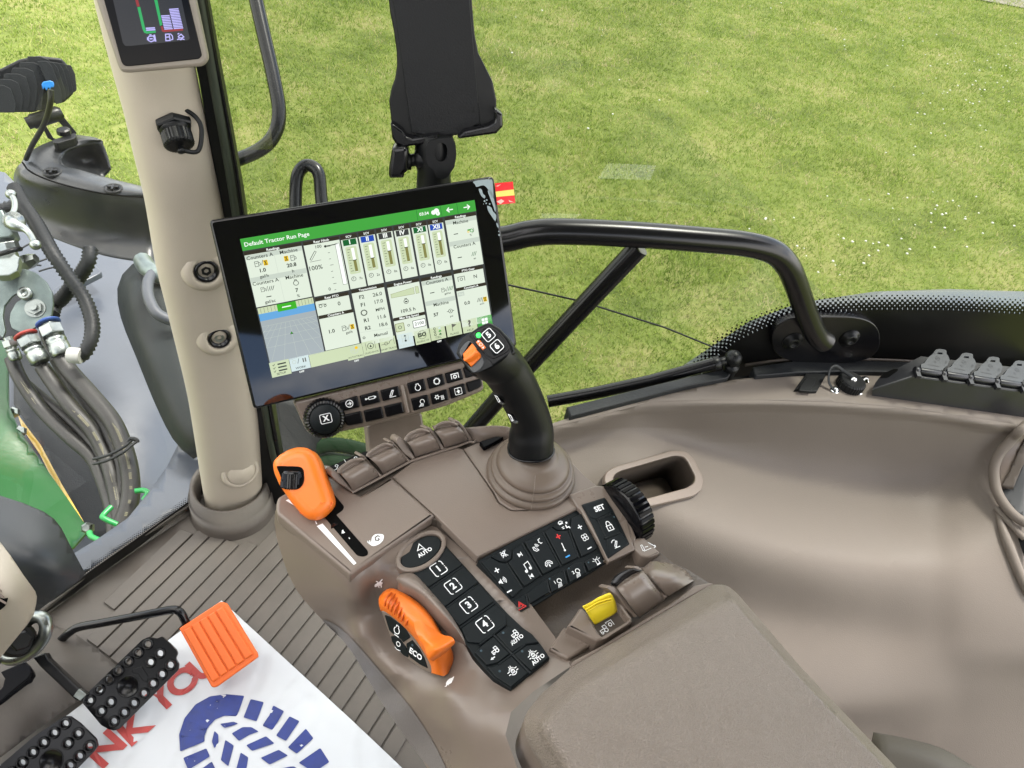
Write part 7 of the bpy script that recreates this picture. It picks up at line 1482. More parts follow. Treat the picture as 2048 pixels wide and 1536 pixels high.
mb = MB(); prism(mb, rounded(Z('JH', (590, 390), (630, 405), (720, 520), (800, 640), (832, 712), (822, 760), (760, 850), (665, 890), (640, 860), (500, 680), (445, 575), (460, 520), (530, 430)), 5), HPl, top=.0014, bot=-.004, chamfer=.001); mb.build('slider_recess', mat('recess_grey', (.06, .065, .07), .5), jh)
mb = MB(); prism(mb, rounded(Z('JH', (620, 410), (710, 510), (740, 560), (770, 600), (620, 800), (560, 740), (480, 650), (500, 600), (600, 430)), 2), HPl, top=.0018, bot=-.002); mb.build('slider_gap', M_dk, jh)
mb = MB(); loft(mb, [Z('JH', (500, 590, .003), (580, 500, .003), (640, 430, .003)), Z('JH', (510, 640, .006), (600, 560, .006), (690, 490, .006)), Z('JH', (508, 672, .010), (610, 600, .010), (700, 520, .010)), Z('JH', (525, 700, .010), (630, 640, .010), (725, 545, .010)), Z('JH', (570, 725, .005), (670, 680, .005), (770, 600, .005)), Z('JH', (625, 785, .003), (690, 730, .003), (775, 640, .003))], 8, 4, fn=lambda x, y, up: HPl.hit(x, y, up=up)); mb.build('orange_slider', M_or, jh, solid=.001)
mb = MB(); prism(mb, rounded(Z('JH', (696, 412), (750, 371), (855, 494), (800, 540)), 1.5), HPl, top=.0012, bot=-.001, chamfer=.0005); ob = mb.build('orange_symbol_plate', M_or, jh)
mb = MB(); s_ = WSheet(HPl, (700, 400), (760, 360), 'JH'); ar = Art(mb, s_, .0016)
for (x, y, f) in ((742, 412, -1), (805, 490, 1)): u, v = s_.uv(x, y); ar.poly([(u - .0014, v), (u + .0014, v), (u, v + .0018 * f)], 0)
u, v = s_.uv(775, 450); ar.ring(u, v, .0016, .0004, 0, 10); mb.build('symbol', M_wht, ob)
def jbtn(l, n, c):
    mb = MB(); prism(mb, rounded(Z('JH', *l), 3), HPl, top=.0035, bot=-.001, chamfer=.0016); s_ = WSheet(HPl, (820, 320), (900, 250), 'JH'); ar = Art(mb, s_, .0038); u, v = s_.uv(*c); k = .0052; r = .0022
    ar.line([(u + x, v + y) for x, y in rounded([(-k, -k), (k, -k), (k, k), (-k, k)], r, 4)], .0007, 1, True); ar.text(u, v, .0056, n, 1, .04); mb.build('joystick_button', [M_pad, M_wht], jh, label='joystick button marked ' + n)
jbtn([(790, 290), (900, 210), (1025, 320), (905, 425), (860, 420), (800, 360)], '5', (898, 313)); jbtn([(880, 490), (905, 465), (1040, 385), (1130, 475), (1120, 510), (985, 615), (955, 600)], '6', (1024, 484))
mb = MB(); c = HPl.hit(*z1('JH', 738, 308)); lathe(mb, c, HPl.n, [(.0052, 0), (.0052, .001), (.0036, .0013), (.0028, .0006)], 18); mb.build('lamp_ring', M_blk2, jh)
mb = MB(); lathe(mb, c, HPl.n, [(.0028, 0), (.0024, .0011), (.0001, .0015)], 16); mb.build('green_lamp', mat('green_led', (.02, .3, .03), .3, emit=(.03, .9, .08), es=1.0), jh)
# thumb keys on the grip's left edge
for (x, y, L_) in ((1440, 645, 1), (1528, 770, 1)):
    mb = MB(); c = P(*z1('K', x, y), .735); pl = Pl(c, (CAM - c).normalized() + Vector((-.8, -.1, 0))); q = [(x - 28, y - 25), (x - 5, y - 20), (x + 30, y + 30), (x + 28, y + 52), (x, y + 30)]
    prism(mb, rounded(Z('K', *q), 2), pl, top=.001, bot=-.004, chamfer=.0006); s_ = WSheet(pl, (x - 28, y - 25), (x + 30, y + 30), 'K'); ar = Art(mb, s_, .0013); ar.line([s_.uv(*p) for p in ((x - 16, y - 14), (x + 2, y - 6), (x + 18, y + 26), (x + 10, y + 30))], .0006, 1, True); mb.build('grip_button', [M_blk2, M_wht], jg)
# ================================================================== TOUCHSCREEN
TLp, TRp, BRp, BLp = z1('M', 55, 340), z1('M', 1808, 66), z1('M', 1952, 1120), z1('M', 330, 1504)
rr_ = [ray(*p) for p in (TLp, TRp, BRp, BLp)]; AA = np.array([list(rr_[1]), list(-rr_[2]), list(rr_[3])]).T; b_, c_, d_ = np.linalg.solve(AA, np.array(list(rr_[0])))
sc_ = .335 / (rr_[1] * b_ - rr_[0]).length
MP = plane3(CAM + rr_[0] * sc_, CAM + rr_[1] * b_ * sc_, CAM + rr_[3] * d_ * sc_)
ts = thing('touchscreen', 'large tilted touchscreen monitor showing a white run page with green bars', 'monitor', MP.hit(*z1('M', 1150, 1400)))
mo = Z('M', (55, 340, 9), (1808, 66, 11), (1952, 1120, 11), (330, 1504, 9)); mb = MB(); prism(mb, rounded(mo, 9, 6), MP, top=-.001, bot=-.030, chamfer=.0025); mb.build('monitor_housing', M_blk2, ts)
mi_ = Z('M', (68, 350, 8), (1796, 80, 10), (1938, 1112, 10), (340, 1490, 8)); mb = MB(); prism(mb, rounded(mi_, 8, 6), MP, top=.0, bot=-.002, chamfer=.0008); gs = mb.build('screen_glass', M_screen, ts)
W_, H_ = 1280., 800.
class UI(Sheet):
    pass
ui = Sheet(MP, Z('M', (245, 455), (1687, 215), (1808, 998), (445, 1313)), W_, H_)
def U(x, y): return ui.uv(*z1('M', x, y))
UIM = [em('ui_white', (.70, .78, .66)), em('ui_green', (.055, .36, .05)), em('ui_text', (.03, .04, .03)), em('ui_header', (.035, .03, .02)), em('ui_bright', (.95, 1.0, .95)), em('ui_blue', (.02, .07, .42)), em('ui_dkgreen', (.01, .12, .03)), em('ui_sky', (.13, .37, .68)), em('ui_map', (.36, .41, .43)), em('ui_cream', (.56, .65, .42)), em('ui_yellow', (.85, .55, .01)), em('ui_grey', (.54, .61, .53)), em('ui_charcoal', (.045, .05, .05)), em('ui_olive', (.22, .22, .07)), em('ui_pale', (.60, .72, .72)), em('ui_vivid', (.05, .42, .02)), em('ui_rule', (.12, .12, .10))]
WH, GR, TX, HDm, BRI, BLU, DGR, SKY_, MAPm, CRM, YEL, GY, CHC, OLV, PAL, VIV, RUL = range(17)
mb = MB(); A0 = Art(mb, ui, .0003)
def R_(x0, y0, x1, y1, m, lv=1, r=0):
    """box between two M-space corners (top-left, bottom-right)"""
    a, b = U(x0, y0), U(x1, y1); A0.rect(a[0], a[1], b[0], b[1], m, r, .0002 + .0002 * lv)
def Q_(u0, v0, u1, v1, m, lv=1, r=0): A0.rect(u0, v0, u1, v1, m, r, .0002 + .0002 * lv)
def T_(x, y, s, h=22, m=TX, b=.01, lv=4, an='c'): u, v = U(x, y); A0.text(u, v, h * .74, s, m, b, 0, .0002 + .0002 * lv, an)
def Tu(u, v, s, h=22, m=TX, b=.01, lv=4, an='c'): A0.text(u, v, h * .74, s, m, b, 0, .0002 + .0002 * lv, an)
def Lu(pts, w=3, m=TX, cl=False, lv=4): A0.line(pts, w, m, cl, .0002 + .0002 * lv)
Q_(0, 0, 1280, 66, GR, 0); Q_(0, 66, 1280, 712, CHC, 0)
T_(475, 457, 'Default Tractor Run Page', 31, BRI, .01)
T_(1377, 300, '03:34', 24, BRI, .02)
u, v = U(1445, 288); A0.circ(u - 10, v + 2, 13, BRI, .001); A0.circ(u + 8, v - 4, 15, BRI, .001); A0.circ(u + 14, v + 12, 12, BRI, .0012); Tu(u + 14, v + 12, '1', 18, GR, .03, 6)
for x, y, sg in ((1536, 275, -1), (1638, 259, 1)): u, v = U(x, y); Lu([(u - 18, v), (u + 18, v)], 6, BRI); Lu([(u + 4 * sg, v - 14), (u + 18 * sg, v), (u + 4 * sg, v + 14)], 6, BRI)
for x in (1330, 1482, 1585): u = U(x, 285)[0]; Lu([(u, 2), (u, 64)], 2, DGR)
def card(x0, y0, x1, y1, title, hh=20, wm=WH):
    (a, b), (c, d) = U(x0, y0), U(x1, y1); Q_(a, b, c, d, wm, 1); Q_(a, b, c, b + hh, HDm, 2); Tu((a + c) / 2, b + hh / 2, title, 18, BRI, .02); return a, b, c, d
a, b, c, d = card(268, 535, 690, 808, ''); Tu((a + c) / 2, b + 10, 'Readings', 18, BRI, .02); Lu([((a + c) / 2, b + 22), ((a + c) / 2, d - 4)], 1.5, GY, lv=3)
a, b, c, d = U(268, 535) + U(690, 808)
Q_(a + 2, b + 146, c - 2, b + 174, GY, 2); Q_(a + 2, b + 22, c - 2, b + 46, GY, 2)
def gauge(x, y, col=YEL): u, v = U(x, y); A0.rect(u - 11, v - 15, u + 11, v + 15, col, 0, .0008); Lu([(u - 6, v - 10), (u + 6, v - 10), (u - 6, v + 10), (u + 6, v + 10)], 3, TX, True, 5)
def pump(x, y, s=1.0): u, v = U(x, y); Lu([(u - 12 * s, v + 14 * s), (u - 12 * s, v - 14 * s), (u + 6 * s, v - 14 * s), (u + 6 * s, v + 14 * s)], 2.4 * s, TX, True); Lu([(u - 8 * s, v - 4 * s), (u + 2 * s, v - 4 * s)], 3, TX); Lu([(u + 6 * s, v - 10 * s), (u + 15 * s, v - 2 * s), (u + 15 * s, v + 8 * s), (u + 7 * s, v + 8 * s)], 2.4 * s)
def hatch(x, y, m=TX): 
    u, v = U(x, y)
    for k in range(3): Lu([(u - 16 + 10 * k, v + 12), (u - 4 + 10 * k, v - 12)], 3, m)
def slash(x, y): u, v = U(x, y); Lu([(u - 5, v + 14), (u + 5, v - 14)], 2.5)
for x, y, s in ((368, 562, 'Counters A'), (545, 530, 'Machine'), (404, 719, 'Counters A'), (580, 685, 'Machine')): T_(x, y, s, 27)
pump(352, 608); slash(382, 600); gauge(403, 600); gauge(530, 575); pump(572, 570)
T_(387, 647, '1.0', 28, TX, .03); T_(395, 683, 'gal/h', 24); T_(563, 615, '20.8', 28, TX, .03); T_(572, 652, 'h', 24)
pump(388, 765, .85); slash(412, 760); hatch(438, 757, TX); T_(423, 806, '---', 26, TX, .04); T_(432, 838, 'gal/ac', 24)
u, v = U(590, 725); A0.ring(u, v, 13, 3, TX, up=.001); Lu([(u - 5, v - 12), (u - 5, v - 19), (u + 5, v - 19), (u + 5, v - 12)], 3); T_(596, 770, '7', 28, TX, .03); T_(605, 804, '%', 22)
a, b, c, d = card(632, 475, 918, 768, ''); Q_(a, b, c, d, WH, 1); Tu((a + c) / 2, b + 10, 'Rear Hitch', 18, BRI, .02); Q_(a, b, c, b + 20, HDm, 2)
T_(728, 502, '100', 24); T_(713, 632, '100%', 34, TX, .01); T_(797, 763, '0', 24); u, v = U(870, 620); A0.rect(u - 12, 70 + 42, u + 12, 352, RUL, 0, .0008); A0.rect(u - 10, 114, u + 10, 350, BRI, 0, .001)
for k in range(8): u, v = U(780 + 6.5 * k, 502 + 38 * k); Lu([(u, v), (u + (18 if k % 3 == 0 else 10), v)], 2.5)
Lu([U(765, 500), U(845, 485)], 5); u, v = U(770, 500); A0.circ(u, v, 7, TX, .001)
Lu([U(680, 585), U(710, 530)], 12, TX); Lu([U(682, 583), U(709, 532)], 7, WH, lv=5); Lu([U(675, 597), U(745, 583)], 2)
# six valve columns
cols = [(860, 433, 'I', DGR, 600, 0, '7s'), (970, 413, 'II', BLU, 592, 0, '2s'), (1080, 393, 'III', CHC, 548, 0, '0s'), (1187, 376, 'IV', CHC, 528, 0, '0s'), (1295, 357, 'XI', DGR, 510, 0, '0s'), (1397, 340, 'XII', BLU, 492, 0, '0s')]
for i, (x, y, s, cm, ly, q, sec) in enumerate(cols):
    a, b = U(x, y + 2); wdt = 88; Q_(a, b, a + wdt, b + 312, WH, 1); Q_(a, b, a + wdt, b + 26, HDm, 2); Tu(a + wdt / 2, b + 13, 'SCV', 17, BRI, .02); Q_(a + 8, b + 28, a + wdt - 8, b + 62, cm, 2); Tu(a + wdt / 2, b + 45, s, 34, BRI, .03)
    Q_(a + 14, b + 70, a + wdt - 14, b + 228, CRM, 2, 10); Q_(a + 44, b + 80, a + 60, b + 218, BRI, 3)
    for k in range(9): Lu([(a + 22, b + 86 + 15.5 * k), (a + (38 if k % 4 == 0 else 32), b + 86 + 15.5 * k)], 2.4)
    lv_ = (U(x + 55, ly)[1] - b) if False else (150 + (0, 8, -14, -18, -20, -22)[i]); Q_(a + 44, b + lv_, a + 60, b + 216, OLV, 4); Lu([(a + 40, b + lv_), (a + 64, b + lv_)], 4, TX, lv=5)
    A0.ring(a + 28, b + 256, 12, 2.5, TX, up=.001); Lu([(a + 28, b + 248), (a + 28, b + 257), (a + 22, b + 257)], 2.2); Tu(a + 66, b + 260, sec, 20)
def two(x0, y0, x1, y1, l1, l2, yy):
    a, b, c, d = card(x0, y0, x1, y1, 'Readings'); Q_(a + 2, b + yy, c - 2, b + yy + 28, GY, 2); Q_(a + 2, b + 22, c - 2, b + 46, GY, 2); return a, b, c, d
two(1503, 322, 1742, 608, 'M', 'C', 150)
T_(1602, 350, 'Machine', 27); T_(1572, 422, '---', 26, TX, .04); T_(1626, 493, 'Counters A', 27); T_(1596, 566, '---', 26, TX, .04); T_(1664, 430, '%', 16); T_(1689, 573, 'ac', 18); hatch(1684, 545, DGR)
u, v = U(1658, 400); A0.ring(u + 10, v + 4, 9, 4, GR, up=.001); A0.ring(u - 10, v + 8, 5, 3, YEL, up=.001); Q_(u - 14, v - 6, u + 6, v + 2, GR, 4); A0.ring(u, v, 24, 2, TX, 10, -30, 60, up=.001)
# transmission etc.
a, b, c, d = card(928, 770, 1192, 1072, 'Transmission'); 
for x, y, s in ((994, 812, 'F2'), (1001, 860, 'F1'), (1022, 955, 'R1'), (1032, 1002, 'R2')): T_(x, y, s, 30, TX, .02)
for x, y, s in ((1090, 795, '26.0'), (1099, 839, '17.0'), (1107, 887, 'MPH'), (1118, 933, '11.6'), (1128, 980, '18.6')): T_(x, y, s, 30 if s != 'MPH' else 25)
u, v = U(1008, 908); A0.ring(u, v, 14, 3, TX, up=.001); A0.ring(u, v, 18, 2.4, TX, 9, up=.001); T_(1112, 1040, 'Manual', 27); u, v = U(1008, 1062); A0.ring(u, v, 6, 3, TX, up=.001); Lu([U(985, 1030), U(1175, 1002)], 1.5, GY)
a, b, c, d = card(1147, 735, 1380, 905, 'Engine Power'); A0.poly([U(1172, 795), U(1312, 752), U(1318, 792), U(1176, 818)], CRM, .0008); A0.poly([U(1320, 748), U(1340, 745), U(1348, 785), U(1328, 790)], CRM, .0008); Lu([U(1172, 795), U(1312, 752), U(1318, 792), U(1176, 818)], 1.5, OLV, True); Lu([U(1320, 748), U(1340, 745), U(1348, 785), U(1328, 790)], 1.5, OLV, True)
u, v = U(1267, 838); A0.ring(u, v, 13, 3, TX, up=.001); Lu([(u - 5, v - 12), (u - 5, v - 18), (u + 5, v - 18), (u + 5, v - 12)], 3); Q_(u - 7, v - 3, u + 7, v + 5, TX, 4); T_(1280, 892, '109.5 h', 29, TX, .015)
a, b, c, d = card(1187, 942, 1402, 1030, 'Max Eng Speed'); (u, v) = U(1229, 998); Q_(u - 26, v - 26, u + 26, v + 26, OLV, 2, 6); Q_(u - 23, v - 23, u + 23, v + 23, CRM, 3, 6); A0.ring(u, v, 9, 2.6, TX, up=.0011); (u, v) = U(1348, 973); Q_(u - 38, v - 24, u + 38, v + 24, TX, 2, 6); Q_(u - 35, v - 21, u + 35, v + 21, BRI, 3, 6); Tu(u, v, '2100', 27); u, v = U(1282, 985); A0.ring(u, v, 6, 2.5, TX, up=.001)
two(1356, 697, 1595, 970, '', '', 145); T_(1457, 715, 'Counters A', 27); T_(1427, 783, '---', 26, TX, .04); pump(1495, 768, .85); slash(1518, 762); hatch(1540, 757, DGR); T_(1522, 788, 'gal/ac', 17); T_(1482, 852, 'Machine', 27); T_(1451, 920, '57', 28, TX, .03); T_(1546, 928, 'psi', 17); u, v = U(1540, 897); A0.ring(u, v, 12, 2.8, TX, up=.001); Lu([(u - 22, v), (u - 12, v)], 3); Lu([(u + 12, v), (u + 22, v)], 3); A0.circ(u, v, 4, TX, .0011)
card(1557, 652, 1756, 745, 'PTO Gear'); T_(1692, 685, 'N', 30); u, v = U(1606, 700); A0.ring(u, v + 2, 8, 3, TX, up=.001); Lu([(u - 20, v + 14), (u - 20, v - 14), (u + 20, v - 14), (u + 20, v + 14)], 3)
card(1573, 758, 1793, 958, 'Counters A'); T_(1642, 848, '0.0', 28, TX, .02); (u, v) = U(1604, 793); Q_(u - 20, v - 13, u + 20, v + 13, GY, 2); Tu(u, v, 'Avg', 18, WH); hatch(1718, 828, TX); slash(1738, 826); gauge(1752, 824); T_(1733, 852, 'ac/h', 16)
card(703, 820, 935, 905, 'Rear PTO'); T_(855, 852, '0', 30); u, v = U(755, 865); A0.ring(u - 12, v, 8, 3, TX, up=.001); A0.ring(u + 12, v + 2, 6, 3, TX, up=.001); Lu([(u - 22, v - 10), (u, v - 10), (u + 20, v - 6)], 3)
card(727, 928, 980, 1095, 'Counters A'); T_(811, 1022, '1.0', 30, TX, .02); pump(888, 1003); slash(915, 996); gauge(936, 993); T_(917, 1028, 'gal/h', 20)
# map
a, b = U(352, 882); c, d = U(762, 1137); Q_(a, b, c, d + 14, MAPm, 1); Q_(a, b, c, b + 75, SKY_, 2); Q_(a, b, c, b + 34, CRM, 3); x0, y0 = U(472, 865); Q_(x0, b, x0 + 98, b + 42, VIV, 4); Q_(x0 + 24, b + 18, x0 + 70, b + 24, BRI, 5)
for k in range(5): Lu([(a + 14 + 18 * k, b + 2), (a + 14 + 18 * k, b + 32)], 1.6, RUL, lv=5)
for k in range(6): Lu([(x0 + 112 + 17 * k, b + 2), (x0 + 112 + 17 * k, b + 32)], 1.6, RUL, lv=5)
hzn = b + 78; vx = (a + c) / 2
for k in range(-5, 6):
    xe = vx + k * 70; xe2 = min(c, max(a, xe)); t = 1 if xe == xe2 else (xe2 - vx) / (xe - vx) if xe != vx else 1; Lu([(vx + (xe - vx) * .3, hzn + (d + 14 - hzn) * .12), (vx + (xe - vx) * t * .999, hzn + (d + 14 - hzn) * (.12 + .88 * (t - .3) / .7 if t < 1 else 1))], 1.1, GY, lv=3)
for k in (.12, .25, .42, .65): Lu([(a + 2, hzn + (d - hzn) * k), (c - 2, hzn + (d - hzn) * k)], 1.1, GY, lv=3)
u, v = U(563, 1030); A0.poly([(u - 9, v + 8), (u, v - 8), (u + 9, v + 8)], TX, .001); Q_(u - 4, v - 2, u + 4, v + 5, VIV, 5)
# bottom tabs
def tab(x, y, w, h, m, txt='', offt=False, tm=TX): 
    u, v = U(x, y); Q_(u + 1, v, u + w - 1, v + h, m, 1); 
    if txt: Tu(u + w / 2, v + h - 14, txt, 17, tm)
    if offt: Tu(u + w / 2, v + h + 12, 'OFF', 15, BRI, .03)
    return u + w / 2, v + h / 2
u, v = tab(422, 1218, 104, 88, CRM, 'SETUP')
for k in range(3): Lu([(u - 10, v - 26 + 19 * k), (u + 34, v - 26 + 19 * k)], 8, TX); Lu([(u - 36, v - 28 + 19 * k), (u - 31, v - 22 + 19 * k), (u - 24, v - 32 + 19 * k)], 2.6)
u, v = tab(545, 1192, 104, 78, PAL, 'WORK', True); A0.ring(u - 28, v - 14, 10, 3, GY, up=.001); slash(604, 1205); Lu([(u + 20, v - 26), (u + 20, v - 2)], 6, RUL); Lu([(u + 32, v - 26), (u + 32, v - 2)], 6, RUL)
tab(666, 1168, 208, 76, CRM)
tb = [(892, 1118, 'AUTOTRAC', CRM, 1), (992, 1092, 'GUIDANCE', CRM, 0), (1098, 1070, 'SWAP TRACK', CRM, 0), (1208, 1046, 'QUICK LINE', PAL, 0), (1312, 1024, 'ISOBUS VT', CRM, 0), (1408, 1003, 'iTEC', CRM, 1), (1508, 980, 'FLAGS', CRM, 0), (1606, 958, 'HELP', CRM, 0)]
for i, (x, y, s, m, of) in enumerate(tb):
    u, v = tab(x, y, 92, 86 - 4 * (i > 4), m, '', False); Tu(u, v + 28, s, 15 if len(s) > 6 else 18, TX if m == CRM else GY, .0)
    if of: Tu(u, v + 54, 'OFF', 15, BRI, .03)
    v -= 12
    if i == 0: A0.ring(u, v, 20, 3, GY, up=.001); Lu([(u, v - 20), (u, v + 20)], 2.4, GY); Lu([(u - 20, v), (u + 20, v)], 2.4, GY); A0.circ(u + 12, v - 12, 9, YEL, .0012)
    if i == 1: A0.ring(u, v, 17, 3, TX, up=.001); A0.poly([(u - 7, v + 7), (u, v - 9), (u + 7, v + 7)], TX, .001); [Lu([(u + q, v - 22), (u + q, v + 22)], 2.2, RUL) for q in (-26, 26)]
    if i == 2: A0.ring(u - 10, v + 6, 9, 2.6, RUL, up=.001); Lu([(u - 38, v + 8), (u + 6, v + 8), (u + 16, v - 8), (u + 30, v - 12)], 2.6, RUL); Lu([(u + 36, v - 20), (u + 36, v + 18)], 2, RUL)
    if i == 3: [Lu([(u + q, v - 22), (u + q, v + 22)], 2.6, (TX if q == 0 else GY)) for q in (-18, -8, 0, 8, 18)]; A0.circ(u, v - 16, 5, TX, .001); A0.circ(u, v + 14, 6, TX, .001)
    if i == 4: Tu(u, v, 'ISO', 32, TX, .05); A0.ring(u, v, 25, 2, TX, 8, 200, 340, up=.001); A0.ring(u, v, 25, 2, TX, 8, 20, 160, up=.001)
    if i == 5:
        for k in range(3): A0.ring(u - 16, v - 18 + 19 * k, 5, 3, TX, up=.001, ry=7); A0.poly([(u + 4, v - 12 + 19 * k), (u + 14, v - 25 + 19 * k), (u + 24, v - 12 + 19 * k)], (PAL, GR, DGR)[k], .001)
    if i == 6: Lu([(u - 8, v - 24), (u - 8, v + 22)], 3.4, RUL); A0.poly([(u - 8, v - 24), (u + 20, v - 14), (u - 8, v)], RUL, .001)
    if i == 7: Tu(u, v, '?', 52, RUL, .05)
u, v = U(1700, 938); Q_(u, v, u + 92, v + 84, GR, 1); [Q_(u + 34 + 20 * a_ - 6, v + 14 + 20 * b_2, u + 34 + 20 * a_ + 11, v + 31 + 20 * b_2, BRI, 4) for a_ in (0, 1) for b_2 in (0, 1)]
scn = mb.build('screen_page', UIM, gs)
# peeled film residue and flag sticker
mb = MB(); s_ = WSheet(MP, (1680, 100), (1790, 83), 'M'); ar = Art(mb, s_, .0004)
for l in ([(1678, 103), (1720, 92), (1782, 88), (1795, 95), (1800, 130), (1802, 200), (1790, 190), (1770, 150), (1740, 125), (1700, 135), (1690, 120)], [(1712, 148), (1730, 150), (1738, 175), (1752, 190), (1748, 205), (1728, 190)], [(1768, 160), (1790, 165), (1812, 240), (1815, 290), (1800, 250), (1785, 210)], [(1765, 250), (1790, 262), (1800, 285), (1820, 310), (1815, 345), (1795, 320), (1770, 280)], [(1820, 355), (1830, 362), (1834, 385), (1825, 378)]):
    ar.poly([s_.uv(*p) for p in cat(l, 3, True)], 0)
for x, y, r in ((1748, 222, .0012), (1762, 215, .0010), (1758, 236, .0009), (1780, 240, .0011), (1742, 240, .0006), (1836, 408, .0008), (1838, 430, .0012)): ar.circ(*s_.uv(x, y), r, 0)
mb.build('film_residue', mat('film_grey', (.22, .27, .29), .2), gs)
fl_ = thing('flag_sticker', 'small red sticker with a yellow stripe on the top right corner of the touchscreen', 'sticker', MP.hit(*z1('M', 1875, 170)))
fpn = Pl(MP.hit(*z1('M', 1815, 150), up=.001), MP.n + Vector((.1, 0, 0)))
for nm, l, m in (('red_band', [(1812, 112), (1922, 102), (1928, 150), (1817, 164)], mat('sticker_red', (.62, .012, .02), .2, coat=.6)), ('yellow_band', [(1817, 164), (1928, 150), (1932, 186), (1821, 196)], mat('sticker_yellow', (.80, .55, .12), .2, coat=.6)), ('red_band', [(1821, 196), (1932, 186), (1938, 233), (1826, 245)], MATS['sticker_red'])):
    mb = MB(); prism(mb, Z('M', *l), fpn, top=.0002, bot=-.0003); mb.build(nm, m, fl_)
mb = MB(); s_ = WSheet(fpn, (1812, 112), (1922, 102), 'M'); ar = Art(mb, s_, .0005)
for l in (((1815, 130), (1850, 118), (1830, 132)), ((1822, 225), (1850, 210), (1870, 222), (1845, 240)), ((1842, 158), (1880, 190), (1855, 170)), ((1895, 215), (1930, 230), (1900, 226))): ar.poly([s_.uv(*p) for p in l], 0)
mb.build('crease', mat('sticker_crease', (.75, .40, .36), .15), fl_)
# bracket behind the screen
mb = MB(); SP = MP.up(-.034); prism(mb, rounded(Z('K', (575, 845), (600, 820), (925, 745), (940, 760), (958, 900), (960, 1010), (600, 1110), (590, 980)), 2), SP.up(-.02), top=0, bot=-.03, chamfer=.003); mb.build('support_stem', M_tan, ts)
# ================================================================== KEY STRIP UNDER THE SCREEN
ks_ = thing('button_strip', 'tan button strip with a ribbed X knob and black keys below the touchscreen', 'button panel', MP.hit(*z1('K', 700, 800)))
SPl = Pl(MP.hit(*z1('K', 600, 800), up=-.004), MP.n + Vector((0, 0, .12)))
mb = MB(); prism(mb, rounded(Z('K', (93, 690, 4), (100, 668, 4), (380, 600), (800, 500), (1225, 395), (1330, 440), (1342, 540, 6), (1352, 590, 8), (1318, 612), (1100, 702), (845, 772), (560, 840), (262, 900, 6), (205, 893, 10), (170, 858, 8), (118, 740)), 3, 4), SPl, top=0, bot=-.02, chamfer=.0035); mb.build('strip_housing', M_tansm, ks_)
mb = MB(); prism(mb, rounded(Z('K', (385, 660), (790, 560), (815, 560), (850, 745), (830, 760), (430, 840), (405, 820)), 3), SPl, top=.0008, bot=-.001, chamfer=.0006); mb.build('key_bed', M_tan, ks_)
mb = MB(); prism(mb, rounded(Z('K', (832, 545), (1200, 450), (1330, 470), (1342, 570), (1310, 600), (880, 748), (862, 740)), 3), SPl, top=.0008, bot=-.001, chamfer=.0006); mb.build('key_bed', M_tan, ks_)
mb = MB(); tube(mb, [SPl.hit(*z1('K', x, y), up=.001) for x, y in ((802, 562), (822, 650), (842, 742))], .003, 10); mb.build('centre_ridge', M_tansm, ks_)
kk = WSheet(SPl.up(.0008), (400, 690), (760, 600), 'K')
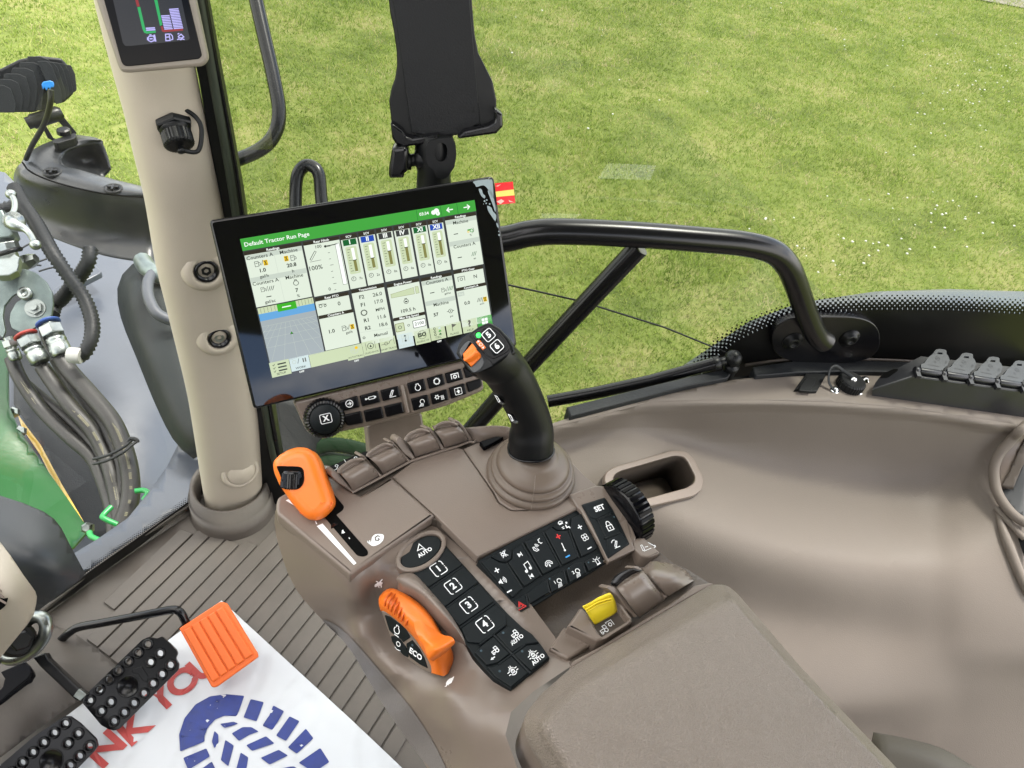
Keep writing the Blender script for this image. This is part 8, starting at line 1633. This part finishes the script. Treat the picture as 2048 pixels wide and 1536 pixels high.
def kd(sym, c):
    def f(a, sh):
        u, v = sh.uv(*c); s = mm; W1 = 1
        if sym == 'arrow': a.ring(u, v, 4 * s, .8 * s, 1, 18); a.line([(u - 2.2 * s, v), (u + 2 * s, v)], 1 * s, 1); a.line([(u + .2 * s, v - 1.9 * s), (u + 2.2 * s, v), (u + .2 * s, v + 1.9 * s)], 1 * s, 1)
        if sym == 'cyl': a.line([(u - 2 * s, v - 1.4 * s), (u + 4.6 * s, v - 1.4 * s), (u + 4.6 * s, v + 1.4 * s), (u - 2 * s, v + 1.4 * s)], .7 * s, 1, True); a.line([(u - 5 * s, v), (u - 2 * s, v)], .9 * s, 1); a.circ(u - 5.2 * s, v, 1.1 * s, 1); a.circ(u + 5.6 * s, v, 1.1 * s, 1)
        if sym == 'hitch': a.line([(u - 3 * s, v + 2.6 * s), (u + .8 * s, v - 3.6 * s), (u + 2.4 * s, v - 3.2 * s), (u - .8 * s, v + 2.8 * s)], .8 * s, 1, True); a.line([(u - 3.6 * s, v + 4 * s), (u + 4 * s, v + 4 * s)], .7 * s, 1)
        if sym == 'eng': a.ring(u, v + .6 * s, 3.2 * s, .8 * s, 1, 16, -65, 245); a.line([(u - 1.4 * s, v - 2.4 * s), (u - 1.4 * s, v - 4 * s), (u + 1.4 * s, v - 4 * s), (u + 1.4 * s, v - 2.4 * s)], .8 * s, 1)
        if sym == 'gear':
            a.ring(u, v, 3.1 * s, .7 * s, 1, 18)
            for k in range(14): t = 6.283 * k / 14; a.line([(u + 3.3 * s * math.cos(t), v + 3.3 * s * math.sin(t)), (u + 4.3 * s * math.cos(t), v + 4.3 * s * math.sin(t))], .8 * s, 1)
        if sym == 'pto':
            a.ring(u, v + .8 * s, 1.7 * s, .8 * s, 1, 12); a.line([(u - 4.4 * s, v + 3 * s), (u - 4.4 * s, v - 2.8 * s), (u + 4.4 * s, v - 2.8 * s), (u + 4.4 * s, v + 3 * s)], .8 * s, 1)
            for k in range(8): t = 6.283 * k / 8; a.line([(u + 1.8 * s * math.cos(t), v + .8 * s + 1.8 * s * math.sin(t)), (u + 2.7 * s * math.cos(t), v + .8 * s + 2.7 * s * math.sin(t))], .7 * s, 1)
        if sym == 'light': a.ring(u + 1.2 * s, v - 1.6 * s, 2.5 * s, .8 * s, 1, 12, 90, 400); [a.line([(u - 1 * s + 1 * s * k, v + 1 * s), (u - 3.4 * s + 1.6 * s * k, v + 4 * s)], .7 * s, 1) for k in range(4)]
        if sym == 'hvac':
            a.ring(u - 2.8 * s, v - .8 * s, 1.8 * s, .8 * s, 1, 12); [a.line([(u - 2.8 * s + 2 * s * math.cos(6.283 * k / 6), v - .8 * s + 2 * s * math.sin(6.283 * k / 6)), (u - 2.8 * s + 3.2 * s * math.cos(6.283 * k / 6), v - .8 * s + 3.2 * s * math.sin(6.283 * k / 6))], .8 * s, 1) for k in range(6)]
            [a.line([(u + (2 + 1.3 * k) * s, v + 2.4 * s), (u + (2.5 + 1.3 * k) * s, v + 1 * s), (u + (1.9 + 1.3 * k) * s, v - .2 * s), (u + (2.4 + 1.3 * k) * s, v - 1.6 * s)], .6 * s, 1) for k in range(3)]; a.line([(u + 1.4 * s, v + 3.2 * s), (u + 5.6 * s, v + 3.2 * s)], .6 * s, 1)
        if sym == 'up': a.line([(u + x, v + y) for x, y in rounded([(-4.2 * s, -4 * s), (4.2 * s, -4 * s), (4.2 * s, 4 * s), (-4.2 * s, 4 * s)], 1.2 * s, 3)], .6 * s, 1, True); a.poly([(u, v - 2 * s), (u + 2.6 * s, v + .6 * s), (u + 1 * s, v + .6 * s), (u + 1 * s, v + 2.6 * s), (u - 1 * s, v + 2.6 * s), (u - 1 * s, v + .6 * s), (u - 2.6 * s, v + .6 * s)], 1); a.circ(u, v - 2.9 * s, .5 * s, 1)
    return f
BK = Btn(SPl.up(.0008), 'K', kk); M_key = mat('key_black', (.003, .003, .004), .3, spec=.18)
for l, sym, c in (([(384, 668, 6), (508, 630), (525, 705), (405, 735)], 'arrow', (455, 682)), ([(524, 632), (645, 598), (662, 672), (541, 702)], 'cyl', (594, 645)), ([(660, 596), (778, 566), (795, 636), (678, 668)], 'hitch', (735, 615)),
        ([(408, 760), (532, 732), (550, 810), (440, 832, 8)], None, 0), ([(550, 730), (668, 702), (686, 776), (566, 806)], None, 0), ([(684, 700), (802, 672), (820, 742), (702, 774)], None, 0),
        ([(836, 550, 3), (948, 518), (965, 592), (855, 622)], 'eng', (905, 574)), ([(966, 516), (1072, 486), (1090, 556), (984, 588)], 'gear', (1030, 535)), ([(1086, 484), (1192, 452), (1210, 522), (1104, 552)], 'pto', (1149, 500)), ([(1208, 448), (1300, 424), (1318, 490), (1225, 516)], None, 0),
        ([(862, 652), (972, 622), (990, 696), (882, 732)], 'light', (930, 678)), ([(990, 618), (1098, 586), (1112, 656), (1006, 692)], 'hvac', (1048, 640)), ([(1112, 580), (1215, 548), (1230, 618), (1130, 652)], 'up', (1172, 600)), ([(1225, 546), (1325, 515, 4), (1334, 570, 12), (1244, 610)], None, 0)):
    BK.make(l, kd(sym, c) if sym else None, ('strip key with %s symbol' % {'arrow': 'an arrow in a circle', 'cyl': 'a cylinder', 'hitch': 'a hitch arm', 'eng': 'an engine', 'gear': 'a gear ring', 'pto': 'a small gear in a frame', 'light': 'a work lamp', 'hvac': 'a snowflake and heat waves', 'up': 'an up arrow'}[sym]) if sym else 'blank strip key', r=2.4, h=.004, name='strip_key', parent=ks_, ch=.002, mats=[M_key, M_wht])
kc = SPl.hit(*z1('K', 292, 778)); kax = SPl.n; mb = MB()
lathe(mb, kc, kax, [(.024, 0), (.0245, .002), (.0235, .008), (.0215, .011), (.0190, .0125), (.0185, .011)], 72, 0, False, rib=.001, ribn=1); kb = mb.build('ribbed_knob', M_blk2, ks_)
mb = MB(); kc2 = SPl.hit(*z1('K', 298, 782), up=.0); lathe(mb, kc, kax, [(.0180, .008), (.0180, .0125), (.0165, .0140), (.0001, .0140)], 36); s_ = WSheet(Pl(kc + kax * .014, kax), (270, 795), (335, 780), 'K'); ar = Art(mb, s_, .0004); u, v = s_.uv(303, 783); k = .0066
ar.line([(u + x, v + y) for x, y in rounded([(-k, -k * .85), (k, -k * .85), (k, k * .85), (-k, k * .85)], .002, 4)], .0008, 1, True); ar.text(u, v, .0068, 'X', 1, .04); mb.build('knob_cap', [M_pad, M_wht], kb)
